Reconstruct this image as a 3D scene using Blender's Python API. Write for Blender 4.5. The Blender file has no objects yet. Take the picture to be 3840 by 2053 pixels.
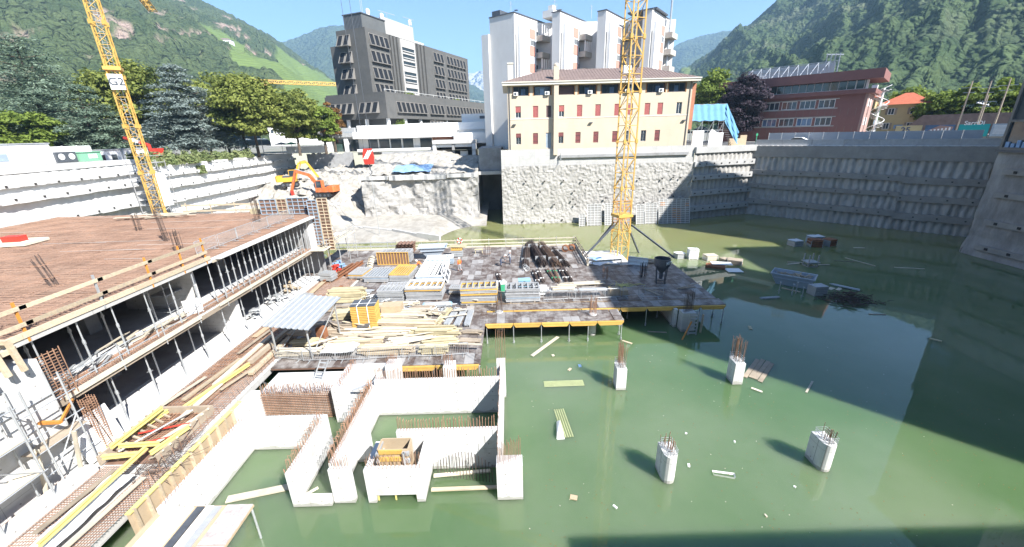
import bpy, math, random
import numpy as np
from mathutils import Vector, Matrix, Quaternion
from mathutils.geometry import tessellate_polygon

random.seed(11)
RNG = np.random.default_rng(11)
SC = bpy.context.scene
COL = SC.collection
R = math.radians

# ------------------------------------------------------------------ camera
cam_data = bpy.data.cameras.new("camera")
cam_data.lens = 14.0
cam_data.sensor_width = 36.0
cam_data.sensor_fit = 'HORIZONTAL'
cam_data.clip_start = 0.2
cam_data.clip_end = 40000
camera = bpy.data.objects.new("camera", cam_data)
COL.objects.link(camera)
PITCH, ROLL = R(19.513), R(1.5)
_f = Vector((0, math.cos(PITCH), -math.sin(PITCH)))
_r0 = Vector((1, 0, 0))
_u0 = _r0.cross(_f)
_r = _r0 * math.cos(ROLL) - _u0 * math.sin(ROLL)
_u = _r0 * math.sin(ROLL) + _u0 * math.cos(ROLL)
camera.matrix_world = Matrix(((_r.x, _u.x, -_f.x, 0), (_r.y, _u.y, -_f.y, 0), (_r.z, _u.z, -_f.z, 18.0), (0, 0, 0, 1)))
SC.camera = camera

# ------------------------------------------------------------------ sky, sun, exposure
SUN_EL, SUN_AZ = R(43.0), R(135.0)          # azimuth clockwise from +Y
world = bpy.data.worlds.new("World")
SC.world = world
world.use_nodes = True
wn = world.node_tree
wn.nodes.clear()
w_out = wn.nodes.new('ShaderNodeOutputWorld')
w_bg = wn.nodes.new('ShaderNodeBackground')
w_sky = wn.nodes.new('ShaderNodeTexSky')
w_sky.sky_type = 'NISHITA'
w_sky.sun_disc = False
w_sky.sun_elevation = SUN_EL
w_sky.sun_rotation = SUN_AZ
w_sky.altitude = 250
w_sky.air_density = 1.0
w_sky.dust_density = 0.1
w_sky.ozone_density = 6.0
w_bg.inputs['Strength'].default_value = 0.078
wn.links.new(w_sky.outputs[0], w_bg.inputs['Color'])
wn.links.new(w_bg.outputs[0], w_out.inputs['Surface'])
sun_data = bpy.data.lights.new("sun", 'SUN')
sun_data.energy = 5.0
sun_data.angle = R(0.5)
sun_data.color = (1.0, 0.972, 0.93)
sun = bpy.data.objects.new("sun", sun_data)
COL.objects.link(sun)
SUN_DIR = Vector((math.sin(SUN_AZ) * math.cos(SUN_EL), math.cos(SUN_AZ) * math.cos(SUN_EL), math.sin(SUN_EL)))
sun.rotation_euler = (-SUN_DIR).to_track_quat('-Z', 'Y').to_euler()
sun.location = (60, -60, 120)
SC.view_settings.view_transform = 'Standard'
SC.view_settings.look = 'None'
SC.view_settings.gamma = 1.0
SC.view_settings.use_curve_mapping = False
SC.view_settings.exposure = 1.55

# ------------------------------------------------------------------ helpers
def V(*a):
    return Vector(a)

class MB:
    """collects simple solids and links them as one mesh object"""
    def __init__(s):
        s.v = []; s.f = []
    def add(s, vs, fs):
        n = len(s.v)
        s.v.extend([tuple(p) for p in vs])
        s.f.extend([tuple(i + n for i in f) for f in fs])
        return s
    def box(s, x0, y0, z0, x1, y1, z1):
        return s.add([(x0,y0,z0),(x1,y0,z0),(x1,y1,z0),(x0,y1,z0),(x0,y0,z1),(x1,y0,z1),(x1,y1,z1),(x0,y1,z1)],
                     [(3,2,1,0),(4,5,6,7),(0,1,5,4),(1,2,6,5),(2,3,7,6),(3,0,4,7)])
    def obox(s, c, size, rz=0.0, rx=0.0, ry=0.0):
        m = Matrix.Translation(c) @ Matrix.Rotation(rz,4,'Z') @ Matrix.Rotation(ry,4,'Y') @ Matrix.Rotation(rx,4,'X')
        a,b,d = size[0]/2,size[1]/2,size[2]/2
        vs = [m @ Vector(p) for p in [(-a,-b,-d),(a,-b,-d),(a,b,-d),(-a,b,-d),(-a,-b,d),(a,-b,d),(a,b,d),(-a,b,d)]]
        return s.add(vs, [(3,2,1,0),(4,5,6,7),(0,1,5,4),(1,2,6,5),(2,3,7,6),(3,0,4,7)])
    def bar(s, p, q, w, h=None):
        p, q = Vector(p), Vector(q)
        h = w if h is None else h
        d = (q - p)
        if d.length < 1e-6: return s
        d.normalize()
        up = Vector((0,0,1)) if abs(d.z) < 0.95 else Vector((0,1,0))
        sx = d.cross(up).normalized() * (w/2)
        sy = sx.cross(d).normalized() * (h/2)
        vs = [p-sx-sy, p+sx-sy, p+sx+sy, p-sx+sy, q-sx-sy, q+sx-sy, q+sx+sy, q-sx+sy]
        return s.add(vs, [(0,1,2,3),(7,6,5,4),(0,4,5,1),(1,5,6,2),(2,6,7,3),(3,7,4,0)])
    def tube(s, p, q, r, n=6, r2=None):
        p, q = Vector(p), Vector(q)
        r2 = r if r2 is None else r2
        d = (q - p)
        if d.length < 1e-6: return s
        d.normalize()
        up = Vector((0,0,1)) if abs(d.z) < 0.95 else Vector((0,1,0))
        a = d.cross(up).normalized(); b = a.cross(d)
        vs = []
        for i in range(n):
            t = 2*math.pi*i/n
            o = a*math.cos(t) + b*math.sin(t)
            vs.append(p + o*r); vs.append(q + o*r2)
        fs = [(2*i, 2*((i+1)%n), 2*((i+1)%n)+1, 2*i+1) for i in range(n)]
        fs.append(tuple(2*i for i in range(n))[::-1]); fs.append(tuple(2*i+1 for i in range(n)))
        return s.add(vs, fs)
    def ring(s, x0, y0, x1, y1, z, r):
        return s.bar((x0,y0,z),(x1,y0,z),r).bar((x1,y0,z),(x1,y1,z),r).bar((x1,y1,z),(x0,y1,z),r).bar((x0,y1,z),(x0,y0,z),r)
    def path(s, pts, r, n=5):
        for a, b in zip(pts[:-1], pts[1:]): s.tube(a, b, r, n)
        return s
    def prism(s, poly, z0, z1):
        n = len(poly)
        vs = [(x,y,z0) for x,y in poly] + [(x,y,z1) for x,y in poly]
        fs = [tuple(range(n))[::-1], tuple(range(n,2*n))] + [(i,(i+1)%n,n+(i+1)%n,n+i) for i in range(n)]
        return s.add(vs, fs)
    def prism_y(s, poly, y0, y1):
        n = len(poly)
        vs = [(x,y0,z) for x,z in poly] + [(x,y1,z) for x,z in poly]
        fs = [tuple(range(n)), tuple(range(n,2*n))[::-1]] + [(i,n+i,n+(i+1)%n,(i+1)%n) for i in range(n)]
        return s.add(vs, fs)
    def lathe(s, prof, c=(0,0,0), n=16):
        vs = []; m = len(prof)
        for i in range(n):
            t = 2*math.pi*i/n
            for r, z in prof: vs.append((c[0]+r*math.cos(t), c[1]+r*math.sin(t), c[2]+z))
        fs = []
        for i in range(n):
            j = (i+1) % n
            for k in range(m-1): fs.append((i*m+k, j*m+k, j*m+k+1, i*m+k+1))
        fs.append(tuple(i*m for i in range(n))[::-1]); fs.append(tuple(i*m+m-1 for i in range(n)))
        return s.add(vs, fs)
    def grid(s, P):
        """P: (nu, nv, 3) array"""
        nu, nv = P.shape[:2]
        n = len(s.v)
        s.v.extend(map(tuple, P.reshape(-1,3).tolist()))
        for i in range(nu-1):
            for j in range(nv-1):
                a = n+i*nv+j
                s.f.append((a, a+nv, a+nv+1, a+1))
        return s
    def mesh(s, name, mat, off=None, smooth=False):
        me = bpy.data.meshes.new(name)
        vs = s.v if off is None else [(x-off[0], y-off[1], z-off[2]) for x,y,z in s.v]
        me.from_pydata(vs, [], s.f)
        me.update()
        if mat is not None: me.materials.append(MAT[mat])
        if smooth: me.polygons.foreach_set('use_smooth', [True]*len(me.polygons))
        return me
    def build(s, name, mat, parent=None, world=False, smooth=False, kind=None):
        off = None
        if world and parent is not None:
            off = WLOC[parent.name]
        o = bpy.data.objects.new(name, s.mesh(name, mat, off, smooth))
        COL.objects.link(o)
        if parent is not None: o.parent = parent
        if kind: o['kind'] = kind
        return o

WLOC = {}
def thing(name, label, cat, loc=(0,0,0), rz=0.0, group=None):
    o = bpy.data.objects.new(name, None)
    COL.objects.link(o)
    o.empty_display_size = 0.3
    o.location = loc; o.rotation_euler = (0,0,rz)
    o['label'] = label; o['category'] = cat
    if group: o['group'] = group
    WLOC[o.name] = tuple(loc)
    return o
def tag(o, label, cat, group=None):
    o['label'] = label; o['category'] = cat
    if group: o['group'] = group
    return o
def struct(o):
    o['kind'] = 'structure'; return o
def solo(mb, name, mat, label, cat, loc=(0,0,0), rz=0.0, group=None, smooth=False):
    o = mb.build(name, mat, smooth=smooth)
    o.location = loc; o.rotation_euler = (0,0,rz)
    return tag(o, label, cat, group)
def inst(me, name, parent, loc=(0,0,0), rz=0.0, scale=None):
    o = bpy.data.objects.new(name, me)
    COL.objects.link(o)
    o.parent = parent; o.location = loc; o.rotation_euler = (0,0,rz)
    if scale: o.scale = scale
    return o
def dup(root, loc, rz=0.0, label=None, group=None, scale=None):
    r = root.copy(); COL.objects.link(r)
    r.location = loc; r.rotation_euler = (0,0,rz)
    if scale: r.scale = scale
    if label: r['label'] = label
    if group: r['group'] = group
    WLOC[r.name] = tuple(loc)
    for ch in list(root.children):
        c = ch.copy(); COL.objects.link(c); c.parent = r
        for g in list(ch.children):
            d = g.copy(); COL.objects.link(d); d.parent = c
    return r
_ones = 'first second third fourth fifth sixth seventh eighth ninth tenth eleventh twelfth thirteenth fourteenth fifteenth sixteenth seventeenth eighteenth nineteenth'.split()
def ordn(i):
    """1 -> first"""
    if i < 20: return _ones[i-1]
    tens = {2:'twent',3:'thirt',4:'fort',5:'fift',6:'sixt'}[i//10]
    return tens+'ieth' if i % 10 == 0 else tens+'y-'+_ones[i%10-1]

# value noise in numpy
_tab = RNG.random((256,256,4)).astype(np.float64)
def vnoise(x, y, k=0):
    xi = np.floor(x).astype(int); yi = np.floor(y).astype(int)
    fx = x-xi; fy = y-yi
    fx = fx*fx*(3-2*fx); fy = fy*fy*(3-2*fy)
    t = _tab[:,:,k]
    a = t[xi%256, yi%256]; b = t[(xi+1)%256, yi%256]; c = t[xi%256,(yi+1)%256]; d = t[(xi+1)%256,(yi+1)%256]
    return (a*(1-fx)+b*fx)*(1-fy)+(c*(1-fx)+d*fx)*fy
def fbm(x, y, oct=4, k=0):
    s = 0; a = .5
    for i in range(oct):
        s = s + a*vnoise(x*2**i+17.3*i, y*2**i+5.1*i, (k+i) % 4); a *= .5
    return s/(1-.5**oct)
def worley(x, y, k=0):
    """distance to the nearest jittered cell point, and that cell's random"""
    xi = np.floor(x).astype(int); yi = np.floor(y).astype(int)
    best = np.full(x.shape, 9.0); rnd = np.zeros(x.shape)
    for dx in (-1,0,1):
        for dy in (-1,0,1):
            cx = xi+dx; cy = yi+dy
            px = cx+_tab[cx%256,cy%256,k]; py = cy+_tab[cx%256,cy%256,(k+1)%4]
            d = np.hypot(px-x, py-y)
            m = d < best
            best = np.where(m, d, best); rnd = np.where(m, _tab[cx%256,cy%256,(k+2)%4], rnd)
    return best, rnd

# ------------------------------------------------------------------ materials
MAT = {}
def lnk(nt, a, b): nt.links.new(a, b)
def M(name, col, rough=.75, var=.18, scale=1.5, bump=0.0, bscale=None, metal=0.0, rnd=0.0, stretch=None, spec=.4, stain=None, stain_scale=.5, stain_amt=.5, detail=6):
    m = bpy.data.materials.new(name); m.use_nodes = True
    nt = m.node_tree; bs = nt.nodes['Principled BSDF']
    bs.inputs['Roughness'].default_value = rough
    bs.inputs['Metallic'].default_value = metal
    bs.inputs['Specular IOR Level'].default_value = spec
    geo = nt.nodes.new('ShaderNodeNewGeometry')
    src = geo.outputs['Position']
    if stretch:
        mp = nt.nodes.new('ShaderNodeMapping'); mp.inputs['Scale'].default_value = stretch
        lnk(nt, src, mp.inputs['Vector']); src = mp.outputs[0]
    no = nt.nodes.new('ShaderNodeTexNoise'); no.inputs['Scale'].default_value = scale; no.inputs['Detail'].default_value = detail
    no.inputs['Roughness'].default_value = .65
    lnk(nt, src, no.inputs['Vector'])
    mr = nt.nodes.new('ShaderNodeMapRange'); mr.inputs['From Min'].default_value = .3; mr.inputs['From Max'].default_value = .7
    lnk(nt, no.outputs['Fac'], mr.inputs['Value'])
    mx = nt.nodes.new('ShaderNodeMix'); mx.data_type = 'RGBA'
    c = Vector(col)
    mx.inputs[6].default_value = (*(c*(1-var)), 1); mx.inputs[7].default_value = (*[min(v,0.95) for v in c*(1+var)], 1)
    lnk(nt, mr.outputs[0], mx.inputs[0])
    out = mx.outputs[2]
    if stain is not None:
        n2 = nt.nodes.new('ShaderNodeTexNoise'); n2.inputs['Scale'].default_value = stain_scale; n2.inputs['Detail'].default_value = 8
        n2.inputs['Roughness'].default_value = .7
        lnk(nt, src, n2.inputs['Vector'])
        r2 = nt.nodes.new('ShaderNodeMapRange'); r2.inputs['From Min'].default_value = .5; r2.inputs['From Max'].default_value = .68
        r2.inputs['To Max'].default_value = stain_amt
        lnk(nt, n2.outputs['Fac'], r2.inputs['Value'])
        m2 = nt.nodes.new('ShaderNodeMix'); m2.data_type = 'RGBA'
        lnk(nt, r2.outputs[0], m2.inputs[0]); lnk(nt, out, m2.inputs[6]); m2.inputs[7].default_value = (*stain, 1)
        out = m2.outputs[2]
    if rnd:
        oi = nt.nodes.new('ShaderNodeObjectInfo')
        hs = nt.nodes.new('ShaderNodeHueSaturation')
        r3 = nt.nodes.new('ShaderNodeMapRange'); r3.inputs['To Min'].default_value = 1-rnd; r3.inputs['To Max'].default_value = 1+rnd
        lnk(nt, oi.outputs['Random'], r3.inputs['Value']); lnk(nt, r3.outputs[0], hs.inputs['Value']); lnk(nt, out, hs.inputs['Color'])
        out = hs.outputs['Color']
    lnk(nt, out, bs.inputs['Base Color'])
    if bump:
        bn = nt.nodes.new('ShaderNodeTexNoise'); bn.inputs['Scale'].default_value = bscale or scale*4; bn.inputs['Detail'].default_value = 6
        lnk(nt, src, bn.inputs['Vector'])
        bp = nt.nodes.new('ShaderNodeBump'); bp.inputs['Strength'].default_value = min(1,bump); bp.inputs['Distance'].default_value = .05*max(1,bump)
        lnk(nt, bn.outputs['Fac'], bp.inputs['Height']); lnk(nt, bp.outputs[0], bs.inputs['Normal'])
    MAT[name] = m
    return m
def glass_mat(name, col, rough=.06):
    m = M(name, col, rough, .25, .6); m.node_tree.nodes['Principled BSDF'].inputs['Specular IOR Level'].default_value = .9
    return m

M('concrete', (0.448,0.44,0.42), .85, .10, .8, .25, 9, stain=(.42,.40,.37), stain_scale=.7, stain_amt=.5)
M('concrete_white', (.58,.575,.56), .85, .06, .9, .2, 9, stain=(.36,.345,.32), stain_scale=.9, stain_amt=.6)
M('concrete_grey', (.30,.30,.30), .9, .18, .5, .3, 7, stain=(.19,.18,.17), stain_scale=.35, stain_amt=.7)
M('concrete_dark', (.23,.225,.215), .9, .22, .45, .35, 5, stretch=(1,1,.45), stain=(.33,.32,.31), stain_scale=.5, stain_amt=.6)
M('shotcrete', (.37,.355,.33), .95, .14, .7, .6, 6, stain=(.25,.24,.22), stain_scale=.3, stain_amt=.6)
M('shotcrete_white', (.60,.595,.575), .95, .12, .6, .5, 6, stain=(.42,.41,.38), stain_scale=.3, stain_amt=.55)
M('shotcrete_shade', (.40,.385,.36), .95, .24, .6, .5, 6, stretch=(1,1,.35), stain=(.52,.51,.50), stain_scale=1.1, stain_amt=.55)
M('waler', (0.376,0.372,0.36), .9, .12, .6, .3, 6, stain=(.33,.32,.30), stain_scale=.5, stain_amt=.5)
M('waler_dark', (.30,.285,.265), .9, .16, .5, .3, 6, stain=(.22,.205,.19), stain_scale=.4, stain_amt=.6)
M('hole_dark', (.045,.04,.036), .95, .2, 2)
M('rubble', (.32,.30,.265), .95, .22, .8, .8, 3, stain=(.20,.18,.15), stain_scale=.25, stain_amt=.7)
M('earth', (0.288,0.266,0.23), .95, .2, .5, .8, 5, stain=(.30,.25,.20), stain_scale=.3, stain_amt=.7)
M('gravel', (0.259,0.248,0.227), .95, .25, 2.2, .8, 8)
M('asphalt', (.075,.075,.078), .9, .2, .6, .3, 20)
M('paving', (.30,.29,.27), .9, .15, .4, .2, 12)
M('ground', (.22,.21,.185), .95, .25, .15, .4, 3, stain=(.10,.14,.05), stain_scale=.06, stain_amt=.8)
M('crane_yellow', (0.576,0.352,0.088), .45, .08, 1.5, rnd=.03)
M('form_yellow', (0.56,0.344,0.088), .6, .14, 2.0, rnd=.10)
M('form_orange', (0.544,0.216,0.04), .6, .15, 2.0, rnd=.10)
M('form_grey', (0.384,0.392,0.4), .5, .12, 2.0, metal=.2, rnd=.10)
M('form_blue', (0.288,0.352,0.416), .5, .12, 2.0, rnd=.08)
M('steel_galv', (0.416,0.432,0.44), .42, .12, 3.0, metal=.35, rnd=.08)
M('steel_dark', (.10,.11,.125), .5, .2, 3.0, metal=.3)
M('rust', (0.216,0.092,0.044), .85, .30, 3.0, rnd=.15)
M('rust_dark', (.085,.06,.05), .8, .3, 3.0, rnd=.2)
M('rebar_rust', (.31,.18,.115), .8, .35, 2.0)
M('mat_board', (.33,.205,.14), .85, .28, .35, stretch=(.5,1.0,1), stain=(.34,.235,.17), stain_scale=.25, stain_amt=.7)
M('timber', (0.48,0.392,0.272), .8, .16, 1.5, rnd=.24, stretch=(1,4,4), stain=(.33,.29,.25), stain_scale=1.6, stain_amt=.75)
M('timber_pale', (0.528,0.472,0.368), .8, .12, 1.5, rnd=.24, stain=(.38,.35,.31), stain_scale=1.6, stain_amt=.75)
M('timber_old', (0.32,0.264,0.2), .85, .2, 1.5, rnd=.2)
M('timber_yellow', (.47,.41,.26), .7, .12, 1.5, rnd=.24, stain=(.36,.30,.2), stain_scale=1.6, stain_amt=.75)
M('bright_yellow', (.62,.53,.19), .55, .08, 1.5)
M('ply_brown', (.17,.10,.07), .6, .25, 1.5, rnd=.2)
M('plywood', (0.4,0.312,0.208), .8, .12, 1.2)
M('white_paint', (.78,.78,.76), .6, .05, 1.5)
M('white_wall', (.74,.735,.72), .8, .05, .3)
M('red_paint', (0.496,0.044,0.028), .5, .1, 1.5)
M('blue_paint', (0.24,0.44,0.56), .55, .08, 1.5)
M('skip_blue', (0.36,0.408,0.464), .55, .12, 1.5, stain=(.34,.30,.26), stain_scale=1.5, stain_amt=.5)
M('green_paint', (.05,.33,.17), .55, .1, 1.5)
M('teal', (.02,.33,.33), .5, .05, 1)
M('black_rubber', (.025,.025,.026), .8, .2, 3)
M('excavator_orange', (.60,.15,.04), .6, .15, 1.0, stain=(.30,.22,.16), stain_scale=1.8, stain_amt=.7)
M('excavator_yellow', (0.576,0.336,0.04), .5, .1, 1.0)
M('tarp_blue', (0.208,0.336,0.528), .6, .15, 1.5)
M('net_blue', (0.176,0.4,0.608), .7, .12, 1.2)
M('film_white', (.72,.73,.74), .35, .08, 2)
glass_mat('glass', (.035,.05,.065)); glass_mat('glass_blue', (.10,.16,.26), .03); glass_mat('glass_green', (.05,.085,.075), .05)
M('skin', (.55,.33,.24), .6, .05, 3)
M('vest_orange', (.85,.17,.04), .7, .08, 3)
M('trousers', (.07,.09,.15), .85, .1, 3)
M('trousers_grey', (.33,.34,.36), .85, .1, 3)
M('helmet_white', (.8,.8,.78), .35, .03, 3)
M('jacket_dark', (.10,.09,.09), .85, .1, 3)
M('rebar_brown', (.15,.095,.065), .8, .3, 3.0, rnd=.2)
M('form_pale', (.60,.60,.59), .55, .1, 2.0)

def joints(name, w=2.4, h=1.35, line=(.36,.35,.33), wet=True):
    """formwork joints, tie holes and a wet band at the water line on cast concrete"""
    m = MAT[name]; nt = m.node_tree; bs = nt.nodes['Principled BSDF']; src = bs.inputs['Base Color'].links[0].from_socket
    geo = nt.nodes.new('ShaderNodeNewGeometry'); sp = nt.nodes.new('ShaderNodeSeparateXYZ'); lnk(nt, geo.outputs['Position'], sp.inputs[0])
    def ma(op, a, b=None, c=None):
        n = nt.nodes.new('ShaderNodeMath'); n.operation = op
        for i, v in enumerate((a,b,c)):
            if v is None: continue
            if isinstance(v,(int,float)): n.inputs[i].default_value = v
            else: lnk(nt, v, n.inputs[i])
        return n.outputs[0]
    u = ma('ADD', sp.outputs['X'], sp.outputs['Y'])
    cb = nt.nodes.new('ShaderNodeCombineXYZ'); lnk(nt, u, cb.inputs[0]); lnk(nt, sp.outputs['Z'], cb.inputs[1])
    br = nt.nodes.new('ShaderNodeTexBrick'); br.offset = 0; br.inputs['Scale'].default_value = 1; br.inputs['Brick Width'].default_value = w; br.inputs['Row Height'].default_value = h; br.inputs['Mortar Size'].default_value = .012; br.inputs['Mortar Smooth'].default_value = .2
    lnk(nt, cb.outputs[0], br.inputs['Vector'])
    nz = nt.nodes.new('ShaderNodeSeparateXYZ'); lnk(nt, geo.outputs['Normal'], nz.inputs[0])
    vert = ma('LESS_THAN', ma('ABSOLUTE', nz.outputs['Z']), .5)
    fu = ma('SUBTRACT', ma('FRACT', ma('DIVIDE', u, w/2)), .5); fz = ma('SUBTRACT', ma('FRACT', ma('DIVIDE', sp.outputs['Z'], h/2)), .5)
    r2 = ma('ADD', ma('POWER', ma('MULTIPLY', fu, w/2), 2.0), ma('POWER', ma('MULTIPLY', fz, h/2), 2.0))
    hole = ma('LESS_THAN', r2, .0016)
    f = ma('MULTIPLY', ma('MAXIMUM', ma('MULTIPLY', br.outputs['Fac'], .75), hole), vert)
    mx = nt.nodes.new('ShaderNodeMix'); mx.data_type = 'RGBA'; lnk(nt, f, mx.inputs[0]); lnk(nt, src, mx.inputs[6]); mx.inputs[7].default_value = (*line,1)
    out = mx.outputs[2]
    if wet:
        no = nt.nodes.new('ShaderNodeTexNoise'); no.inputs['Scale'].default_value = 1.6; no.inputs['Detail'].default_value = 5; lnk(nt, geo.outputs['Position'], no.inputs['Vector'])
        lim = ma('MULTIPLY_ADD', no.outputs['Fac'], .5, -.08)
        wetf = ma('MULTIPLY', ma('LESS_THAN', sp.outputs['Z'], lim), .6)
        m2 = nt.nodes.new('ShaderNodeMix'); m2.data_type = 'RGBA'; lnk(nt, wetf, m2.inputs[0]); lnk(nt, out, m2.inputs[6]); m2.inputs[7].default_value = (.22,.215,.18,1)
        out = m2.outputs[2]
    lnk(nt, out, bs.inputs['Base Color'])
joints('concrete_white', line=(.28,.27,.25)); joints('concrete', 3.0, 1.5, (.24,.235,.22))
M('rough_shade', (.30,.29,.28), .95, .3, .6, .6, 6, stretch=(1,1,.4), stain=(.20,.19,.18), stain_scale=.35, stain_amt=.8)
M('green_pale', (.20,.42,.28), .55, .1, 1.5)
M('panel_mottled', (.42,.37,.35), .8, .3, 3.0, stain=(.52,.50,.48), stain_scale=2.0, stain_amt=.8)
M('mat_bar', (.33,.21,.15), .85, .3, .5, stain=(.36,.26,.2), stain_scale=.8, stain_amt=.6)
# ------------------------------------------------------------------ special materials
def water_mat():
    m = bpy.data.materials.new('water'); m.use_nodes = True
    nt = m.node_tree; bs = nt.nodes['Principled BSDF']
    geo = nt.nodes.new('ShaderNodeNewGeometry')
    no = nt.nodes.new('ShaderNodeTexNoise'); no.inputs['Scale'].default_value = .055; no.inputs['Detail'].default_value = 6
    lnk(nt, geo.outputs['Position'], no.inputs['Vector'])
    mr = nt.nodes.new('ShaderNodeMapRange'); mr.inputs['From Min'].default_value = .38; mr.inputs['From Max'].default_value = .62
    lnk(nt, no.outputs['Fac'], mr.inputs['Value'])
    # more silt over the far shallows
    sx = nt.nodes.new('ShaderNodeSeparateXYZ'); lnk(nt, geo.outputs['Position'], sx.inputs[0])
    ms = nt.nodes.new('ShaderNodeMapRange'); ms.inputs['From Min'].default_value = 46; ms.inputs['From Max'].default_value = 66
    lnk(nt, sx.outputs['Y'], ms.inputs['Value'])
    mx = nt.nodes.new('ShaderNodeMix'); mx.data_type = 'RGBA'
    mx.inputs[6].default_value = (.078,.138,.055,1); mx.inputs[7].default_value = (.148,.196,.112,1)
    lnk(nt, mr.outputs[0], mx.inputs[0])
    m2 = nt.nodes.new('ShaderNodeMix'); m2.data_type = 'RGBA'
    lnk(nt, ms.outputs[0], m2.inputs[0]); lnk(nt, mx.outputs[2], m2.inputs[6]); m2.inputs[7].default_value = (.20,.21,.088,1)
    lnk(nt, m2.outputs[2], bs.inputs['Base Color'])
    bs.inputs['Subsurface Weight'].default_value = 1.0
    bs.inputs['Subsurface Radius'].default_value = (3.2,4.2,2.6)
    bs.inputs['Subsurface Scale'].default_value = 1.0
    bs.inputs['Roughness'].default_value = .015
    bs.inputs['IOR'].default_value = 1.5
    rip = nt.nodes.new('ShaderNodeTexNoise'); rip.inputs['Scale'].default_value = 1.1; rip.inputs['Detail'].default_value = 3
    lnk(nt, geo.outputs['Position'], rip.inputs['Vector'])
    bp = nt.nodes.new('ShaderNodeBump'); bp.inputs['Strength'].default_value = .03; bp.inputs['Distance'].default_value = .05
    lnk(nt, rip.outputs['Fac'], bp.inputs['Height']); lnk(nt, bp.outputs[0], bs.inputs['Normal'])
    MAT['water'] = m
water_mat()

def slope_mat(name, dark, light, vine, rock, csz=10.0):
    m = bpy.data.materials.new(name); m.use_nodes = True
    nt = m.node_tree; bs = nt.nodes['Principled BSDF']
    bs.inputs['Roughness'].default_value = .95; bs.inputs['Specular IOR Level'].default_value = .1
    def attr(n):
        a = nt.nodes.new('ShaderNodeAttribute'); a.attribute_name = n; return a.outputs['Fac']
    def mix(f, a, b):
        x = nt.nodes.new('ShaderNodeMix'); x.data_type = 'RGBA'
        lnk(nt, f, x.inputs[0])
        for i, s in ((6,a),(7,b)):
            if isinstance(s, tuple): x.inputs[i].default_value = (*s,1)
            else: lnk(nt, s, x.inputs[i])
        return x.outputs[2]
    geo = nt.nodes.new('ShaderNodeNewGeometry')
    no = nt.nodes.new('ShaderNodeTexNoise'); no.inputs['Scale'].default_value = .25; no.inputs['Detail'].default_value = 5
    lnk(nt, geo.outputs['Position'], no.inputs['Vector'])
    ad = nt.nodes.new('ShaderNodeMath'); ad.operation = 'MULTIPLY_ADD'; ad.inputs[1].default_value = .55
    lnk(nt, no.outputs['Fac'], ad.inputs[0]); lnk(nt, attr('tone'), ad.inputs[2])
    mr = nt.nodes.new('ShaderNodeMapRange'); mr.inputs['From Min'].default_value = .35; mr.inputs['From Max'].default_value = 1.2
    lnk(nt, ad.outputs[0], mr.inputs['Value'])
    c = mix(mr.outputs[0], dark, light)
    wv = nt.nodes.new('ShaderNodeTexWave'); wv.inputs['Scale'].default_value = .09; wv.inputs['Distortion'].default_value = 2; wv.bands_direction = 'Z'
    lnk(nt, geo.outputs['Position'], wv.inputs['Vector'])
    vc = mix(wv.outputs['Fac'], tuple(.75*x for x in vine), vine)
    c = mix(attr('vine'), c, vc)
    c = mix(attr('rock'), c, rock)
    lnk(nt, c, bs.inputs['Base Color'])
    vo = nt.nodes.new('ShaderNodeTexVoronoi'); vo.inputs['Scale'].default_value = 1/csz; vo.inputs['Detail'].default_value = 1.5; vo.inputs['Roughness'].default_value = .6
    lnk(nt, geo.outputs['Position'], vo.inputs['Vector'])
    iv = nt.nodes.new('ShaderNodeMath'); iv.operation = 'MULTIPLY_ADD'; iv.inputs[1].default_value = -1; iv.inputs[2].default_value = 1
    lnk(nt, vo.outputs['Distance'], iv.inputs[0])
    iw = nt.nodes.new('ShaderNodeMath'); iw.operation = 'MULTIPLY_ADD'; iw.inputs[1].default_value = -.85; iw.inputs[2].default_value = 1
    lnk(nt, attr('vine'), iw.inputs[0])
    ih = nt.nodes.new('ShaderNodeMath'); ih.operation = 'MULTIPLY'; lnk(nt, iv.outputs[0], ih.inputs[0]); lnk(nt, iw.outputs[0], ih.inputs[1])
    bp = nt.nodes.new('ShaderNodeBump'); bp.inputs['Strength'].default_value = 1; bp.inputs['Distance'].default_value = csz*.75
    lnk(nt, ih.outputs[0], bp.inputs['Height']); lnk(nt, bp.outputs[0], bs.inputs['Normal'])
    MAT[name] = m
slope_mat('forest_left', (.038,.060,.030), (.090,.115,.052), (.125,.175,.055), (.34,.25,.21), 8.0)
slope_mat('forest_right', (.026,.048,.022), (.074,.104,.044), (.12,.16,.06), (.30,.27,.22), 8.0)
slope_mat('forest_far', (.05,.075,.05), (.07,.095,.055), (.11,.15,.06), (.35,.33,.32), 22.0)
slope_mat('rock_far', (.34,.33,.33), (.46,.44,.43), (.2,.2,.2), (.42,.40,.39), 120.0)

def mesh_grid(name, P, mat, attrs=None, smooth=True):
    nu, nv = P.shape[:2]
    idx = np.arange(nu*nv).reshape(nu,nv)
    F = np.stack([idx[:-1,:-1], idx[1:,:-1], idx[1:,1:], idx[:-1,1:]], -1).reshape(-1,4)
    me = bpy.data.meshes.new(name)
    me.from_pydata(P.reshape(-1,3).tolist(), [], F.tolist())
    me.update()
    if smooth: me.polygons.foreach_set('use_smooth', [True]*len(me.polygons))
    me.materials.append(MAT[mat])
    for k, a in (attrs or {}).items():
        at = me.attributes.new(k, 'FLOAT', 'POINT'); at.data.foreach_set('value', np.ascontiguousarray(a.reshape(-1), dtype=np.float32))
    o = bpy.data.objects.new(name, me); COL.objects.link(o)
    return o

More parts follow.
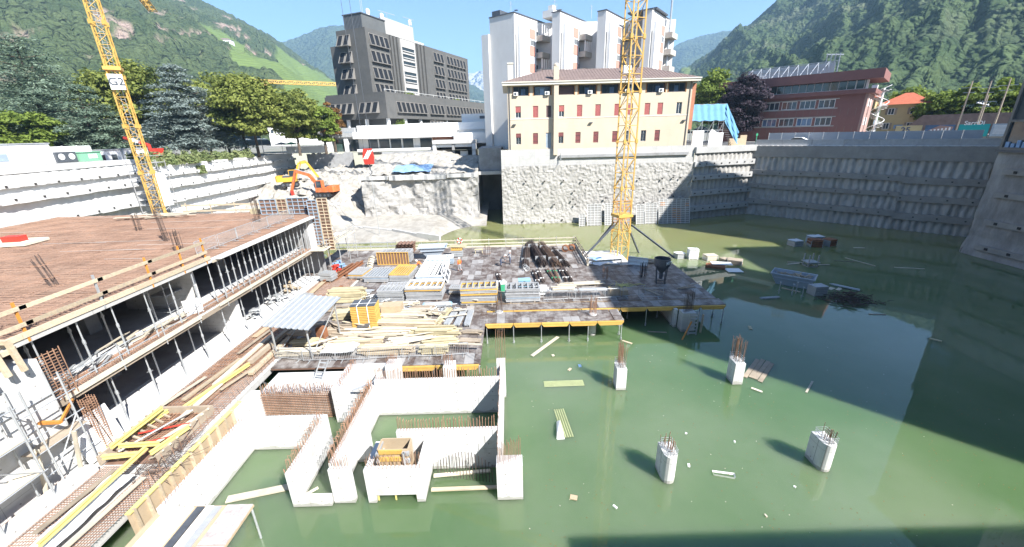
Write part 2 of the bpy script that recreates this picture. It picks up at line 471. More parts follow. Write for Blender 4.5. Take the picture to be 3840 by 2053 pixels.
def mountain(name, mat, ridge, r0, r1, step, nt_, crown=7.0, csize=9.0, rough=30.0, z0=14.0, vine=None, rock=0.0, prof=1.0, spur=0.0):
    az = np.arange(ridge[0][0], ridge[-1][0]+step/2, step)
    el = np.interp(az, [a for a,_ in ridge], [e for _,e in ridge])
    t = np.linspace(0, 1.12, nt_)
    A, T = np.meshgrid(np.radians(az), t, indexing='ij')
    E = np.radians(np.repeat(el[:,None], nt_, 1))
    tt = np.minimum(T, 1.0)
    rr = r0 + (r1-r0)*T
    H = 18 + r1*np.tan(E)
    base = z0 + (H-z0)*tt**prof - np.maximum(T-1,0)*(H-z0)*1.5
    X = rr*np.sin(A); Y = rr*np.cos(A)
    env = np.clip(tt*4,0,1)*np.clip((1.02-tt)*5,0.12,1)
    n1 = fbm(X/(rough*6)+31, Y/(rough*6)+7, 5)-.5
    n2 = fbm(X/(rough*1.6)+3, Y/(rough*1.6)+90, 4, 1)-.5
    Z = base + env*(n1*rough*2.2 + n2*rough*.9)
    if spur:
        # ravines that run down the slope
        q = np.degrees(A)*.20 + 1.3*fbm(X/500, Y/500, 3, 2) + T*.9
        rv = 1-2*np.abs(fbm(q+40, T*1.6+q*.3, 3, 1)-.5)
        Z = Z + env*(rv-.75)*rough*spur
    vm = np.zeros_like(Z); rk = np.zeros_like(Z)
    if vine:
        w = fbm(X/90+5, Y/90+44, 4, 2)
        for (a0,a1,t0,t1) in vine:
            d = np.degrees(A)
            box = np.clip((d-a0)/1.2,0,1)*np.clip((a1-d)/1.2,0,1)*np.clip((T-t0)/.05,0,1)*np.clip((t1-T)/.05,0,1)
            vm = np.maximum(vm, np.clip((box*1.25+w-1.14)*9,0,1))
    if rock:
        w = fbm((X+Y*.6)/34+15, (Z*1.6-X*.5)/34+4, 5, 3); w2 = fbm(X/200, Y/200+9, 3, 1)
        rk = np.clip((w*.9+w2*.3-.76)*16,0,1)*rock*(1-vm)*env
    d, rnd = worley(X/csize, Y/csize + Z/csize*.5)
    cr = np.clip(1-d*d*1.5, 0, 1)*(.45+.8*rnd)*crown
    Z = Z + cr*(1-vm)*(1-.8*rk)
    tone = rnd*.55 + fbm(X/60, Y/60+Z/40, 3, 2)*.4
    o = mesh_grid(name, np.stack([X,Y,Z],-1), mat, {'tone':tone, 'vine':vm, 'rock':rk})
    return struct(o)

mountain('hillside', 'forest_left', [(-78,12),(-62,15),(-50,16.5),(-42,15.6),(-37,14.4),(-33.4,13.27),(-31.3,12.44),(-28.7,11.26),(-26.9,10.35),(-25.2,9.09),(-23,7.34),(-21,5.89),(-18.9,5.0),(-14,3.0),(-8,1.0)],
         300, 1500, .15, 170, crown=8, csize=9, rough=34, vine=[(-34.6,-29.2,.36,.58),(-32,-22,.20,.42),(-27.5,-17,.12,.8),(-31,-23,.06,.2)], rock=1.0, prof=1.0)
mountain('hillside', 'forest_right', [(14,1.5),(17,3),(20.2,4.97),(21.9,6.26),(23.5,7.19),(25.4,8.56),(27.3,9.61),(29.3,10.95),(30.7,11.59),(32,12.15),(36,14),(42,17),(50,18.5),(62,18),(80,16)],
         330, 1500, .15, 170, crown=9, csize=11, rough=30, vine=[(16,23.5,.35,.98)], rock=.15, prof=1.0, spur=1.4)
mountain('hills', 'forest_far', [(-42,7),(-34,8),(-27,10.04),(-24.9,10.55),(-22.7,11.56),(-20.9,12.09),(-18.7,12.04),(-15.7,10.87),(-11.2,8.84),(-4.9,6.0),(-2.7,4.6),(4,2.6),(12,2.0)],
         1700, 3000, .25, 90, crown=8, csize=26, rough=70, vine=[(-27,-14,.0,.45),(-6,0,.0,.5)], rock=.1)
mountain('hills', 'forest_far', [(2,2.5),(10,5),(15,6.8),(18.5,8.1),(21.3,9.41),(23.2,9.88),(25.2,10.06),(27.4,9.93),(29.6,9.27),(36,8)],
         1900, 3400, .25, 80, crown=8, csize=28, rough=80)
mountain('rock_massif', 'rock_far', [(-14,4.2),(-9,5.6),(-6.4,6.7),(-5.2,7.35),(-4.2,7.3),(-3.4,7.62),(-2.5,7.5),(-1,7.7),(1.3,7.15),(5,6),(9,4.5)],
         3900, 5000, .1, 60, crown=0, csize=200, rough=110)

# ------------------------------------------------------------------ ground with the pit cut out, streets
PIT = [(-58,-1.5),(-58,112),(-40,112),(-40,104),(-1.4,104),(-1.4,82.4),(36.8,82.4),(51.4,86.4),(75.2,62.6),(66.2,53.9),(66.2,14.2),(45.6,14.2),(45.6,-1.5)]
def sheet(name, outer, hole, z, mat):
    polys = [[Vector((x,y,0)) for x,y in outer]] + ([[Vector((x,y,0)) for x,y in hole]] if hole else [])
    tr = tessellate_polygon(polys)
    pts = [(p.x,p.y,z) for pl in polys for p in pl]
    mb = MB(); mb.add(pts, [tuple(t) for t in tr])
    return struct(mb.build(name, mat))
BIG = 14000
sheet('ground', [(-BIG,-BIG),(BIG,-BIG),(BIG,BIG),(-BIG,BIG)], PIT, 14.2, 'ground')
# diagonal street behind the right wall (runs along (1,-1))
def diag(s, a, z=0):
    """point at distance s across the street from the wall line and a along it (a=0 at the far end)"""
    k = math.sqrt(.5)
    return (51.4 + k*a + k*s, 86.4 - k*a + k*s, z)
def quad_sheet(name, pts, z, mat):
    mb = MB(); mb.add([(p[0],p[1],z) for p in pts], [(0,1,2,3)]); return struct(mb.build(name, mat))
quad_sheet('road', [diag(1.2,-60), diag(1.2,75), diag(16,75), diag(16,-60)], 14.204, 'asphalt')
quad_sheet('pavement', [diag(16,-60), diag(16,75), diag(20,75), diag(20,-60)], 14.33, 'paving')
struct(MB().add([(*diag(16,-60)[:2],14.2),(*diag(16,75)[:2],14.2),(*diag(16,75)[:2],14.33),(*diag(16,-60)[:2],14.33)],[(0,1,2,3)]).build('kerb','concrete'))
for i in range(9):
    a = -10 + i*8
    quad_sheet('lane_marking', [diag(8.4,a), diag(8.4,a+3), diag(8.55,a+3), diag(8.55,a)], 14.208, 'white_paint')
sheet('forecourt', [(-63.9,64.5),(-58.1,64.5),(-58.1,112.2),(-1.6,112.2),(-1.6,118),(-63.9,118)], None, 14.206, 'paving')

# water fills the whole pit
wb = MB(); wb.box(-57.6,-1.4,-30,80,103.5,0)
struct(wb.build('water','water'))

# ------------------------------------------------------------------ retaining walls
def retaining_wall(name, label, p0, p1, z0, z1, walers, face, wmat, pile=1.1, amp=.16, rough=.12, anchor=3.0, cap=None, jag=.05, lean=0.0, seed=0, head=1.0):
    """wall from p0 to p1; the pit lies on the left of the direction of travel"""
    rs = random.Random(seed)
    p0, p1 = Vector((*p0,0)), Vector((*p1,0))
    L = (p1-p0).length; d = (p1-p0).normalized(); n = Vector((-d.y, d.x, 0))
    t = thing(name, label, 'retaining wall', (p0.x,p0.y,z0))
    ang = math.atan2(d.y,d.x)
    t.rotation_euler = (0,0,ang)
    nu = max(2,int(L/.22)); nv = max(2,int((z1-z0)/.3))
    U, W = np.meshgrid(np.linspace(0,L,nu), np.linspace(0,z1-z0,nv), indexing='ij')
    bul = np.abs(np.sin(math.pi*U/pile + 3.2*fbm(U*.35+seed*3,W*.08+seed,3)))**.6
    D = amp*(bul-.6)*(.75+.5*fbm(U*.6+seed,W*.5,3)) + rough*2*(fbm(U*1.6+seed*7,W*1.6,4)-.5)
    D = D + lean*(1-W/(z1-z0))
    mb = MB(); mb.grid(np.stack([U, D, W],-1)[:, ::-1]); mb.build('wall_face', face, t, smooth=True)
    # backing that closes the top
    MB().box(0,-.9,z1-z0-.35,L,-.02,z1-z0-.01).build('wall_top', face, t)
    hd = MB().box(-.19,-.02,-.17,.19,.05,.17); hd.box(-.09,.05,-.09,.09,.10,.09)
    hm = hd.mesh('anchor_head','hole_dark')
    for (za, zb, out) in walers:
        wbm = MB(); x = 0
        while x < L-.01:
            x2 = min(L, x + rs.uniform(2.0,4.5))
            j0 = rs.uniform(-jag,jag); o2 = out + lean*(1-(za-z0)/(z1-z0)) + rs.uniform(-.03,.03)
            nseg = max(1,int((x2-x)/.5))
            for k in range(nseg):
                xa = x+(x2-x)*k/nseg; xb = x+(x2-x)*(k+1)/nseg
                wbm.box(xa,-.3,za-z0+j0+rs.uniform(-.03,.02),xb,o2+rs.uniform(-.012,.012),zb-z0+j0+rs.uniform(-.02,.03))
            x = x2
        w = wbm.build('waler_beam', wmat, t)
        x = anchor*rs.uniform(.4,.6)
        while x < L-.4:
            inst(hm, 'anchor_head', t, (x, out+.012+lean*(1-(za-z0)/(z1-z0))+.03, (za+zb)/2-z0+rs.uniform(-.04,.04)), 0, (head,1,head))
            x += anchor*rs.uniform(.85,1.15)
    if cap:
        mb = MB().box(0,-1.0,cap[0]-z0,L,cap[2],cap[1]-z0); mb.build('capping_beam', wmat, t)
    return t

# left wall (sunlit): travels towards -Y so that the pit (+X) is on the left hand
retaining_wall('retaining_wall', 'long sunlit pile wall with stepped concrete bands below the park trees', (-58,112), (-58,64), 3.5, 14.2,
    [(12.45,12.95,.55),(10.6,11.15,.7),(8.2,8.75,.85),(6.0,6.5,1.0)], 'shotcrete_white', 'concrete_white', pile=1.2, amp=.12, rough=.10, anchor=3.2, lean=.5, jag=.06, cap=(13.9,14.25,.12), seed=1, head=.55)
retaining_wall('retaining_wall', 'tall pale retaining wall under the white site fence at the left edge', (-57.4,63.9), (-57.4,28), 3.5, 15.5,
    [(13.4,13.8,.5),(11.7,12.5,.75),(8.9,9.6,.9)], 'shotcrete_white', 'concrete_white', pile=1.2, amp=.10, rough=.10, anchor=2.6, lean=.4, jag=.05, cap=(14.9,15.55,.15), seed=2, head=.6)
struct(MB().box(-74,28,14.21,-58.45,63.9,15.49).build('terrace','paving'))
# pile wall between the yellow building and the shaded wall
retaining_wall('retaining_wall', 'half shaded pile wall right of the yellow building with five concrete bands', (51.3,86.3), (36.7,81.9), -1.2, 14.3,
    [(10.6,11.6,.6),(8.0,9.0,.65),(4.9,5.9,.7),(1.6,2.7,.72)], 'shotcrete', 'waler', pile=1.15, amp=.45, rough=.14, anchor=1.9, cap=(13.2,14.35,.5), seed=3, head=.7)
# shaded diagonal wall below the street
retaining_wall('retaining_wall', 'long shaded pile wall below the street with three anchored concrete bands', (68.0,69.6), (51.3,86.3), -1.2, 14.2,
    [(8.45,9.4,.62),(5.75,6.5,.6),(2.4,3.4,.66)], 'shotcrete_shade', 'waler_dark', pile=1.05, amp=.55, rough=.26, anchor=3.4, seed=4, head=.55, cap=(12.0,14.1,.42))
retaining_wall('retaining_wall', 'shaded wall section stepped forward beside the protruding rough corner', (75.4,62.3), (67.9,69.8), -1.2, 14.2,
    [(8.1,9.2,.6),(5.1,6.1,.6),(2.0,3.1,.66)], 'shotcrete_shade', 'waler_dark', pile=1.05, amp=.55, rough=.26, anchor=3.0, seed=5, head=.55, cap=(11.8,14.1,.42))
# smooth grey upper strips on the shaded wall
# rough protruding corner on the right
def rough_face(P, N, amp, sc, seed):
    n = fbm(P[...,0]*sc+P[...,1]*sc+seed, P[...,2]*sc+seed*3, 5) - .5
    n2 = np.abs(fbm(P[...,0]*sc*.33+P[...,1]*sc*.33+seed, P[...,2]*sc*.33, 3)-.5)
    return P + N*((n*2*amp - n2*amp*1.2)[...,None])
def rough_strip(p0, p1, z0, z1, du, amp, sc, seed, bulge=None):
    p0 = np.array(p0,float); p1 = np.array(p1,float); L = np.linalg.norm(p1-p0)
    nu = int(L/du)+1; nv = int((z1-z0)/du)+1
    U, W = np.meshgrid(np.linspace(0,1,nu), np.linspace(z0,z1,nv), indexing='ij')
    P = np.stack([p0[0]+(p1[0]-p0[0])*U, p0[1]+(p1[1]-p0[1])*U, W], -1)
    d = (p1-p0)/L; N = np.array([-d[1],d[0],0])
    P = rough_face(P, N, amp, sc, seed)
    if bulge is not None: P = P + N*(bulge(U*L,W)[...,None])
    return P
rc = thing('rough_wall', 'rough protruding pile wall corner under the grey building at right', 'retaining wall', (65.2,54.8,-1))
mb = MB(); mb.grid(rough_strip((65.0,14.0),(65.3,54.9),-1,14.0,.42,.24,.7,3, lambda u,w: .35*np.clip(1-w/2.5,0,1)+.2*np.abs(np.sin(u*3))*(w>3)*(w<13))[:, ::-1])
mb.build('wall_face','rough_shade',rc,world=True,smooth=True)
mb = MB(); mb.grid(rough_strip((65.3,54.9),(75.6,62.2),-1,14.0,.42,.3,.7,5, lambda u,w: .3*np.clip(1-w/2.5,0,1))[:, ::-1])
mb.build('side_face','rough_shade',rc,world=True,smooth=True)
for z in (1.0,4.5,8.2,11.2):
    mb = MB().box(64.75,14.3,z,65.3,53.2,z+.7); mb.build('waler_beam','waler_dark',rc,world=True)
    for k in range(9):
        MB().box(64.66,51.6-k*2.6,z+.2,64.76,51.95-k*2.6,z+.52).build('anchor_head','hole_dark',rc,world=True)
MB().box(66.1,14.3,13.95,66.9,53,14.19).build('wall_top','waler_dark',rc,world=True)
for (p,q,lab) in (((45.4,14.2),(66,14.2),'shaded concrete wall below the tall apartment block, facing the water'),((45.4,-1.4),(45.4,14.2),'short concrete wall on the pit side of the tall apartment block')):
    solo(MB().bar((*p,6.5),(*q,6.5),.5,15.3),'retaining_wall','concrete_grey',lab,'retaining wall')
# rough foundation wall beneath the yellow building
fw_ = thing('foundation_wall', 'rough chipped concrete foundation wall beneath the yellow building', 'retaining wall', (-1.6,82,-1))
mb = MB(); mb.grid(rough_strip((36.7,81.8),(-1.55,81.8),-1,11.6,.2,.17,2.6,2, lambda u,w: .35*np.clip(1-w/3,0,1)+.12*np.clip((w-4)/4,0,1))[:, ::-1])
mb.build('chipped_face','shotcrete',fw_,world=True,smooth=False)
mb = MB(); mb.grid(rough_strip((36.7,81.95),(-1.55,81.95),11.5,14.75,.4,.03,.8,8)[:, ::-1]); mb.build('smooth_face','concrete',fw_,world=True,smooth=True)
MB().box(9.9,81.55,13.0,35.4,81.9,13.5).build('pipe_ledge','concrete_grey',fw_,world=True)
mb = MB(); mb.grid(rough_strip((-1.5,82.0),(-1.5,104),-1,14.7,.5,.25,1.0,12)[:, ::-1]); mb.build('side_face','shotcrete',fw_,world=True,smooth=True)
hm = MB().box(-.14,-.03,-.13,.14,.22,.13).mesh('anchor_hole','hole_dark')
for (z, xs) in ((8.6,(3.2,7,10.8,14.6,18.2,22.2,26,30.6,32.8,34.3)),(6.6,(6.1,13,31)),(4.9,(12.8,19.5,24,33.2)),(3.8,(5,9,13.3,17,21.4,27.3,29,35)),(.7,(2.6,7,10.7,14.2))):
    for x in xs: inst(hm,'anchor_hole',fw_,(x+1.6, -.78+random.uniform(-.05,.05), z+1+random.uniform(-.1,.1)))
MB().tube((10.2,81.45,13.9),(10.2,81.45,12.6),.09).tube((10.2,81.45,12.6),(8.9,81.6,10.6),.05).build('drain_pipe','steel_galv',fw_,world=True)

# ------------------------------------------------------------------ demolition corner
def heap_z(x, y):
    yy = np.array([60,69,71,76,80,84,88,92,98,104,111,116]); zz = np.array([-1.5,-.5,.25,1.5,2.4,3.9,5.4,7.3,8.6,9.4,10.2,10.4])
    b = np.interp(y - 3.0*np.clip((x+44)/-14,0,1), yy, zz)
    right = np.clip((x+36)/5,0,1)           # falls away to the gravel bank in front of the broken basement
    low = np.interp(y, [60,68.5,69.5,72,78,86,112], [-1.5,-.6,.15,.7,1.1,1.9,3.0])
    side = np.clip((x+15)/7,0,1)
    low = low - side*2.0*np.clip((86-y)/12,0,1) - side*.5
    return b*(1-right) + low*right
gx, gy = np.meshgrid(np.linspace(-57.8,-5,180), np.linspace(64,111.8,170), indexing='ij')
hz = heap_z(gx,gy)
rg = np.clip((hz-1.6)/2,0,1)
d1, r1_ = worley(gx/1.9, gy/1.9, 1); d2, r2_ = worley(gx/.8, gy/.8, 2)
hz = hz + (fbm(gx*.35,gy*.35,4)-.5)*(.25+1.3*rg) + rg*(np.clip(.75-d1,0,1)*1.5*r1_ + np.clip(.7-d2,0,1)*.6*r2_)
heap = mesh_grid('rubble_slope', np.stack([gx,gy,hz],-1)[:, ::1], 'rubble', smooth=False)
struct(heap)
def rubble_z(x, y): return float(heap_z(np.array(x),np.array(y)))
# loose blocks on the slope
def chunk_mesh(name, mat, seed):
    rs = random.Random(seed); mb = MB()
    pts = []
    for sx in (-1,1):
        for sy in (-1,1):
            for sz in (-1,1): pts.append((sx*rs.uniform(.35,.6), sy*rs.uniform(.3,.55), sz*rs.uniform(.18,.42)))
    mb.add(pts, [(0,1,3,2),(4,6,7,5),(0,4,5,1),(2,3,7,6),(0,2,6,4),(1,5,7,3)])
    return mb.mesh(name, mat)
chs = [chunk_mesh('concrete_chunk', m, i) for i, m in enumerate(['concrete','concrete_white','rubble','concrete','rubble'])]
rs = random.Random(5); k = 0
CH_ = []
while k < 64:
    x = rs.uniform(-53,-30); y = rs.uniform(74,104)
    if x > -33 and y > 84: continue
    s = rs.choice([.5,.6,.8,1.0,1.5])
    o = bpy.data.objects.new('concrete_chunk', rs.choice(chs)); COL.objects.link(o)
    o.location = (x,y,rubble_z(x,y)+.35*s); o.rotation_euler = (rs.uniform(-.5,.5),rs.uniform(-.5,.5),rs.uniform(0,6)); o.scale = (s,s,s)
    CH_.append(o); k += 1
for i, o in enumerate(sorted(CH_, key=lambda o: o.location.x/o.location.y)):
    sz = 'large' if o.scale.x > 1.2 else 'small' if o.scale.x < .7 else 'broken'
    tag(o,f'{sz} concrete block on the demolition rubble, {ordn(i+1)} from the left','rubble','loose concrete blocks on the rubble slope')
# low concrete ledge on the gravel bank
lb = MB()
lp = [(-35.5,80.2),(-29,77.2),(-22.5,74.5),(-17,70.9),(-12.6,68.8)]
for (a,b) in zip(lp[:-1],lp[1:]):
    lb.bar((*a,.75),(*b,.55),.5,1.1)
solo(lb,'concrete_ledge','concrete','low broken concrete ledge running down the gravel bank to the water','wall')

db = thing('broken_basement', 'half demolished concrete basement with a rough earth face above the gravel bank', 'ruin', (-31,85,0))
mb = MB(); mb.grid(rough_strip((-6.7,85),(-31,85),.2,10.2,.3,.55,.75,21, lambda u,w: .6*np.clip(1-w/2.5,0,1)-.5*np.sin(u*.5)*.5)[:, ::-1]); mb.build('rough_face','shotcrete',db,world=True)
mb = MB(); mb.grid(rough_strip((-31,85),(-32.5,110),.5,10.5,.45,.5,.7,25)[:, ::-1]); mb.build('side_face','shotcrete',db,world=True)
mb = MB(); mb.grid(rough_strip((-6.7,104),(-6.7,85),-.5,10.2,.5,.12,.6,27)[:, ::-1]); mb.build('recess_face','concrete_grey',db,world=True,smooth=True)
# jagged floor slab on top, in three broken plates
def jag_plate(x0,x1,yf,yb,z0,z1,seed,name,mat):
    rs = random.Random(seed); pts = []
    n = int((x1-x0)/.7)
    for i in range(n+1): pts.append((x0+(x1-x0)*i/n, yf+rs.uniform(-.25,.35)))
    pts += [(x1,yb),(x0,yb)]
    MB().prism(pts,z0,z1).build(name,mat,db,world=True)
jag_plate(-31.2,-25.2,84.6,104,9.35,10.1,1,'slab_plate','concrete')
jag_plate(-25.0,-13.2,84.3,104,9.2,10.15,2,'slab_plate','concrete')
jag_plate(-13.0,-6.6,84.8,104,9.45,10.2,3,'slab_plate','concrete')
gx, gy = np.meshgrid(np.linspace(-31.5,-6.7,90), np.linspace(85.2,104.2,70), indexing='ij')
d1,r1_ = worley(gx/1.3,gy/1.3,0)
tz = 10.05 + np.interp(gy,[85.2,88,95,100,104.2],[0,.35,1.6,3.2,3.9]) + (fbm(gx*.6,gy*.6,4)-.5)*1.0 + np.clip(.7-d1,0,1)*r1_*.9*np.clip((103.5-gy)/3,0,1)
tz = tz - 1.2*np.clip((gx+16)/4,0,1)*np.clip((gy-95)/5,0,1)
mb = MB(); mb.grid(np.stack([gx,gy,tz],-1)); mb.build('rubble_top','rubble',db,world=True)
MB().box(-31.4,103,9.5,-18.9,112,14.19).build('basement_wall','concrete_grey',db,world=True)
# grey basement wall left standing behind the orange excavator
gw = MB(); rs = random.Random(9); n = 22
top = [(-53.5+i*12.0/n, 14.1+rs.uniform(-.5,.25)) for i in range(n+1)]
bot = [(-53.5+i*12.0/n, 10.0+rs.uniform(-.3,.5)) for i in range(n+1)]
gw.prism_y(bot+top[::-1],110.2,111.2)
solo(gw,'basement_wall','concrete_grey','grey broken basement wall standing above the rubble left of the orange excavator','wall')
lw = MB(); top = [(-50.5+i*9.2/14, 10.0+rs.uniform(-.2,.3)) for i in range(15)]; bot = [(-50.5+i*9.2/14, 8.6+rs.uniform(-.3,.3)) for i in range(15)]
lw.prism_y(bot+top[::-1],104.5,110.1); solo(lw,'broken_slab','concrete','thick broken slab edge jutting out at the foot of the grey basement wall','ruin')
# dark recess between the broken basement and the yellow building
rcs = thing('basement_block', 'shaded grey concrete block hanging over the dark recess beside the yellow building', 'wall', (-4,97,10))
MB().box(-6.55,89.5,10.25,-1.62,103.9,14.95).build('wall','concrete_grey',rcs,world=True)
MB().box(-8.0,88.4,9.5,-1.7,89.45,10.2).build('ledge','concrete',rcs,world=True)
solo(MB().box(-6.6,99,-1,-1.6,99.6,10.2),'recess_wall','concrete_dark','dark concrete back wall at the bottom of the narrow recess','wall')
tp = MB(); gx, gy = np.meshgrid(np.linspace(-24.5,-16.5,26), np.linspace(85.6,90.5,18), indexing='ij')
tp.grid(np.stack([gx,gy,10.45+(gy-85.2)*.2+.6*fbm(gx*.9,gy*.9,3)],-1))
solo(tp,'tarpaulin','tarp_blue','crumpled pale blue sheeting on top of the broken basement','tarpaulin')
# ------------------------------------------------------------------ buildings
M('grey_facade', (.098,.096,.090), .8, .12, .5, .2, 8, stain=(.075,.077,.077), stain_scale=.4, stain_amt=.5)
M('grey_trim', (0.192,0.18,0.164), .8, .1, .8)
M('stair_grey', (.40,.385,.36), .8, .08, .6)
M('tower_wall', (.62,.605,.58), .85, .05, .35, stain=(.52,.50,.47), stain_scale=.25, stain_amt=.4, stretch=(1,1,.4))
M('pink_panel', (0.48,0.24,0.192), .8, .06, .8)
M('balcony', (0.4,0.384,0.336), .8, .08, .6)
M('yellow_wall', (.545,.455,.345), .85, .05, .3, stain=(.46,.37,.27), stain_scale=.25, stain_amt=.4, stretch=(1,1,.5))
M('cream_trim', (.60,.56,.47), .8, .06, .5)
M('roof_tile', (.17,.125,.11), .85, .2, 1.2, .5, 12)
M('shutter_red', (0.336,0.096,0.088), .6, .12, 2.0)
M('shutter_dark', (.10,.06,.06), .6, .12, 2.0)
M('wood_orange', (0.36,0.176,0.064), .6, .1, 2.0)
M('red_facade', (.215,.098,.085), .7, .08, .7)
M('red_end', (.34,.22,.19), .75, .06, .7)
M('red_roof', (0.4,0.112,0.056), .8, .15, 1.5, .4, 10)
M('house_yellow', (0.496,0.4,0.216), .85, .06, .5)
M('brick', (0.4,0.176,0.104), .9, .12, 2.0)
M('lattice_grey', (.42,.45,.48), .5, .06, 1)
M('tower_dark', (.10,.105,.105), .8, .12, .4)

def wall_open(L, H, th, ops, z0=0.0):
    """wall slab x 0..L, y 0..th, z z0..H with rectangular openings (x0,x1,za,zb)"""
    mb = MB()
    zs = sorted(set([z0,H]+[o[2] for o in ops]+[o[3] for o in ops]))
    zs = [z for z in zs if z0 <= z <= H]
    for za, zb in zip(zs[:-1],zs[1:]):
        zm = (za+zb)/2
        cut = sorted([(o[0],o[1]) for o in ops if o[2] < zm < o[3]])
        x = 0
        for a, b in cut:
            if a > x: mb.box(x,0,za,a,th,zb)
            x = max(x,b)
        if x < L: mb.box(x,0,za,L,th,zb)
    return mb
def win_meshes(w, h, fmat, gmat, fr=.08, depth=.12, mull=1):
    f = MB()
    f.box(-w/2,0,0,-w/2+fr,depth,h).box(w/2-fr,0,0,w/2,depth,h).box(-w/2+fr,0,0,w/2-fr,depth,fr).box(-w/2+fr,0,h-fr,w/2-fr,depth,h)
    for k in range(mull):
        x = -w/2 + w*(k+1)/(mull+1); f.box(x-fr*.4,.005,fr,x+fr*.4,depth-.01,h-fr)
    p = MB().box(-w/2+fr,depth*.55,fr,w/2-fr,depth*.65,h-fr)
    return f.mesh('window',fmat), p.mesh('pane',gmat)
def put_window(ms, parent, loc, rz=0):
    o = inst(ms[0],'window',parent,loc,rz); inst(ms[1],'pane',o); return o

m_ = M('glass_dark', (.02,.022,.025), .25, .2, .6, spec=.12)
# --- yellow three storey house on the pit edge
yb = thing('yellow_house', 'long yellow three storey building with red shutters behind the tower crane', 'building', (0,82.25,14.7))
LY = 35.0
xs_mid = [1.47,4.79,7.35,9.77,13.23,16.76,20.43,22.9,26.22,28.68,32.3]
xs_low = [1.47,4.79,7.35,9.77,13.1,16.6,20.3,22.9,25.9,28.6]
band = [(1.15,4.05),(5.0,8.25),(9.65,12.65),(13.45,16.8),(17.75,21.0),(21.9,25.2),(26.3,29.85),(30.45,33.7)]
ops = [(x,x+1.05,5.85,7.95) for x in xs_mid] + [(x,x+1.0,1.0,3.05) for x in xs_low if x != 7.35] + [(7.3,8.35,.25,3.05)] + [(a,b,9.75,11.4) for a,b in band]
wall_open(LY,11.5,.35,ops).build('wall','yellow_wall',yb)
MB().box(0,.36,0,LY,.5,11.45).build('inner_wall','shutter_dark',yb)
MB().box(-.02,.36,.05,.3,13.9,11.45).box(LY-.3,.36,.05,LY+.02,13.9,11.45).box(0,13.6,0,LY,13.9,11.45).build('side_wall','yellow_wall',yb)
MB().box(LY+.025,.5,3.0,LY+.9,9,11.2).build('end_wall','brick',yb)
wm = win_meshes(1.03,2.08,'white_paint','glass',.06,.1,1)
sh = MB()
for k in range(14): sh.box(-.47,.0,.04+k*.145,.47,.05,.04+k*.145+.135)
shr = sh.mesh('shutter','shutter_red'); shd = sh.mesh('shutter','shutter_dark')
grl = MB()
for k in range(6): grl.box(-.45+k*.18-.012,-.02,0,-.45+k*.18+.012,.01,2.0)
grl.box(-.5,-.02,.5,.5,.012,.53).box(-.5,-.02,1.4,.5,.012,1.43)
grm = grl.mesh('window_bars','steel_dark')
state = {0:'half',1:'full',2:'dark',3:'half',4:'full',5:'full',6:'full',7:'full',8:'full',9:'full',10:'open'}
for i, x in enumerate(xs_mid):
    w = put_window(wm,yb,(x+.525,.12,5.86))
    s = state[i]
    if s == 'full': inst(shr,'shutter',w,(0,-.03,0))
    elif s == 'dark': inst(shd,'shutter',w,(0,-.03,0))
    elif s == 'half': inst(shr,'shutter',w,(0,-.03,.98),scale=(1,1,.52))
for i, x in enumerate(xs_low):
    if x == 7.35:
        MB().box(7.32,.12,.25,8.33,.2,3.0).build('door','form_blue',yb); continue
    w = put_window(wm,yb,(x+.5,.12,1.02),0)
    if i in (1,4,5,6,9): inst(shr,'shutter',w,(0,-.03,0))
    elif i in (0,3): inst(shr,'shutter',w,(0,-.03,1.25),scale=(1,1,.38))
    inst(grm,'window_bars',w,(0,-.1,.02))
bw = win_meshes(2.9,1.5,'steel_dark','glass',.07,.12,2)
blue = MB().box(-.4,0,0,.4,.02,1.05).mesh('pane','glass_blue')
for i, (a,b) in enumerate(band):
    w = put_window(bw,yb,((a+b)/2,.22,9.77),0)
    if i not in (2,): inst(blue,'pane',w,(.15+.25*(-1)**i,.04,.1))
    else: MB().box(-1.4,.0,.1,1.4,.05,1.45).build('shutter','shutter_dark',w)
    MB().box(a-.16,-.04,9.75,a,.2,11.38).box(b,-.04,9.75,b+.16,.2,11.38).build('window_post','wood_orange',yb)
MB().box(8.75,-.95,-1.1,9.6,-.01,11.3).build('chimney_stack','yellow_wall',yb)
MB().box(.2,-.05,5.55,34.8,-.003,5.7).build('string_course','cream_trim',yb)
MB().box(-.9,-1.0,11.5,LY+1.0,14.9,12.05).build('eave','cream_trim',yb)
MB().box(-1.0,-1.12,11.9,LY+1.1,-1.0,12.1).build('gutter','cream_trim',yb)
rf = MB(); e = [(-.95,-1.05,12.1),(LY+1.05,-1.05,12.1),(LY+1.05,14.95,12.1),(-.95,14.95,12.1),(7.5,7,15.0),(LY-7,7,15.0)]
rf.add(e,[(0,1,5,4),(1,2,5),(2,3,4,5),(3,0,4)]); ro = rf.build('roof','roof_tile',yb)
mb = MB()
for k in range(60):
    x = -.6+k*.6; t = min(1,max(0,min((x+.95)/8.45,(LY+1.05-x)/8.05)))
    mb.bar((x,-1.0,12.13),(x,-1.0+8*t,12.13+2.9*t),.1,.05)
mb.build('tile_ribs','roof_tile',ro,kind='stuff')
MB().box(.2,1.2,12.2,1.2,2.0,15.4).box(0.1,1.1,15.4,1.3,2.1,15.6).build('chimney','cream_trim',yb)
MB().box(8.7,-.4,12.0,9.7,.5,14.6).lathe([(.5,0),(.5,.3),(.3,.55),(0,.6)],(9.2,.05,14.6),10).build('chimney','yellow_wall',yb)
MB().box(22.6,3,13,24.0,3.8,14.9).build('chimney','white_paint',yb)
MB().tube((.35,-.12,0),(.35,-.12,11.5),.07).tube((LY-.4,-.12,0),(LY-.4,-.12,11.5),.07).build('drain_pipe','steel_dark',yb)
ac = MB().box(-.42,-.35,0,.42,0,.62).mesh('body','white_paint')
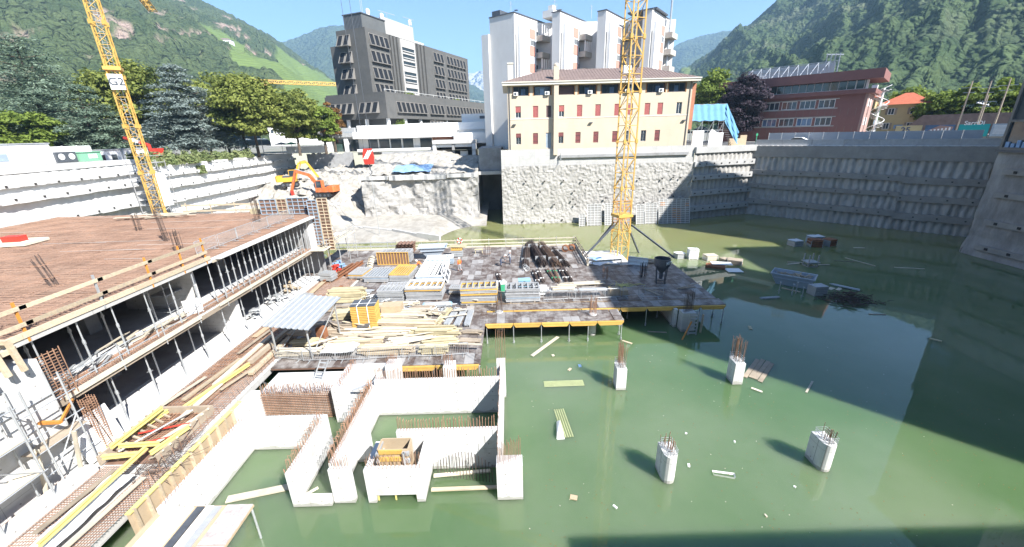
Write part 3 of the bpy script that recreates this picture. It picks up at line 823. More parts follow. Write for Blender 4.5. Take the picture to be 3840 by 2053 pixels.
fan = MB().tube((-.1,-.37,.31),(-.1,-.352,.31),.24,12).mesh('fan','steel_dark')
for i,(x,n) in enumerate(((1.6,'leftmost'),(7.5,'second'),(15.6,'third'),(22.6,'fourth'),(29.0,'rightmost'))):
    a = thing('air_conditioner','white air conditioner box on the top floor of the yellow building, '+n+' of five','air conditioner',(x,82.2,24.47),0,'air conditioners on the yellow building')
    inst(ac,'body',a); inst(fan,'fan',a)
# lamps below the string course
for i,(x,n) in enumerate(((1.2,'left'),(16.0,'middle'),(34,'right'))):
    lm = MB().box(-.3,-.35,-.12,.3,-.02,.08); lm.bar((0,0,0),(0,-.3,-.1),.06)
    solo(lm,'wall_lamp','steel_dark',f'small dark wall lamp under the string course, {n} of three','lamp',(x,82.2,19.4),group='wall lamps on the yellow building')

# --- white apartment tower, saw-tooth plan
tw = thing('apartment_tower', 'tall white apartment tower with pink panels and stepped balconies', 'building', (1.9,100,14.2), R(53.13))
HT = 28.2
pk = MB().box(-1.15,-.06,0,1.15,-.004,1.95).mesh('pink_panel','pink_panel')
twm = win_meshes(1.9,1.25,'white_paint','glass',.08,.1,3)
blc = MB().box(0,-2.4,0,4.2,0,.14).box(0,-2.4,.14,4.2,-2.3,1.15).box(0,-2.3,.14,.08,0,1.15).box(4.12,-2.3,.14,4.2,0,1.15).mesh('balcony','balcony')
gbl = MB().box(.05,-2.25,1.15,4.1,-2.2,1.25); 
for k in range(5): gbl.box(.05+k*1.0,-2.35,1.1,.17+k*1.0,-2.15,3.3)
glm = gbl.mesh('glazed_screen','white_paint')
for k in range(4):
    ox, oy = 6.0*k, -8.0*k
    lg = 6.9 if k == 0 else 2.0
    MB().box(ox,oy,0,ox+15,oy+lg,HT).build('tower_block','tower_wall',tw)
    MB().box(ox-.15,oy-.15,HT,ox+15.2,oy+lg+.1,HT+.18).build('roof_slab','steel_dark',tw)
    MB().box(ox+1.0,oy-.75,0,ox+7.6,oy-.003,HT-2.2).build('bay','white_wall',tw)
    MB().tube((ox+.45,oy-.12,0),(ox+.45,oy-.12,HT-4),.1).build('drain_pipe','steel_dark',tw)
    for f in range(7):
        z = 23.9-f*3.5
        if z < 6: break
        inst(pk,'pink_panel',tw,(ox+6.0,oy-.755,z),0)
        if f % 3 != 1 or k == 2: put_window(twm,tw,(ox+6.0,oy-.85,z-1.45))
        inst(blc,'balcony',tw,(ox+7.7,oy-.004,z-.25))
        MB().box(ox+8.4,oy-.06,z-.1,ox+12.4,oy-.006,z+2.0).build('balcony_door','glass',tw)
        if (f+k) % 2 == 0 and k < 3: inst(glm,'glazed_screen',tw,(ox+7.7,oy-.004,z-.25))
_c, _s = math.cos(R(53.13)), math.sin(R(53.13))
def _tl(x,y): x -= 1.9; y -= 100; return (x*_c+y*_s, -x*_s+y*_c)
MB().prism([_tl(*p) for p in ((-2.4,104.6),(5,107.5),(40,107.5),(40,117),(-2.4,117))],0,HT-.4).build('rear_block','tower_wall',tw)
MB().box(-.6,6.95,0,3,9,25.0).build('side_block','tower_wall',tw)
MB().box(.5,4.2,HT+.18,5.5,6.5,HT+1.3).build('roof_house','steel_dark',tw)
MB().box(9,-4.4,HT+.18,13.5,-1.6,HT+1.6).box(9.5,-4,HT+1.6,10.8,-2.8,HT+2.6).build('roof_house','tower_wall',tw)
MB().box(19.0,-24.6,HT+.18,27,-18,HT+.5).build('roof_house','steel_dark',tw)
an = MB()
for (x,y,h) in ((3,3,3.2),(13,-3,3.6),(13.4,-2.2,5.0),(17,-10,3),(24,-20,4.2)):
    an.tube((x,y,HT+.2),(x,y,HT+h),.05,4); an.tube((x-.6,y,HT+h-.3),(x+.6,y,HT+h-.3),.03,4); an.tube((x,y-.5,HT+h-.7),(x,y+.5,HT+h-.7),.03,4)
an.build('antennas','steel_galv',tw)
for (x,y,z) in ((4.2,2.4,1.6),(14.2,-3.2,2.6),(12.6,-3.4,2.2)):
    MB().lathe([(.02,.15),(.3,.05),(.5,0),(.5,.02),(.0,.12)],(x,y,HT+z),10).build('satellite_dish','steel_dark',tw)
MB().tube((27.2,-25.2,2),(27.2,-25.2,HT+3.5),.22,8).build('steel_flue','steel_galv',tw)

# --- dark grey office building with leaning windows
gb = thing('office_block', 'dark grey concrete office block with tilted windows on a wide podium', 'building', (-34.2,122,14.2), R(67))
wl, wh = 2.0, 3.1
def hooded(w, h, out):
    f = MB(); t = .16
    # side fins wider at the bottom, sill and head
    for sx in (-w/2, w/2-t):
        f.add([(sx,-.06,h),(sx+t,-.06,h),(sx+t,.15,h),(sx,.15,h),(sx,-out,0),(sx+t,-out,0),(sx+t,.15,0),(sx,.15,0)],[(0,1,2,3),(7,6,5,4),(0,4,5,1),(1,5,6,2),(2,6,7,3),(3,7,4,0)])
    f.box(-w/2+t,-out,0,w/2-t,.15,.18).box(-w/2+t,-.1,h-.16,w/2-t,.15,h)
    p = MB(); p.add([(-w/2+t,-out+.25,.18),(w/2-t,-out+.25,.18),(w/2-t,.02,h-.16),(-w/2+t,.02,h-.16)],[(0,1,2,3)])
    p.add([(-w/2+t,-out+.3,.18),(w/2-t,-out+.3,.18),(w/2-t,.07,h-.16),(-w/2+t,.07,h-.16)],[(3,2,1,0)])
    return f.mesh('window','grey_trim'), p.mesh('pane','glass_dark')
hw = hooded(2.0,3.1,.75); hw_l = hooded(2.0,3.0,1.5)
# podium (z relative to 14.2)
MB().box(0,0,8.5,67,22.5,15.0).build('podium','grey_facade',gb)
MB().box(0.3,.3,15.0,66.7,.55,15.5).box(.3,.55,15.0,.55,22.2,15.5).build('parapet','grey_facade',gb)
rl = MB()
for k in range(14): rl.bar((1+k*5,.9,15.5),(1+k*5,.9,16.2),.06)
rl.bar((1,.9,16.2),(66,.9,16.2),.07); rl.build('roof_rail','white_paint',gb)
MB().box(3,4,0,64,21,8.5).build('ground_floor','tower_dark',gb)
for x in (1,9,17,25,33): MB().box(x,.6,0,x+.7,1.4,8.5).build('pillar','white_wall',gb)
for y in (8,15,21.5): MB().box(.4,y,0,1.2,y+.7,8.5).build('pillar','white_wall',gb)
for a,b,n in ((4.4,19.8,7),(21.7,30.4,4),(31.8,61,12)):
    for i in range(n): put_window(hw,gb,(a+(b-a)*(i+.5)/n,-.01,10.1))
for a,b,n in ((11.7,20.8,4),(2.4,9.4,3)):
    for i in range(n): put_window(hw_l,gb,(-.01,a+(b-a)*(i+.5)/n,10.0),R(-90))
for i in range(4): put_window(hw,gb,(22.5+i*2.1,-.01-.0,5.0))
# upper slab
ux, uy = 2.7, 6.4
MB().box(ux,uy,15,ux+59.5,uy+10.5,32.3).build('tower_slab','grey_facade',gb)
MB().box(ux+.6,uy+10.5,15,ux+58,uy+14,28.7).build('rear_slab','grey_facade',gb)
for f in range(4):
    z = 31.2-3.1-f*4.28
    for a,b,n in ((1.1,9.6,4),(33.7,40.4,3),(42.4,57.3,6)):
        for i in range(n): put_window(hw,gb,(ux+a+(b-a)*(i+.5)/n,uy-.01,z))
    for i in range(2): put_window(hw_l,gb,(ux-.01,uy+5.4+2.35*(i+.5),z),R(-90))
for x in (10.2,11.8,13.4,24.0,26.0,28.0):
    MB().box(ux+x,uy-.55,15.2,ux+x+.7,uy-.003,32.2).build('fin','grey_facade',gb)
MB().box(ux+15,uy-.5,15.2,ux+22.6,uy-.003,32.0).build('stair_panel','stair_grey',gb)
for z in (29.5,27.6,25.6,22.6,20.6,17.9,16.0):
    MB().box(ux+15.6,uy-.8,z-.85,ux+21.8,uy-.5,z-.6).build('louvre_sill','stair_grey',gb)
    MB().box(ux+15.6,uy-.56,z-.55,ux+21.8,uy-.5,z+.25).build('louvre','glass',gb)
    MB().box(ux+15.5,uy-.7,z+.3,ux+21.9,uy-.5,z+.45).build('louvre_head','stair_grey',gb)
MB().box(ux+1,uy+1.5,32.3,ux+11,uy+8,36.0).build('roof_house','tower_dark',gb)
MB().box(ux+.8,uy+1.3,36.0,ux+11.2,uy+8.2,36.25).build('roof_slab','steel_dark',gb)
rib = MB()
for k in range(12): rib.box(ux+.92,uy+1.7+k*.5,32.4,ux+.998,uy+1.85+k*.5,35.9)
rib.build('cladding_ribs','steel_dark',gb)
MB().box(ux+11.3,uy+2,32.3,ux+26,uy+9,37.3).build('roof_house','stair_grey',gb)
MB().box(ux+27,uy+3,32.3,ux+33,uy+7,33.8).build('roof_house','white_wall',gb)
ra = MB()
for (x,y,h) in ((3,3,43),(6,5,44)): ra.tube((ux+x,uy+y,36.2),(ux+x,uy+y,h),.06,5)
ra.bar((ux+9,uy+2,38.5),(ux+17,uy+2,38.9),.1); ra.bar((ux+13,uy+2,37),(ux+13,uy+2,38.8),.1)
ra.bar((ux+21,uy+2,39.3),(ux+27,uy+2,39.6),.1); ra.bar((ux+25.5,uy+2,37),(ux+25.5,uy+2,39.4),.1)
ra.build('roof_mast','steel_galv',gb)
for (x,y,z) in ((4.5,2,36.3),(10,1.6,36.3),(26,3,38)): MB().lathe([(.5,0),(.6,.6),(.55,1.4),(.2,1.6)],(ux+x,uy+y,z),8).build('roof_vent','white_paint',gb)

# --- low white showroom left half demolished
wb_ = thing('showroom', 'low white flat roofed showroom with cut open garages at the pit edge', 'building', (-50.4,112,14.2))
def wx(x98): return x98*1.143+50.4
def wz(z98): return 18+(z98-18)*1.143-14.2
MB().box(wx(-41.5),1.2,0,wx(-3.4),16,wz(19.3)).build('wall','white_wall',wb_)
MB().box(wx(-44),-.4,wz(17.9),wx(-35.4),1.2,wz(19.9)).build('sign_fascia','form_grey',wb_)
MB().box(wx(-42.4),-.05,.02,wx(-41.3),1.19,wz(17.9)).box(wx(-38.3),-.05,.02,wx(-37.4),1.19,wz(17.9)).build('pier','white_wall',wb_)
MB().box(wx(-41.3),.9,.02,wx(-38.3),1.0,wz(17.4)).build('shop_window','glass_green',wb_)
MB().box(wx(-37.4),.95,.02,wx(-35.3),1.05,wz(17.3)).build('shop_window','glass',wb_)
MB().box(wx(-35.4),-2.2,wz(17.45),wx(-12),1.19,wz(18.9)).build('canopy','white_wall',wb_)
MB().box(wx(-35),.4,wz(18.9),wx(-24),8,wz(20.3)).build('roof_upstand','white_wall',wb_)
MB().box(wx(-23.9),.45,wz(18.9),wx(-3.4),9,wz(20.5)).build('roof_upstand','white_wall',wb_)
for i,(a,b) in enumerate(((-33,-30.7),(-30.4,-28),(-27.7,-25.2),(-24.8,-22.4),(-20.8,-18))):
    MB().box(wx(a),1.05,.6,wx(b),1.195,wz(17.2)).build('shop_window','glass',wb_)
    MB().box(wx(b)+.02,.9,.02,wx(b)+.25,1.19,wz(17.4)).build('mullion','white_paint',wb_)
MB().box(wx(-35),-1.6,-.9,wx(-18.2),-.2,.55).build('plinth','white_wall',wb_)
MB().box(wx(-17.6),-.6,wz(15.9),wx(-12.6),1.15,wz(17.4)).build('brick_panel','brick',wb_)
MB().box(wx(-12.3),-3.5,wz(15.9),wx(-3.6),1.15,wz(18.2)).build('wall_panel','white_wall',wb_)
MB().box(wx(-10.8),2,wz(20.5),wx(-4.6),9,wz(22.3)).build('roof_house','white_wall',wb_)
MB().box(wx(-6.6),1.93,wz(21.2),wx(-5.4),1.99,wz(21.8)).build('vent','steel_dark',wb_)
cz = MB()
for i in range(-4,5):
    for j in range(-4,5):
        if abs(i)+abs(j) < 4: pass
hb = MB().lathe([(.0,0),(.4,.01),(.0,.02)],(0,0,0),10)
sg = MB().prism_y([(0,-.35),(.35,.05),(.2,.32),(0,.18),(-.2,.32),(-.35,.05)],-.03,0)
sgo = sg.build('emblem','red_paint',wb_); sgo.location = (wx(-38.6),-.405,wz(18.95))
tl = MB()
for k in range(9): tl.box(wx(-41.2)+k*.28,-.43,wz(18.9),wx(-41.2)+k*.28+.18,-.405,wz(18.9)+.16)
for k in range(9): tl.box(wx(-37.9)+k*.25,-.43,wz(18.9),wx(-37.9)+k*.25+.16,-.405,wz(18.9)+.16)
tl.build('sign_lettering','form_blue',wb_)
# garage level below, opened by the demolition
gg = thing('garage', 'cut open concrete garage with two dark bays below the white showroom', 'garage', (-18.9,104.4,12.6))
MB().box(-19,104.3,15.7,-8.2,112,16.6).build('roof_slab','concrete',gg,world=True)
MB().box(-19,104.6,12.0,-18.2,112,15.69).build('pier','white_wall',gg,world=True)
MB().box(-14.2,104.6,12.0,-13.6,105.4,15.69).build('pillar','concrete_grey',gg,world=True)
MB().box(-9.2,104.4,11.5,-8.3,112,15.69).build('pier','white_wall',gg,world=True)
MB().box(-18.15,104.9,14.9,-9.3,105.1,15.6).build('roller_door','white_paint',gg,world=True)
MB().box(-18.1,109.5,11,-9.3,110,15.6).build('back_wall','tower_dark',gg,world=True)
MB().box(-18.1,104.7,11.9,-9.25,109.4,12.6).build('floor','concrete_grey',gg,world=True)
MB().box(-12.3,105.3,12.6,-10.4,106.2,13.9).build('cabinet','white_paint',gg,world=True)
st = MB()
for k in range(7): st.box(-21.6+k*.35,105.0,11.6-k*0+.1,-21.25+k*.35,106.8,13.9-k*.32)
solo(st,'broken_stair','concrete','white broken stair flight between the garage and the showroom plinth','stairs')

# --- red brown office block across the street
rb = thing('red_office', 'red brown office building with ribbon windows and a jutting glazed top storey', 'building', (57.2,114.8,14.2), R(-45))
LR = 29.4
ops = []
for r_,(za,zb) in enumerate(((3.5,5.3),(7.3,9.1))):
    for i in range(6): ops.append((3.0+i*3.65,3.0+i*3.65+3.1,za,zb))
wall_open(LR,9.9,.3,ops).build('wall','red_facade',rb)
MB().box(.05,.31,0,LR,13,9.9).build('core_wall','tower_dark',rb)
rw = win_meshes(3.1,1.8,'white_paint','glass',.12,.14,2); rw2 = win_meshes(3.1,1.8,'white_paint','glass_blue',.12,.14,2)
for i in range(6):
    put_window(rw,rb,(3.0+i*3.65+1.55,.08,7.3)); put_window(rw if i % 2 else rw2,rb,(3.0+i*3.65+1.55,.08,3.5))
for z in (3.28,5.3,7.08,9.1): MB().box(2.8,-.06,z,25,-.003,z+.2).build('window_band','stair_grey',rb)
jl = MB()
for k in range(21): jl.box(k*1.4+.4,-.03,0,k*1.4+.44,-.002,3.2); jl.box(k*1.4+.4,-.03,5.55,k*1.4+.44,-.002,7.0)
jl.build('panel_joints','grey_trim',rb)
MB().box(LR+.003,0.02,0,LR+.5,13,9.9).build('end_wall','red_end',rb)
for z in (3.4,7.3):
    for y in (2,6): MB().box(LR+.5,y,z,LR+.58,y+1.4,z+1.6).build('end_window','white_paint',rb)
MB().box(-.5,-1.0,9.9,LR+1.6,13.5,10.8).build('balcony_band','red_facade',rb)
MB().box(0,.4,10.8,LR-.4,12.5,12.7).build('glazed_storey','glass_green',rb)
mu = MB()
for k in range(20): mu.box(k*1.5+.2,.3,10.8,k*1.5+.3,.42,12.7)
mu.box(0,.3,10.8,LR-.4,.41,10.95); mu.build('mullions','white_paint',rb)
MB().box(LR-.4,.3,10.8,LR-.1,2.2,12.7).box(LR-2.2,.25,10.8,LR-2.0,.45,12.7).build('corner_frame','white_paint',rb)
MB().box(-.8,-1.6,12.7,LR+2.4,13.8,14.5).build('roof_fascia','red_facade',rb)
MB().box(-.6,-1.4,14.5,LR+2.2,13.6,14.62).build('roof','roof_tile',rb)
fr = MB(); y0, y1 = 3.5, 5.5
for k in range(9):
    x = 3.5+k*2.0
    fr.bar((x,y0,14.6),(x+1.2,y1,17.6),.12); fr.bar((x+1.8,y0,14.6),(x+1.2,y1,17.6),.09)
fr.bar((3.5,y0,15.6),(22,y0,15.6),.12).bar((4.7,y1,17.6),(22.5,y1,17.6),.13).bar((3.5,y1,16.6),(22,y1,16.6),.1)
for k in range(4): fr.bar((20.5+k*.8,y0-.5,14.6),(20.5+k*.8,y0-.5,18.9),.18)
fr.bar((20.3,y0-.5,18.9),(23.4,y0+.5,18.6),.22); fr.build('sign_frame','lattice_grey',rb)
MB().box(3.6,y1+.1,15.0,22,y1+.2,17.4).build('sign_mesh','lattice_grey',rb)
def text_mesh(txt, size, mat, extrude=.02):
    cu = bpy.data.curves.new('text','FONT'); cu.body = txt; cu.size = size; cu.extrude = extrude; cu.offset = size*.018; cu.align_x = 'CENTER'; cu.align_y = 'CENTER'
    o = bpy.data.objects.new('text',cu); COL.objects.link(o)
    dg = bpy.context.evaluated_depsgraph_get()
    me = bpy.data.meshes.new_from_object(o.evaluated_get(dg)); me.materials.clear(); me.materials.append(MAT[mat])
    bpy.data.objects.remove(o); bpy.data.curves.remove(cu)
    return me
def put_text(txt, size, mat, name, parent, loc, rot):
    o = bpy.data.objects.new(name, text_mesh(txt,size,mat)); COL.objects.link(o)
    o.parent = parent; o.location = loc; o.rotation_euler = rot; return o
put_text('markas',1.7,'white_paint','sign_lettering',rb,(6.4,y0-.3,15.5),(R(90),0,0))

# --- yellow villa with red hip roofs
vl = thing('villa', 'yellow house with red tiled hip roofs behind the hoarding posters', 'building', (93.3,106.7,14.2), R(-45))
MB().box(0,0,0,8.4,9,8.0).build('wall','house_yellow',vl)
rfm = MB(); rfm.add([(-1,-1,7.9),(9.4,-1,7.9),(9.4,10,7.9),(-1,10,7.9),(3.5,4.5,10.6),(5,4.5,10.6)],[(0,1,5,4),(1,2,5),(2,3,4,5),(3,0,4),(3,2,1,0)]); rfm.build('roof','red_roof',vl)
vw = win_meshes(1.2,1.5,'white_paint','glass',.1,.1,1)
for x,z in ((2,5.6),(6,5.6),(1.7,2.2),(6,2.2)):
    w = put_window(vw,vl,(x,-.08,z)); MB().box(-1.05,-.02,0,-.62,.06,1.5).build('shutter','timber_old',w); MB().box(.62,-.02,0,1.05,.06,1.5).build('shutter','timber_old',w)
MB().box(3.2,-.1,2.3,4.8,-.005,3.2).build('street_sign','tarp_blue',vl)
v2 = thing('villa', 'red roofed house partly hidden behind the yellow villa', 'building', (88.5,117,14.2), R(-45))
MB().box(0,0,0,9,8,10).build('wall','house_yellow',v2)
rfm = MB(); rfm.add([(-1,-1,9.9),(10,-1,9.9),(10,9,9.9),(-1,9,9.9),(3.5,4,13.4),(5.5,4,13.4)],[(0,1,5,4),(1,2,5),(2,3,4,5),(3,0,4),(3,2,1,0)]); rfm.build('roof','red_roof',v2)
MB().box(6.5,1,11,8.5,2.6,13).build('dormer','white_wall',v2)
sp = thing('spiral_stair','white spiral fire escape beside the red brown office','stairs',(83.6,96.2,14.2))
mb = MB().tube((0,0,0),(0,0,11),.2,8); mb.build('column','white_paint',sp)
for k in range(40):
    a = k*.45; MB().obox((.75*math.cos(a),.75*math.sin(a),.27*k+.1),(1.3,.5,.06),a).build('tread','white_paint',sp)
mb = MB(); pts = [(1.4*math.cos(k*.45),1.4*math.sin(k*.45),.27*k+1.0) for k in range(40)]; mb.path(pts,.06,4); mb.build('handrail','white_paint',sp)
# billboards on the hoarding
def billboard(label, a, w, mat, txt=None, tmat='white_paint', s=21.0, z=15.2, h=2.1):
    x,y,_ = diag(s,a); t = thing('billboard',label,'billboard',(x,y,14.33),R(-45),'billboards on the street hoarding')
    MB().box(0,0,z-14.33-.1,w,.08,z-14.33+h).build('board',mat,t)
    MB().box(-.06,-.03,0,.02,.12,z-14.33+h+.05).box(w-.02,-.03,0,w+.06,.12,z-14.33+h+.05).build('post','steel_dark',t)
    if txt: put_text(txt[0],txt[1],tmat,'lettering',t,(txt[2],-.03,z-14.33+txt[3]),(R(90),0,0))
    return t
# ------------------------------------------------------------------ street side at right
billboard('yellow poster with the number 25 on the hoarding', 19.84, 4.0, 'house_yellow', ('25',1.5,1.6,1.2), 'trousers')
b2 = billboard('poster with a picture of a building, left of the teal poster', 24.25, 4.1, 'glass_blue')
MB().prism_y([(.5,1.0),(3.6,1.5),(3.9,2.6),(2.0,2.9),(.4,1.9)],-.02,-.004).build('picture','red_end',b2)
for k in range(6): MB().box(.8+k*.5,-.03,1.4+k*.1,1.05+k*.5,-.021,2.1+k*.08).build('picture_window','white_paint',b2)
billboard('teal poster with white lettering on the hoarding', 28.82, 4.0, 'teal', ('SarrDi',1.0,1.9,2.3))
b4 = billboard('white text poster at the right end of the hoarding', 33.06, 3.2, 'form_blue')
for k in range(7): MB().box(.3,-.02,2.6-k*.22,2.6-.2*(k%3),-.004,2.66-k*.22).build('text_line','white_paint',b4)
pf = thing('street_parapet','grey concrete parapet along the street edge above the shaded wall','wall',(63,74.6,14.2))
x0,y0_,_ = diag(.1,-.5); 
for k in range(7):
    a0, a1 = -.3+k*4.85, -.3+(k+1)*4.85-.03
    mb = MB(); p = diag(.55,a0); q = diag(.55,a1); mb.bar((p[0],p[1],14.75),(q[0],q[1],14.75),.35,1.1); mb.build('parapet_panel','form_grey',pf,world=True)
p = diag(.2,-.4); q = diag(.2,33.6); MB().bar((p[0],p[1],14.17),(q[0],q[1],14.17),.5,.12).build('coping','white_paint',pf,world=True)
nf = thing('noise_fence','row of pale grey fence panels along the street','fence',(*diag(5.2,1)[:2],14.2))
for k in range(13):
    a0, a1 = .8+k*2.35, .8+(k+1)*2.35-.06
    p = diag(5.2,a0); q = diag(5.2,a1)
    MB().bar((p[0],p[1],15.4),(q[0],q[1],15.4),.06,2.2).build('fence_panel','lattice_grey',nf,world=True)
    MB().bar((p[0],p[1],14.2),(p[0],p[1],16.55),.1).build('fence_post','steel_galv',nf,world=True)
def lamp_box(a):
    x,y,_ = diag(-.25,a); solo(MB().box(-.35,-.2,-.15,.35,.2,.15),'wall_lamp','white_paint','small white lamp box under the street coping, '+('left' if a < 8 else 'right')+' one','lamp',(x,y,13.85),R(-45),'lamp boxes under the coping')
lamp_box(4.5); lamp_box(21)
def car(name,label,loc,rz,body,van=False):
    c = thing(name,label,'van' if van else 'car',loc,rz)
    L = 4.4
    if van: prof = [(-2.2,.35),(2.2,.35),(2.25,.9),(1.3,1.15),(.7,1.85),(-2.1,1.9),(-2.25,1.0)]
    else: prof = [(-2.2,.35),(2.2,.35),(2.25,.75),(1.2,.95),(.35,1.42),(-1.0,1.42),(-1.9,.98),(-2.25,.85)]
    MB().prism_y([(x,z) for x,z in prof],-.85,.85).build('body',body,c)
    if van: MB().prism_y([(.6,1.2),(1.2,1.2),(.65,1.75),(-1.9,1.78),(-1.95,1.2)],-.87,.87).build('windows','glass',c)
    else: MB().prism_y([(1.0,.98),(.32,1.36),(-.95,1.36),(-1.7,1.0)],-.87,.87).build('windows','glass',c)
    for x in (-1.4,1.4):
        for y in (-.8,.8): w = MB().tube((x,y-.1,.33),(x,y+.1,.33),.33,12).build('wheel','black_rubber',c); MB().tube((x,y-.11,.33),(x,y+.11,.33),.18,8).build('rim','steel_galv',w)
    for y in (-.6,.6): MB().box(2.2,y-.2,.62,2.28,y+.2,.78).build('headlight','white_paint',c)
    return c
x,y,_ = diag(3.2,6.2); car('parked_car','white car driving behind the grey street parapet',(x,y,14.205),R(135),'white_paint')
x,y,_ = diag(24.5,36); car('parked_van','white van parked above the text poster at right',(x,y,15.3),R(-45),'white_paint',True)
struct(MB().obox((*diag(29,33)[:2],14.75),(40,10,1.08),R(-45)).build('embankment','paving'))
po = [((93,87),25.4,'plain leaning'),((94.8,85.2),25.2,'stayed'),((96.6,83.6),25.4,'right hand'),((91.8,82.2),22.5,'short')]
for (x,y),h,n in po:
    t = thing('utility_pole',f'{n} wooden utility pole standing at the street by the right edge','pole',(x,y,14.2))
    MB().tube((0,0,0),(0,0,h-14.2),.16,7,.11).build('shaft','timber_old',t)
    MB().bar((-.9,.9,h-15.4),(.9,-.9,h-15.4),.1).bar((-.6,.6,h-16.3),(.6,-.6,h-16.3),.1).build('crossarm','steel_galv',t)
    MB().tube((0,0,h-17),(1.2,1.4,.5),.02,4).build('stay_wire','steel_galv',t)
for i in range(5):
    ls = thing('floodlight','white floodlight on the stayed pole, number '+ordn(i+1)+' from the left','lamp',(94.0+.25*i,85.6-.25*i,21.2-.12*i),0,'floodlights on the stayed pole')
    MB().lathe([(.05,.25),(.16,.1),(.2,0),(.18,-.01)],(0,0,0),8).build('shade','white_paint',ls)
    MB().tube((0,0,.25),(.25,-.1,.6),.03,4).build('arm','steel_galv',ls)
solo(MB().box(-12,-6,0,12,6,2.6).prism_y([(-12.5,2.6),(12.5,2.6),(10,5.2),(-10,5.2)],-6.5,6.5),'long_shed','roof_tile','long low shed with a brown roof below the trees at right','building',(108,96,14.2),R(-45))
# grey building at the right edge, only its corner is in view
def tall_block(name,label,x0,y0,x1,y1,z0,z1,mat,storey=3.4,winw=1.6,gap=3.2):
    t = thing(name,label,'building',(x0,y0,z0))
    MB().box(0,0,0,x1-x0,y1-y0,z1-z0).build('wall',mat,t)
    MB().box(-.5,-.5,z1-z0,x1-x0+.5,y1-y0+.5,z1-z0+.5).build('roof_slab','steel_dark',t)
    ms = win_meshes(winw,1.7,'grey_trim','glass',.1,.12,1)
    n = int((z1-z0-2.5)/storey)
    for f in range(n):
        z = 1.6+f*storey+(2.2 if z0 < 14 else 0)
        for k in range(int((y1-y0-1)/gap)): put_window(ms,t,(-.06,(y1-y0)-1.6-k*gap,z),R(-90))
        for k in range(int((x1-x0-1)/gap)): put_window(ms,t,(1.8+k*gap,-.06,z))
        if f < 3 and name == 'grey_block':
            for k in range(int((x1-x0-1)/gap)): put_window(ms,t,(1.8+k*gap,y1-y0+.06,z),R(180))
    return t
g3 = tall_block('grey_block','grey building standing on the rough wall corner at the right edge',65.4,40,90,54.6,14.25,47,'tower_dark')
MB().box(-.55,11.2,-.3,1.5,15.0,0).build('base_beam','steel_dark',g3)
MB().box(-.4,11.4,0,-.1,14.75,.3).box(-.4,14.5,.3,-.1,14.8,9).box(-.4,10.8,.3,-.1,11.1,9).box(-.4,11.1,3.4,-.1,14.5,3.7).build('shop_frame','grey_trim',g3)
MB().box(-.14,11.1,.3,-.1,14.5,3.4).build('shop_glass','glass',g3)
mb = MB(); 
for k in range(5): mb.box(-.32,11.5+k*.6,.32,-.16,11.9+k*.6,.8+.2*(k%3))
mb.build('shop_goods','tarp_blue',g3)
tall_block('high_rise','tall apartment block beside the pit that shades the water',46.0,-.8,68.2,13.8,14.22,49,'tower_dark')
tall_block('terrace_house','grey apartment house next to the tall block at right',67.0,14.6,80,27,14.22,43,'tower_dark')
tall_block('terrace_house','lower grey house beside the grey corner building at right',67.0,27.4,80,39.6,14.22,31,'tower_dark')
tall_block('near_house','grey house standing right behind the viewpoint',18,-16,44,-2.2,14.22,19.6,'tower_dark')
tall_block('sky_blocker','long grey apartment row across the street behind the viewpoint',-90,-52,12,-27,14.22,38,'tower_dark')  # unseen blocks added to cut the sky light on the shaded water
tall_block('sky_blocker','tall grey corner house behind the viewpoint at right',20,-60,95,-34,14.22,40,'tower_dark')

# scaffold with blue netting beside the yellow building
sc = thing('scaffold','scaffold stair tower draped in blue netting right of the yellow building','scaffold',(36.4,84.2,14.4))
mb = MB()
for x in (0,2.2,4.4,6.4):
    for y in (0,2.0): mb.tube((x,y,0),(x,y,7.9),.06,5)
for z in (1.0,3.0,5.0,6.2,7.0,7.8):
    for y in (0,2.0): mb.tube((0,y,z),(6.4,y,z),.05,4)
    for x in (0,2.2,4.4,6.4): mb.tube((x,0,z),(x,2,z),.05,4)
for x in (0,2.2,4.4): mb.tube((x,-.05,.2+x*.0),(x+2.2,-.05,4.8),.05,4)
mb.build('tubes','steel_galv',sc)
mb = MB().box(0,0,4.75,6.4,2,4.85)
for k in range(13): mb.box(6.4+k*.22,.1,4.6-k*.36,6.65+k*.22,1.9,4.66-k*.36)
mb.build('deck_boards','steel_galv',sc)
gx_, gz_ = np.meshgrid(np.linspace(0,6.6,40), np.linspace(4.8,7.8,16), indexing='ij')
mb = MB(); mb.grid(np.stack([gx_, -.12+.03*np.sin(gx_*5+gz_), gz_+.08*np.sin(gx_*3)],-1)); mb.build('net','net_blue',sc)
gx_, gz_ = np.meshgrid(np.linspace(0,1,30), np.linspace(0,1,16), indexing='ij')
mb = MB(); mb.grid(np.stack([6.5+gx_*3.1+.1*np.sin(gz_*20), -.2+.07*np.sin(gx_*11+gz_*6), (7.7-gx_*5.2)*gz_+(4.6-gx_*4.4)*(1-gz_)],-1)); mb.build('net','net_blue',sc)
solo(MB().box(0,0,0,2.2,.3,3.0),'plywood_hut','white_wall','white board panel standing under the blue netting, left one','panel',(36.6,83.4,14.4))
solo(MB().box(0,0,0,2.8,.3,2.6).prism_y([(0,2.6),(1.6,2.6),(.4,3.3)],0,.29),'plywood_hut','white_wall','white board panel with a broken top under the blue netting','panel',(40.0,83.6,14.35))
solo(MB().box(0,0,0,4.2,.25,1.4).box(2.6,0,1.4,4.2,.25,2.0),'site_hoarding','plywood','pale timber hoarding at the corner where the sunlit and shaded walls meet','fence',(45.0,85.2,14.3),R(14))
solo(MB().tube((0,0,0),(0,0,2.4),.09,6).box(-.2,-.05,1.9,.2,.05,2.3),'sign_post','green_paint','green post at the left end of the street parapet','post',(51.9,87.6,14.2))

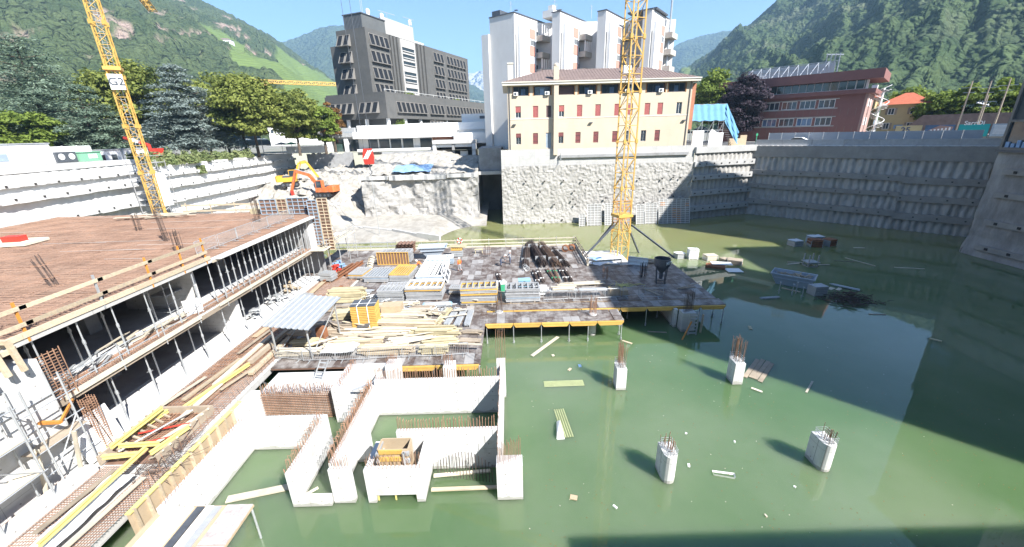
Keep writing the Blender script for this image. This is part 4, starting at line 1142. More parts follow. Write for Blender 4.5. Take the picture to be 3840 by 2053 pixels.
# ------------------------------------------------------------------ trees
def leaf_mat(name, a, b, c=None):
    m = bpy.data.materials.new(name); m.use_nodes = True
    nt = m.node_tree; bs = nt.nodes['Principled BSDF']
    bs.inputs['Roughness'].default_value = .7; bs.inputs['Specular IOR Level'].default_value = .2
    geo = nt.nodes.new('ShaderNodeNewGeometry')
    mx = nt.nodes.new('ShaderNodeMix'); mx.data_type = 'RGBA'; mx.inputs[6].default_value = (*a,1); mx.inputs[7].default_value = (*b,1)
    no = nt.nodes.new('ShaderNodeTexNoise'); no.inputs['Scale'].default_value = .5; no.inputs['Detail'].default_value = 3
    lnk(nt, geo.outputs['Position'], no.inputs['Vector'])
    ma = nt.nodes.new('ShaderNodeMath'); ma.operation = 'MULTIPLY_ADD'; ma.inputs[1].default_value = .5
    lnk(nt, geo.outputs['Random Per Island'], ma.inputs[0])
    mr = nt.nodes.new('ShaderNodeMapRange'); mr.inputs['From Min'].default_value = .35; mr.inputs['From Max'].default_value = .65; mr.inputs['To Max'].default_value = .5
    lnk(nt, no.outputs['Fac'], mr.inputs['Value']); lnk(nt, mr.outputs[0], ma.inputs[2]); lnk(nt, ma.outputs[0], mx.inputs[0])
    lnk(nt, mx.outputs[2], bs.inputs['Base Color'])
    tr = nt.nodes.new('ShaderNodeBsdfTranslucent'); lnk(nt, mx.outputs[2], tr.inputs['Color'])
    ms = nt.nodes.new('ShaderNodeMixShader'); ms.inputs[0].default_value = .38
    lnk(nt, bs.outputs[0], ms.inputs[1]); lnk(nt, tr.outputs[0], ms.inputs[2])
    lnk(nt, ms.outputs[0], nt.nodes['Material Output'].inputs['Surface'])
    MAT[name] = m
leaf_mat('leaf_cedar', (.060,.10,.065), (.29,.37,.27))
leaf_mat('leaf_blue', (.11,.145,.135), (.34,.40,.365))
leaf_mat('leaf_green', (.085,.115,.022), (.31,.34,.085))
leaf_mat('leaf_fresh', (.085,.13,.022), (.25,.32,.06))
leaf_mat('leaf_rust', (.13,.075,.03), (.28,.15,.05))
leaf_mat('leaf_purple', (.018,.014,.02), (.085,.065,.085))
leaf_mat('leaf_scrub', (.12,.17,.06), (.36,.39,.18))
M('bark', (.10,.075,.055), .95, .3, 3, .6, 8)

def quads(centers, size, nrm, name, mat, parent, aspect=.6):
    """leaf faces: centers (n,3), normals (n,3)"""
    n = len(centers)
    nrm = nrm/np.linalg.norm(nrm,axis=1,keepdims=True)
    r = RNG.normal(size=(n,3)); a = np.cross(nrm,r); a /= np.linalg.norm(a,axis=1,keepdims=True); b = np.cross(nrm,a)
    s = size*RNG.uniform(.6,1.35,(n,1))
    P = np.stack([centers-a*s-b*s*aspect*.2, centers-b*s*aspect, centers+a*s, centers+b*s*aspect],1).reshape(-1,3)
    me = bpy.data.meshes.new(name)
    me.from_pydata(P.tolist(),[],np.arange(4*n).reshape(n,4).tolist()); me.update(); me.materials.append(MAT[mat])
    o = bpy.data.objects.new(name,me); COL.objects.link(o); o.parent = parent
    return o
def broad_tree(label, loc, h, rx, mat, n=9000, clumps=70, size=.34, trunk=.35, cat='tree', base=.22, name='leafy_tree', seed=0):
    rs = np.random.default_rng(seed+100)
    t = thing(name,label,cat,loc)
    tb = MB().tube((0,0,-.2),(.1,.05,h*.42),trunk,8,trunk*.6)
    cz, rz_ = h*(base+1)/2, h*(1-base)/2
    C = []
    while len(C) < clumps:
        p = rs.normal(size=3); p /= np.linalg.norm(p); p *= rs.uniform(.35,.93)**.6
        # a little wider below the middle
        w = 1.0 if p[2] < .2 else 1-.25*(p[2]-.2)
        C.append([p[0]*rx*w, p[1]*rx*w, cz+p[2]*rz_])
    C = np.array(C)
    for c in C[::6]: tb.tube((.1,.05,h*.34),tuple(c*np.array([.8,.8,.95])),trunk*.28,5,.03)
    tb.build('trunk','bark',t)
    per = n//clumps; ps = []; ns = []
    for c in C:
        rad = rx*rs.uniform(.20,.36)
        d = rs.normal(size=(per,3)); d /= np.linalg.norm(d,axis=1,keepdims=True)
        d[:,2] = np.where(d[:,2] < -.3, d[:,2]*.3, d[:,2])
        q = c + d*rad*rs.uniform(.55,1.05,(per,1))*np.array([1.15,1.15,.75])
        ps.append(q); ns.append(d*np.array([.7,.7,1])+rs.normal(size=(per,3))*.45+np.array([0,0,.35]))
    quads(np.concatenate(ps), size, np.concatenate(ns), 'crown', mat, t)
    return t
def cedar(label, loc, h, rmax, mat, tiers=12, n=26000, seed=0, name='cedar_tree', droop=.12, top=.18):
    rs = np.random.default_rng(seed+300)
    t = thing(name,label,'tree',loc)
    tb = MB().tube((0,0,-.2),(0,0,h*.9),.55,8,.1)
    ps = []; ns = []
    pads = []
    for i in range(tiers):
        f = i/(tiers-1)
        z = h*(.14+.82*f); r = rmax*(1-f*.92)**.75*rs.uniform(.8,1.1)+rmax*top*(1-f)
        nb = int(9-5*f)
        for k in range(nb):
            a = 2*math.pi*(k+rs.uniform(-.3,.3))/nb + i*1.1
            rr = r*rs.uniform(.7,1.1)
            tb.tube((0,0,z-.5),(math.cos(a)*rr*.8, math.sin(a)*rr*.8, z+rr*.05),.13,5,.04)
            m = max(2,int(rr/1.3))
            for j in range(m):
                g = (j+.7)/m
                pads.append((math.cos(a)*rr*g+rs.uniform(-.5,.5), math.sin(a)*rr*g+rs.uniform(-.5,.5), z+rr*.10*math.sin(g*2.2)-droop*rr*g*g+rs.uniform(-.3,.3), (.65+.55*(1-g))*rmax*.16+.55, a))
    tb.build('trunk','bark',t)
    per = max(20,n//len(pads))
    for (x,y,z,r,a) in pads:
        u = rs.uniform(-1,1,(per,2)); rad = np.sqrt(np.abs(rs.uniform(0,1,per))); th = rs.uniform(0,2*math.pi,per)
        dx = np.cos(th)*rad*r*1.25; dy = np.sin(th)*rad*r
        ex = math.cos(a)*dx - math.sin(a)*dy; ey = math.sin(a)*dx + math.cos(a)*dy
        dz = -.35*r*rad**2 + rs.uniform(-.22,.10,per)*r*.9
        ps.append(np.stack([x+ex,y+ey,z+dz],-1))
        ns.append(np.stack([ex*.35/r,ey*.35/r,np.ones(per)],-1)+rs.normal(size=(per,3))*.33)
    quads(np.concatenate(ps), .34, np.concatenate(ns), 'crown', mat, t, aspect=.35)
    return t
cedar('huge spreading green cedar at the left edge of the park', (-99,92,14.2), 25.5, 14, 'leaf_cedar', tiers=13, n=36000, seed=1)
cedar('blue grey cedar right of the yellow crane mast', (-70.5,94,14.2), 19.6, 9.5, 'leaf_blue', tiers=13, n=30000, seed=2)
cedar('low dark cedar behind the white site fence, left of the crane', (-84,86,14.2), 15, 9, 'leaf_cedar', tiers=9, n=16000, seed=4)
broad_tree('tall leafy tree directly behind the crane mast with the G2 sign', (-87,103,14.2), 21.5, 9, 'leaf_green', 15000, 90, .42, seed=1)
broad_tree('leafy tree rising behind the blue grey cedar', (-76,114,14.2), 20.5, 8, 'leaf_green', 12000, 80, .42, seed=2)
broad_tree('rounded leafy tree left of the far yellow crane', (-57.5,96,14.2), 17, 7.0, 'leaf_green', 16000, 100, .38, seed=3)
broad_tree('smaller leafy tree right of the rounded one', (-49.5,99,14.2), 13.2, 5.0, 'leaf_green', 10000, 80, .34, seed=4)
broad_tree('slim leafy tree beside the showroom', (-45.0,103,14.2), 11.5, 3.6, 'leaf_fresh', 6000, 50, .32, seed=5)
broad_tree('rust coloured tree at the left end of the grey office block', (-46.5,112.5,14.2), 12.5, 3.2, 'leaf_rust', 5000, 45, .32, seed=6)
broad_tree('leafy tree in the gap between the two cedars', (-100,112,14.2), 20, 9, 'leaf_green', 9000, 70, .45, seed=7)
broad_tree('dark tree low behind the crane at the fence', (-74,104,14.2), 13, 7, 'leaf_green', 8000, 60, .4, seed=8)
broad_tree('full leafy tree filling the gap left of the rounded tree', (-64.5,103,14.2), 15.5, 6.2, 'leaf_green', 11000, 80, .38, seed=11)
broad_tree('leafy tree in the far row behind the smaller tree', (-58,116,14.2), 16.5, 6.5, 'leaf_green', 9000, 70, .4, seed=12)
broad_tree('round leafy tree at the left edge below the huge cedar', (-88,78,14.2), 9.5, 5.0, 'leaf_fresh', 7000, 60, .34, seed=13)
broad_tree('fresh green tree right of the yellow building', (56.6,118,14.2), 18, 6.2, 'leaf_fresh', 12000, 80, .36, seed=9)
broad_tree('dark purple leaved tree in front of the red brown office', (58.2,106.5,14.2), 15.6, 5.2, 'leaf_purple', 14000, 90, .34, seed=10, base=.1)
for i,(x,y,h,r_,n) in enumerate(((101,101,10.5,4,'left'),(104.5,98,11.5,4,'second'),(108,95,12,4.5,'third'),(112,92,11,4.5,'fourth'),(103,110,12,5,'tallest'))):
    broad_tree(f'sunlit green tree behind the utility poles, {n} of the row', (x,y,14.2), h, r_, 'leaf_fresh', 5000, 45, .36, seed=20+i)
def bush(label, loc, r, h, mat, n=2500, seed=0, name='bush'):
    rs = np.random.default_rng(seed); t = thing(name,label,'bush',loc)
    d = rs.normal(size=(n,3)); d[:,2] = np.abs(d[:,2]); d /= np.linalg.norm(d,axis=1,keepdims=True)
    sw = .65+.35*np.sin(d[:,:1]*5+seed)*np.cos(d[:,1:2]*6)
    quads(d*np.array([r,r,h])*rs.uniform(.35,1.0,(n,1))*sw, .22, d+rs.normal(size=(n,3))*.6, 'foliage', mat, t)
    st = MB()
    for k in range(6): st.tube((0,0,-.1),(math.cos(k)*r*.5,math.sin(k)*r*.5,h*.6),.03,4)
    st.build('stem','bark',t)
for i,(x,y,r_,h,n) in enumerate(((-58.9,68.5,1.6,2.0,'beside the crane mast'),(-59.2,72.5,2.2,2.4,'right of the crane mast'),(-58.7,76.0,1.9,2.0,'largest of the group on the wall'),(-59.5,80,2.0,2.0,'in the middle of the wall top'),(-59.5,86,2.4,1.6,'low and wide on the wall top'),(-59.4,93,2.6,1.7,'at the far end of the wall'),(-52,113.6,2.4,1.5,'by the showroom pavement'),(-58.8,65.6,1.0,2.6,'left of the crane mast'))):
    bush('wild green scrub on the left wall top, '+n, (x,y,14.2), r_*1.35, h*1.3, 'leaf_scrub', 3600, seed=i)
bush('scrub hanging down the face of the left wall', (-57.6,77.2,12.3), 1.2, 1.8, 'leaf_scrub', 1500, seed=30)
for i,(x,y,n) in enumerate(((14,3,'left'),(17,3.3,'middle'),(47,4,'right'))):
    a = R(67); wx_ = -34.2+math.cos(a)*x-math.sin(a)*y; wy_ = 122+math.sin(a)*x+math.cos(a)*y
    bush(f'green shrub on the podium roof of the grey office, {n} one', (wx_,wy_,29.2), 1.7, 1.9, 'leaf_fresh', 1200, seed=40+i)
bush('green shrub under the podium of the grey office', (-29.5,117.5,19.6), 2.6, 3.0, 'leaf_fresh', 1800, seed=50)

# ------------------------------------------------------------------ park edge at left
sfence = thing('site_fence','long white site fence with posters on the left wall','fence',(-64,58,15.5))
for k in range(10):
    y_ = 44+k*2.05
    MB().box(-64.05,y_,15.5,-63.95,y_+2.0,17.7).build('fence_panel','white_wall',sfence,world=True)
    MB().box(-64.12,y_-.04,15.5,-63.88,y_+.04,17.75).build('fence_post','white_paint',sfence,world=True)
MB().box(-63.93,52,16.1,-63.9,53.4,17.0).build('poster','form_blue',sfence,world=True)
dp = MB().box(-63.6,58.4,15.6,-63.3,61.2,16.9); 
t = thing('panel_board','dark board with two round white openings on the left wall','board',(-63.4,59.8,15.5))
MB().box(-63.6,58.5,15.55,-63.3,61.3,16.95).build('board','steel_dark',t,world=True)
for y_ in (59.2,60.6): MB().tube((-63.29,y_,16.3),(-63.26,y_,16.3),.42,16).build('opening','white_paint',t,world=True)
t = thing('container','green waste container with a white label on the left wall','container',(-63.2,62.8,15.5))
MB().box(-63.9,61.6,15.5,-62.6,64.3,16.75).build('body','green_pale',t,world=True)
MB().box(-62.59,62.3,15.9,-62.56,63.6,16.5).build('label_panel','white_paint',t,world=True)
MB().box(-64,61.5,16.75,-62.5,64.4,16.85).build('lid','green_pale',t,world=True)
for i in range(4):
    t = thing('site_cabin',f'white site cabin behind the wall, {ordn(i+1)} from the left edge','cabin',(-70,58+i*5.6,14.2),0,'white cabins along the park')
    zc = 1.3 if i == 0 else 0
    MB().box(-1.2,0,zc,1.2,5.2,zc+2.6).build('wall','white_wall',t)
    MB().box(-1.3,-.1,zc+2.6,1.3,5.3,zc+2.75).build('roof','form_grey',t)
    for y_ in (1,3.2): MB().box(1.2,y_,zc+1.0,1.24,y_+1.0,zc+1.9).build('window','glass',t)
for i,(x,y) in enumerate(((-92,80),(-66,92),(-58.6,100))):
    t = thing('street_lamp',f'park lamp post with a white head, {ordn(i+1)} from the left','lamp',(x,y,14.2),0,'park lamp posts')
    MB().tube((0,0,0),(0,0,5.8),.09,7,.06).build('post','steel_galv',t)
    MB().lathe([(.1,-.2),(.4,0),(.42,.12),(.15,.3)],(0,0,5.9),10).build('lamp_head','white_paint',t)
rm = thing('loader_crane','red loader crane with a white striped boom beside the mast','crane',(-63.5,74,14.2))
MB().box(-2.5,-1.0,.9,2.0,1.0,1.5).build('body','red_paint',rm)
for x in (-1.8,1.4):
    for y in (-1.15,1.15): MB().tube((x,y-.15,.5),(x,y+.15,.5),.5,12).build('wheel','black_rubber',rm)
MB().tube((.4,0,2.2),(.3,0,3.4),.28,8).bar((.3,0,3.3),(-3.6,0,4.6),.35,.4).build('boom','red_paint',rm)
MB().bar((-1.2,0,3.82),(-2.6,0,4.3),.37,.42).build('boom_stripe','white_paint',rm)
MB().box(1.0,-.9,1.5,2.0,.9,2.7).build('cab','red_paint',rm)
for i,(x,y) in enumerate(((-54,104.5),(-57.5,106.5))):
    t = thing('market_umbrella',('green' if i == 0 else 'grey')+' flat market umbrella under the park trees','umbrella',(x,y,14.2))
    MB().lathe([(.02,2.9),(1.9,2.35),(1.92,2.3),(.02,2.8)],(0,0,0),8).build('canopy','green_paint' if i == 0 else 'form_grey',t)
    MB().tube((0,0,0),(0,0,2.85),.05,6).build('pole','steel_galv',t)
solo(MB().box(-5,0,0,5,.3,1.7),'low_wall','white_wall','low white wall in front of the slim trees by the showroom','wall',(-53,109.5,14.2),R(4))
# stair tower scaffold against the left wall
ss = thing('scaffold','grey scaffold stair tower climbing the left wall beside the crane mast','scaffold',(-55.2,61.5,4))
mb = MB()
for x in (0,1.6):
    for y in (-1.6,0,1.6,3.2): mb.tube((x,y,0),(x,y,11.4),.06,5)
for z in np.arange(1,11.5,2.0):
    for y in (-1.6,0,1.6,3.2): mb.tube((0,y,z),(1.6,y,z),.05,4)
    for x in (0,1.6): mb.tube((x,-1.6,z),(x,3.2,z),.05,4); mb.tube((x,-1.6,z+1),(x,3.2,z+1),.04,4)
for k in range(5): mb.tube((1.62,-1.6 if k%2 else 3.2,1+k*2),(1.62,3.2 if k%2 else -1.6,3+k*2),.07,4)
mb.build('tubes','concrete_grey',ss)
for k in range(5): MB().box(.1,-1.5,1.05+k*2,1.5,3.1,1.12+k*2).build('deck_board','steel_galv',ss)
for k in range(5):
    a = MB()
    for j in range(8): a.box(.4,-1.2+j*.5,1.3+k*2+ (j if k%2==0 else 7-j)*.22,1.2,-.8+j*.5,1.36+k*2+(j if k%2==0 else 7-j)*.22)
    a.build('stair_flight','steel_dark',ss)
MB().box(1.7,.2,4.5,1.74,2.4,9.5).build('banner','film_white',ss)

# ------------------------------------------------------------------ far things
def lattice(mb, p, q, w, bays, r=.06, n=4, tri=False):
    """square lattice girder between p and q"""
    p, q = Vector(p), Vector(q); d = (q-p).normalized()
    up = Vector((0,0,1)) if abs(d.z) < .9 else Vector((0,1,0))
    a = d.cross(up).normalized()*w/2; b = a.cross(d).normalized()*w/2
    cs = [a+b,a-b,-a-b,-a+b] if not tri else [a-b,-a-b,b]
    for c in cs: mb.bar(p+c,q+c,r*2.2)
    m = len(cs)
    for i in range(bays):
        u0 = p+(q-p)*i/bays; u1 = p+(q-p)*(i+1)/bays
        for k in range(m):
            c0, c1 = cs[k], cs[(k+1)%m]
            if i % 2 == 0: mb.bar(u0+c0,u1+c1,r*1.3)
            else: mb.bar(u0+c1,u1+c0,r*1.3)
            mb.bar(u1+c0,u1+c1,r*1.3)
    return mb
fc = thing('tower_crane','small far yellow tower crane above the leafy park trees','crane',(-158,290,14))
mb = MB(); lattice(mb,(0,0,0),(0,0,39),2.2,14,.2); mb.build('mast','crane_yellow',fc)
mb = MB(); lattice(mb,(-13,-2,40),(45,14,38),2.0,24,.2,tri=True); mb.build('jib','crane_yellow',fc)
MB().box(-15,-3.5,37,-11,-.5,40).build('counterweight','white_paint',fc)
for i,(x,y,w,d,h,rz,m,lab) in enumerate(((-118,250,14,12,15,.2,'white_wall','white town house with a round roof tower beyond the leafy trees'),(-110,262,26,14,8,-.3,'white_wall','long pale house right of the round tower beyond the trees'),(-128,240,12,10,10,.4,'tower_wall','pale house below the far crane'),(-423,686,20,12,8,.2,'white_wall','white farmhouse in the green vineyard on the left hillside'),(-93,300,16,12,9,0.1,'tower_wall','grey town house left of the office block'))):
    z = 14.2
    if i == 3: z = 151
    t = thing('far_house',lab,'house',(x,y,z),rz)
    MB().box(-w/2,-d/2,-8 if i == 3 else 0,w/2,d/2,h).build('wall',m,t)
    MB().add([(-w/2-.5,-d/2-.5,h),(w/2+.5,-d/2-.5,h),(w/2+.5,d/2+.5,h),(-w/2-.5,d/2+.5,h),(-w/4,0,h+3),(w/4,0,h+3)],[(0,1,5,4),(1,2,5),(2,3,4,5),(3,0,4)]).build('roof','roof_tile',t)
    for k in range(4): MB().box(-w/2+1.2+k*w/4,-d/2-.06,h-3.4,-w/2+2.4+k*w/4,-d/2-.01,h-1.6).build('window','glass',t)
    if i == 0: MB().lathe([(4,0),(4,3),(4.8,3.3),(4.8,4.2),(3,4.6)],(-3,-3,h),16).build('round_tower','white_wall',t)

def pylon(label,x,y,z,h,w):
    t = thing('lattice_pylon',label,'pylon',(x,y,z)); mb = MB()
    for sx in (-1,1):
        for sy in (-1,1): mb.bar((sx*w/2,sy*w/2,-6),(sx*w*.15,sy*w*.15,h),.35)
    for k in range(5):
        f0 = 1-.17*k; f1 = 1-.17*(k+1)
        for sx in (-1,1): mb.bar((sx*w/2*f0,-w/2*f0,h*k/5),(-sx*w/2*f1,-w/2*f1,h*(k+1)/5),.25)
    mb.build('tower','steel_galv',t)
    MB().bar((-w*.75,0,h),(w*.75,0,h),.5).bar((-w*.6,0,h*.86),(w*.6,0,h*.86),.35).build('crossarm','steel_galv',t)
pylon('grey cable car pylon on the wooded left hillside',-600,793,196,26,9)
pylon('thin lattice pylon on the lower right hillside',330,400,60,34,7)
pylon('lattice pylon high on the right hillside',520,640,165,34,8)
# ------------------------------------------------------------------ tower cranes on site
def tower_crane(label, x, y, z0, top, w, jib_to, counter, bays_per=1.0, legs=False, ladder=True, rz=.35):
    t = thing('tower_crane',label,'crane',(x,y,z0))
    H = top-z0
    secs = []; z = 0.0
    while z < H-.1:
        z2 = min(H, z+6.0); secs.append((z,z2)); z = z2
    c, s = math.cos(rz), math.sin(rz)
    cs = [(w/2*c-w/2*s, w/2*s+w/2*c),(-w/2*c-w/2*s,-w/2*s+w/2*c),(-w/2*c+w/2*s,-w/2*s-w/2*c),(w/2*c+w/2*s,w/2*s-w/2*c)]
    for (za,zb) in secs:
        mb = MB(); nb = max(1,int(round((zb-za)/(w*1.05))))
        for (px,py) in cs: mb.bar((px,py,za),(px,py,zb-.02),.075*w+.02)
        for i in range(nb):
            u0 = za+(zb-za)*i/nb; u1 = za+(zb-za)*(i+1)/nb
            for k in range(4):
                a, b = cs[k], cs[(k+1)%4]; m = ((a[0]+b[0])/2,(a[1]+b[1])/2)
                mb.bar((*a,u0),(*b,u1),.04*w) if (i+k) % 2 else mb.bar((*b,u0),(*a,u1),.04*w)
                mb.bar((*a,u1-.04),(*b,u1-.04),.04*w)
        mb.build('mast_section','crane_yellow',t)
    jm = MB().box(-.16,-.16,-.25,.16,.16,.25).mesh('joint_plate','crane_yellow')
    for z in [b for a,b in secs[:-1]]:
        for (px,py) in cs: inst(jm,'joint_plate',t,(px,py,z))
    if ladder:
        lb = MB(); 
        for dx in (-.2,.2): lb.bar((dx*c,dx*s,0),(dx*c,dx*s,H),.045)
        for k in range(int(H/.6)): lb.bar((-.2*c,-.2*s,k*.6+.3),(.2*c,.2*s,k*.6+.3),.035)
        lb.build('ladder','steel_galv',t)
    jt = Vector(jib_to)-Vector((x,y,z0)); jd = Vector((jt.x,jt.y,0)).normalized()
    mb = MB(); lattice(mb,Vector((0,0,H+1.2)),Vector((jt.x,jt.y,H+1.2)),1.5,int(jt.length/2.2),.09,tri=True); mb.build('jib','crane_yellow',t)
    mb = MB(); lattice(mb,Vector((0,0,H+1.2)),-jd*counter+Vector((0,0,H+1.2)),1.4,8,.09); mb.build('counter_jib','crane_yellow',t)
    e = -jd*counter; MB().box(e.x-1.2,e.y-1.2,H-1.6,e.x+1.2,e.y+1.2,H+1.1).build('counterweight','concrete_grey',t)
    MB().box(-1.0,-1.0,H,1.0,1.0,H+.9).build('slewing_ring','crane_yellow',t)
    return t
g2 = tower_crane('yellow lattice tower crane with the white G2 sign at left', -50.3,57.2,2.0,45,1.25,(-78.7,104.2,45),13,rz=.55)
sgn = thing('crane_sign','white square sign reading G2 on the left crane mast','sign',(-49.75,56.45,24.3),R(30))
MB().box(-.72,-.08,.1,.72,0,1.9).build('board','white_paint',sgn)
put_text('G2',1.25,'steel_dark','lettering',sgn,(0,-.1,1.0),(R(90),0,0))
MB().obox((0,0,24.9),(1.75,1.75,.4),.55).build('collar','crane_yellow',g2)
cc = tower_crane('yellow lattice tower crane rising from the deck in the middle', 15.6,55.2,-1.5,62,1.75,(-36,76.5,62),15,rz=.3)
# raking struts of the base
st = MB()
for (dx,dy,zz) in ((-6.0,-4.6,2.1),(5.6,-5.8,2.1),(-4.2,4.4,-1),(4.6,4.2,-1)):
    st.bar((dx*.2,dy*.2,7.0),(dx,dy,zz+1.5),.2)
st.build('raking_strut','steel_dark',cc)
MB().obox((0,0,8.2),(2.2,2.2,.35),.3).build('base_collar','crane_yellow',cc)
hk = thing('hook_block','red and white crane hook block hanging on two ropes over the ruin','hook',(-24.2,71.6,13.4))
mb = MB().prism_y([(-.75,0),(.75,0),(.95,1.2),(.7,2.6),(-.7,2.6),(-.95,1.2)],-.25,.25); mb.build('block','red_paint',hk)
for k in range(3): MB().obox((-.3+.3*k,-.27,1.6),(.16,.03,1.7),0,0,.6).build('stripe','white_paint',hk)
MB().tube((-.6,0,2.6),(-1.2,0,49.5),.035,5).tube((.6,0,2.6),(.2,0,49.5),.035,5).build('rope','steel_dark',hk)
MB().tube((0,0,0),(0,0,-.9),.12,6).path([(0,0,-.9),(.25,0,-1.2),(.2,0,-1.6),(-.1,0,-1.7),(-.3,0,-1.5)],.09,6).build('hook','steel_dark',hk)
MB().path([(0,0,-1.6),(.05,0,-6),(.08,0,-12.5)],.05,5).build('chain','steel_galv',hk)

# ------------------------------------------------------------------ excavators
def excavator(label, loc, rz, mat, pts, tool):
    e = thing('excavator',label,'excavator',loc,rz)
    for y in (-1.15,1.15):
        tr = MB().prism_y([(-1.9,.25),(-1.6,0),(1.6,0),(1.9,.25),(1.9,.6),(1.6,.85),(-1.6,.85),(-1.9,.6)],y-.28,y+.28).build('track','black_rubber',e)
        for x in (-1.4,-.5,.5,1.4): MB().tube((x,y-.3,.4),(x,y+.3,.4),.28,8).build('roller','steel_dark',tr)
    MB().box(-.9,-.85,.5,.9,.85,1.0).build('undercarriage','steel_dark',e)
    up = thing_part('upper_body',e)
    MB().prism([(-2.6,-1.1),(-2.3,-1.35),(1.3,-1.35),(1.5,.2),(1.5,1.3),(-2.3,1.35),(-2.6,1.1)],1.05,2.0).build('deck','%s'%mat,up)
    MB().prism([(-2.75,-1.1),(-2.5,-1.38),(-1.3,-1.38),(-1.3,1.38),(-2.5,1.38),(-2.75,1.1)],1.1,2.35).build('counterweight',mat,up)
    MB().box(-1.28,-1.3,2.0,.1,.2,2.3).build('engine_hood','steel_dark',up)
    MB().prism_y([(-.1,2.0),(1.55,2.0),(1.7,2.6),(1.3,3.45),(-.1,3.45)],.35,1.3).build('cab','glass',up)
    MB().box(-.15,.3,3.4,1.35,1.35,3.5).box(-.15,.3,2.0,-.05,1.33,3.4).box(-.12,1.3,2.0,-.02,1.36,3.4).box(1.2,1.3,2.0,1.3,1.36,3.4).build('cab_frame',mat,up)
    b = MB()
    for a_,b_ in zip(pts[:-1],pts[1:]): b.bar((a_[0],-.25,a_[1]),(b_[0],-.25,b_[1]),.42,a_[2])
    b.build('boom',mat,up)
    c = MB()
    c.tube((1.6,-.5,1.6),((pts[1][0]),-.5,pts[1][1]-.2),.1,6).tube((pts[1][0],-.25,pts[1][1]+.35),(pts[2][0],-.25,pts[2][1]+.45),.1,6); c.build('ram','steel_galv',up)
    x,z,_ = pts[-1]
    if tool == 'hammer':
        MB().bar((x,-.25,z+.1),(x-.2,-.25,z-1.5),.5,.5).build('hammer','red_paint',up)
        MB().tube((x-.2,-.25,z-1.5),(x-.35,-.25,z-2.6),.1,6,.05).build('chisel','steel_dark',up)
    else:
        MB().prism_y([(x-.2,z+.1),(x+.5,z-.3),(x+.7,z-1.0),(x+.1,z-1.4),(x-.6,z-1.1),(x-.3,z-.5)],-.75,.3).build('bucket','steel_dark',up)
    return e
def thing_part(name, parent):
    o = bpy.data.objects.new(name,None); COL.objects.link(o); o.parent = parent; o.empty_display_size = .2; WLOC[o.name] = (0,0,0); return o
zb = rubble_z(-40.2,88.3)
excavator('orange excavator with a hydraulic breaker on the rubble', (-40.2,88.3,zb+.25), R(172), 'excavator_orange', [(1.2,1.8,.7),(3.4,4.6,.6),(6.4,5.4,.45),(8.2,1.2,.4)], 'hammer')
zb = rubble_z(-50.2,93.5)
excavator('yellow excavator behind the orange one', (-50.2,93.5,zb+.3), R(20), 'excavator_yellow', [(1.2,1.8,.7),(2.6,5.0,.6),(4.0,5.2,.45),(6.0,1.6,.4)], 'bucket')
# ------------------------------------------------------------------ left building shell under construction
XF = -23.3
lb_ = thing('concrete_shell','unfinished two storey concrete frame with a rusty rebar roof slab at left','building',(-40,30,2))
W_ = dict(world=True)
MB().box(-57.0,13.6,9.05,XF,50.0,9.32).build('roof_slab','concrete',lb_,**W_)
MB().box(-56.9,13.8,9.324,XF-.25,49.8,9.345).build('slab_formwork','mat_board',lb_,**W_)
MB().box(-57.0,14.5,5.35,XF,53.5,5.68).build('floor_slab','concrete_white',lb_,**W_)
MB().box(-57.0,6.0,1.5,-22.9,53.5,1.98).build('ground_slab','concrete_white',lb_,**W_)
MB().box(-22.9,6.0,1.45,-18.2,46.0,1.9).build('ground_slab','concrete',lb_,**W_)
MB().box(-56.9,14.7,5.30,XF-.6,53.4,5.345).build('soffit_shade','ply_brown',lb_,**W_)  # dark sheets added under both slabs to imitate the unlit ceiling
MB().box(-56.9,13.8,9.0,XF-.6,49.9,9.045).build('soffit_shade','ply_brown',lb_,**W_)
# rear core walls and inner columns, colour darkened to imitate interior shade
MB().box(-33.4,15,1.99,-33.0,50,5.34).build('rear_wall','tower_dark',lb_,**W_)
MB().box(-33.4,15,5.69,-33.0,50,9.04).build('rear_wall','tower_dark',lb_,**W_)
for y in (18,24.4,31,37.5,44):
    for (za,zb) in ((1.99,5.34),(5.69,9.04)):
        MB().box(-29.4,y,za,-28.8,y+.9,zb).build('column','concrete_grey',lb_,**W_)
MB().box(-30,28.6,5.69,-24.4,28.95,9.04).build('inner_wall','concrete_white',lb_,**W_)
MB().box(-30,31.6,1.99,-23.8,31.95,5.34).build('inner_wall','concrete_white',lb_,**W_)
MB().box(-33,45.2,5.69,-23.65,45.5,9.04).build('end_wall','concrete_grey',lb_,**W_)  # deeper end walls greyed to imitate interior shade
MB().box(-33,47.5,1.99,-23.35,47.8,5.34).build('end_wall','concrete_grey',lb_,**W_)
MB().box(-23.62,45.5,5.69,-23.32,50,9.04).build('end_wall','concrete_white',lb_,**W_)
MB().box(-32.9,15.2,5.684,-26.1,45.1,5.70).build('floor_shade','concrete_grey',lb_,**W_)  # grey overlay imitates the shade on the floor behind the sunlit strip
MB().box(-32.9,15.2,1.984,-26.1,47.4,2.0).build('floor_shade','concrete_grey',lb_,**W_)
# edge boards of the two slabs
for (za,zb,ya,yb2,m) in ((9.33,9.62,14.0,29.6,'timber'),(9.0,9.2,29.7,46,'timber_pale'),(5.3,5.62,15.2,45.5,'timber_old')):
    y = ya
    while y < yb2-.3:
        y2 = min(yb2, y+3.0); MB().box(XF-.002,y,za,XF+.06,y2-.02,zb).build('edge_board',m,lb_,**W_); y = y2
MB().box(XF+.002,30,9.2,XF+.5,46.2,9.32).build('slab_edge','concrete_white',lb_,**W_)
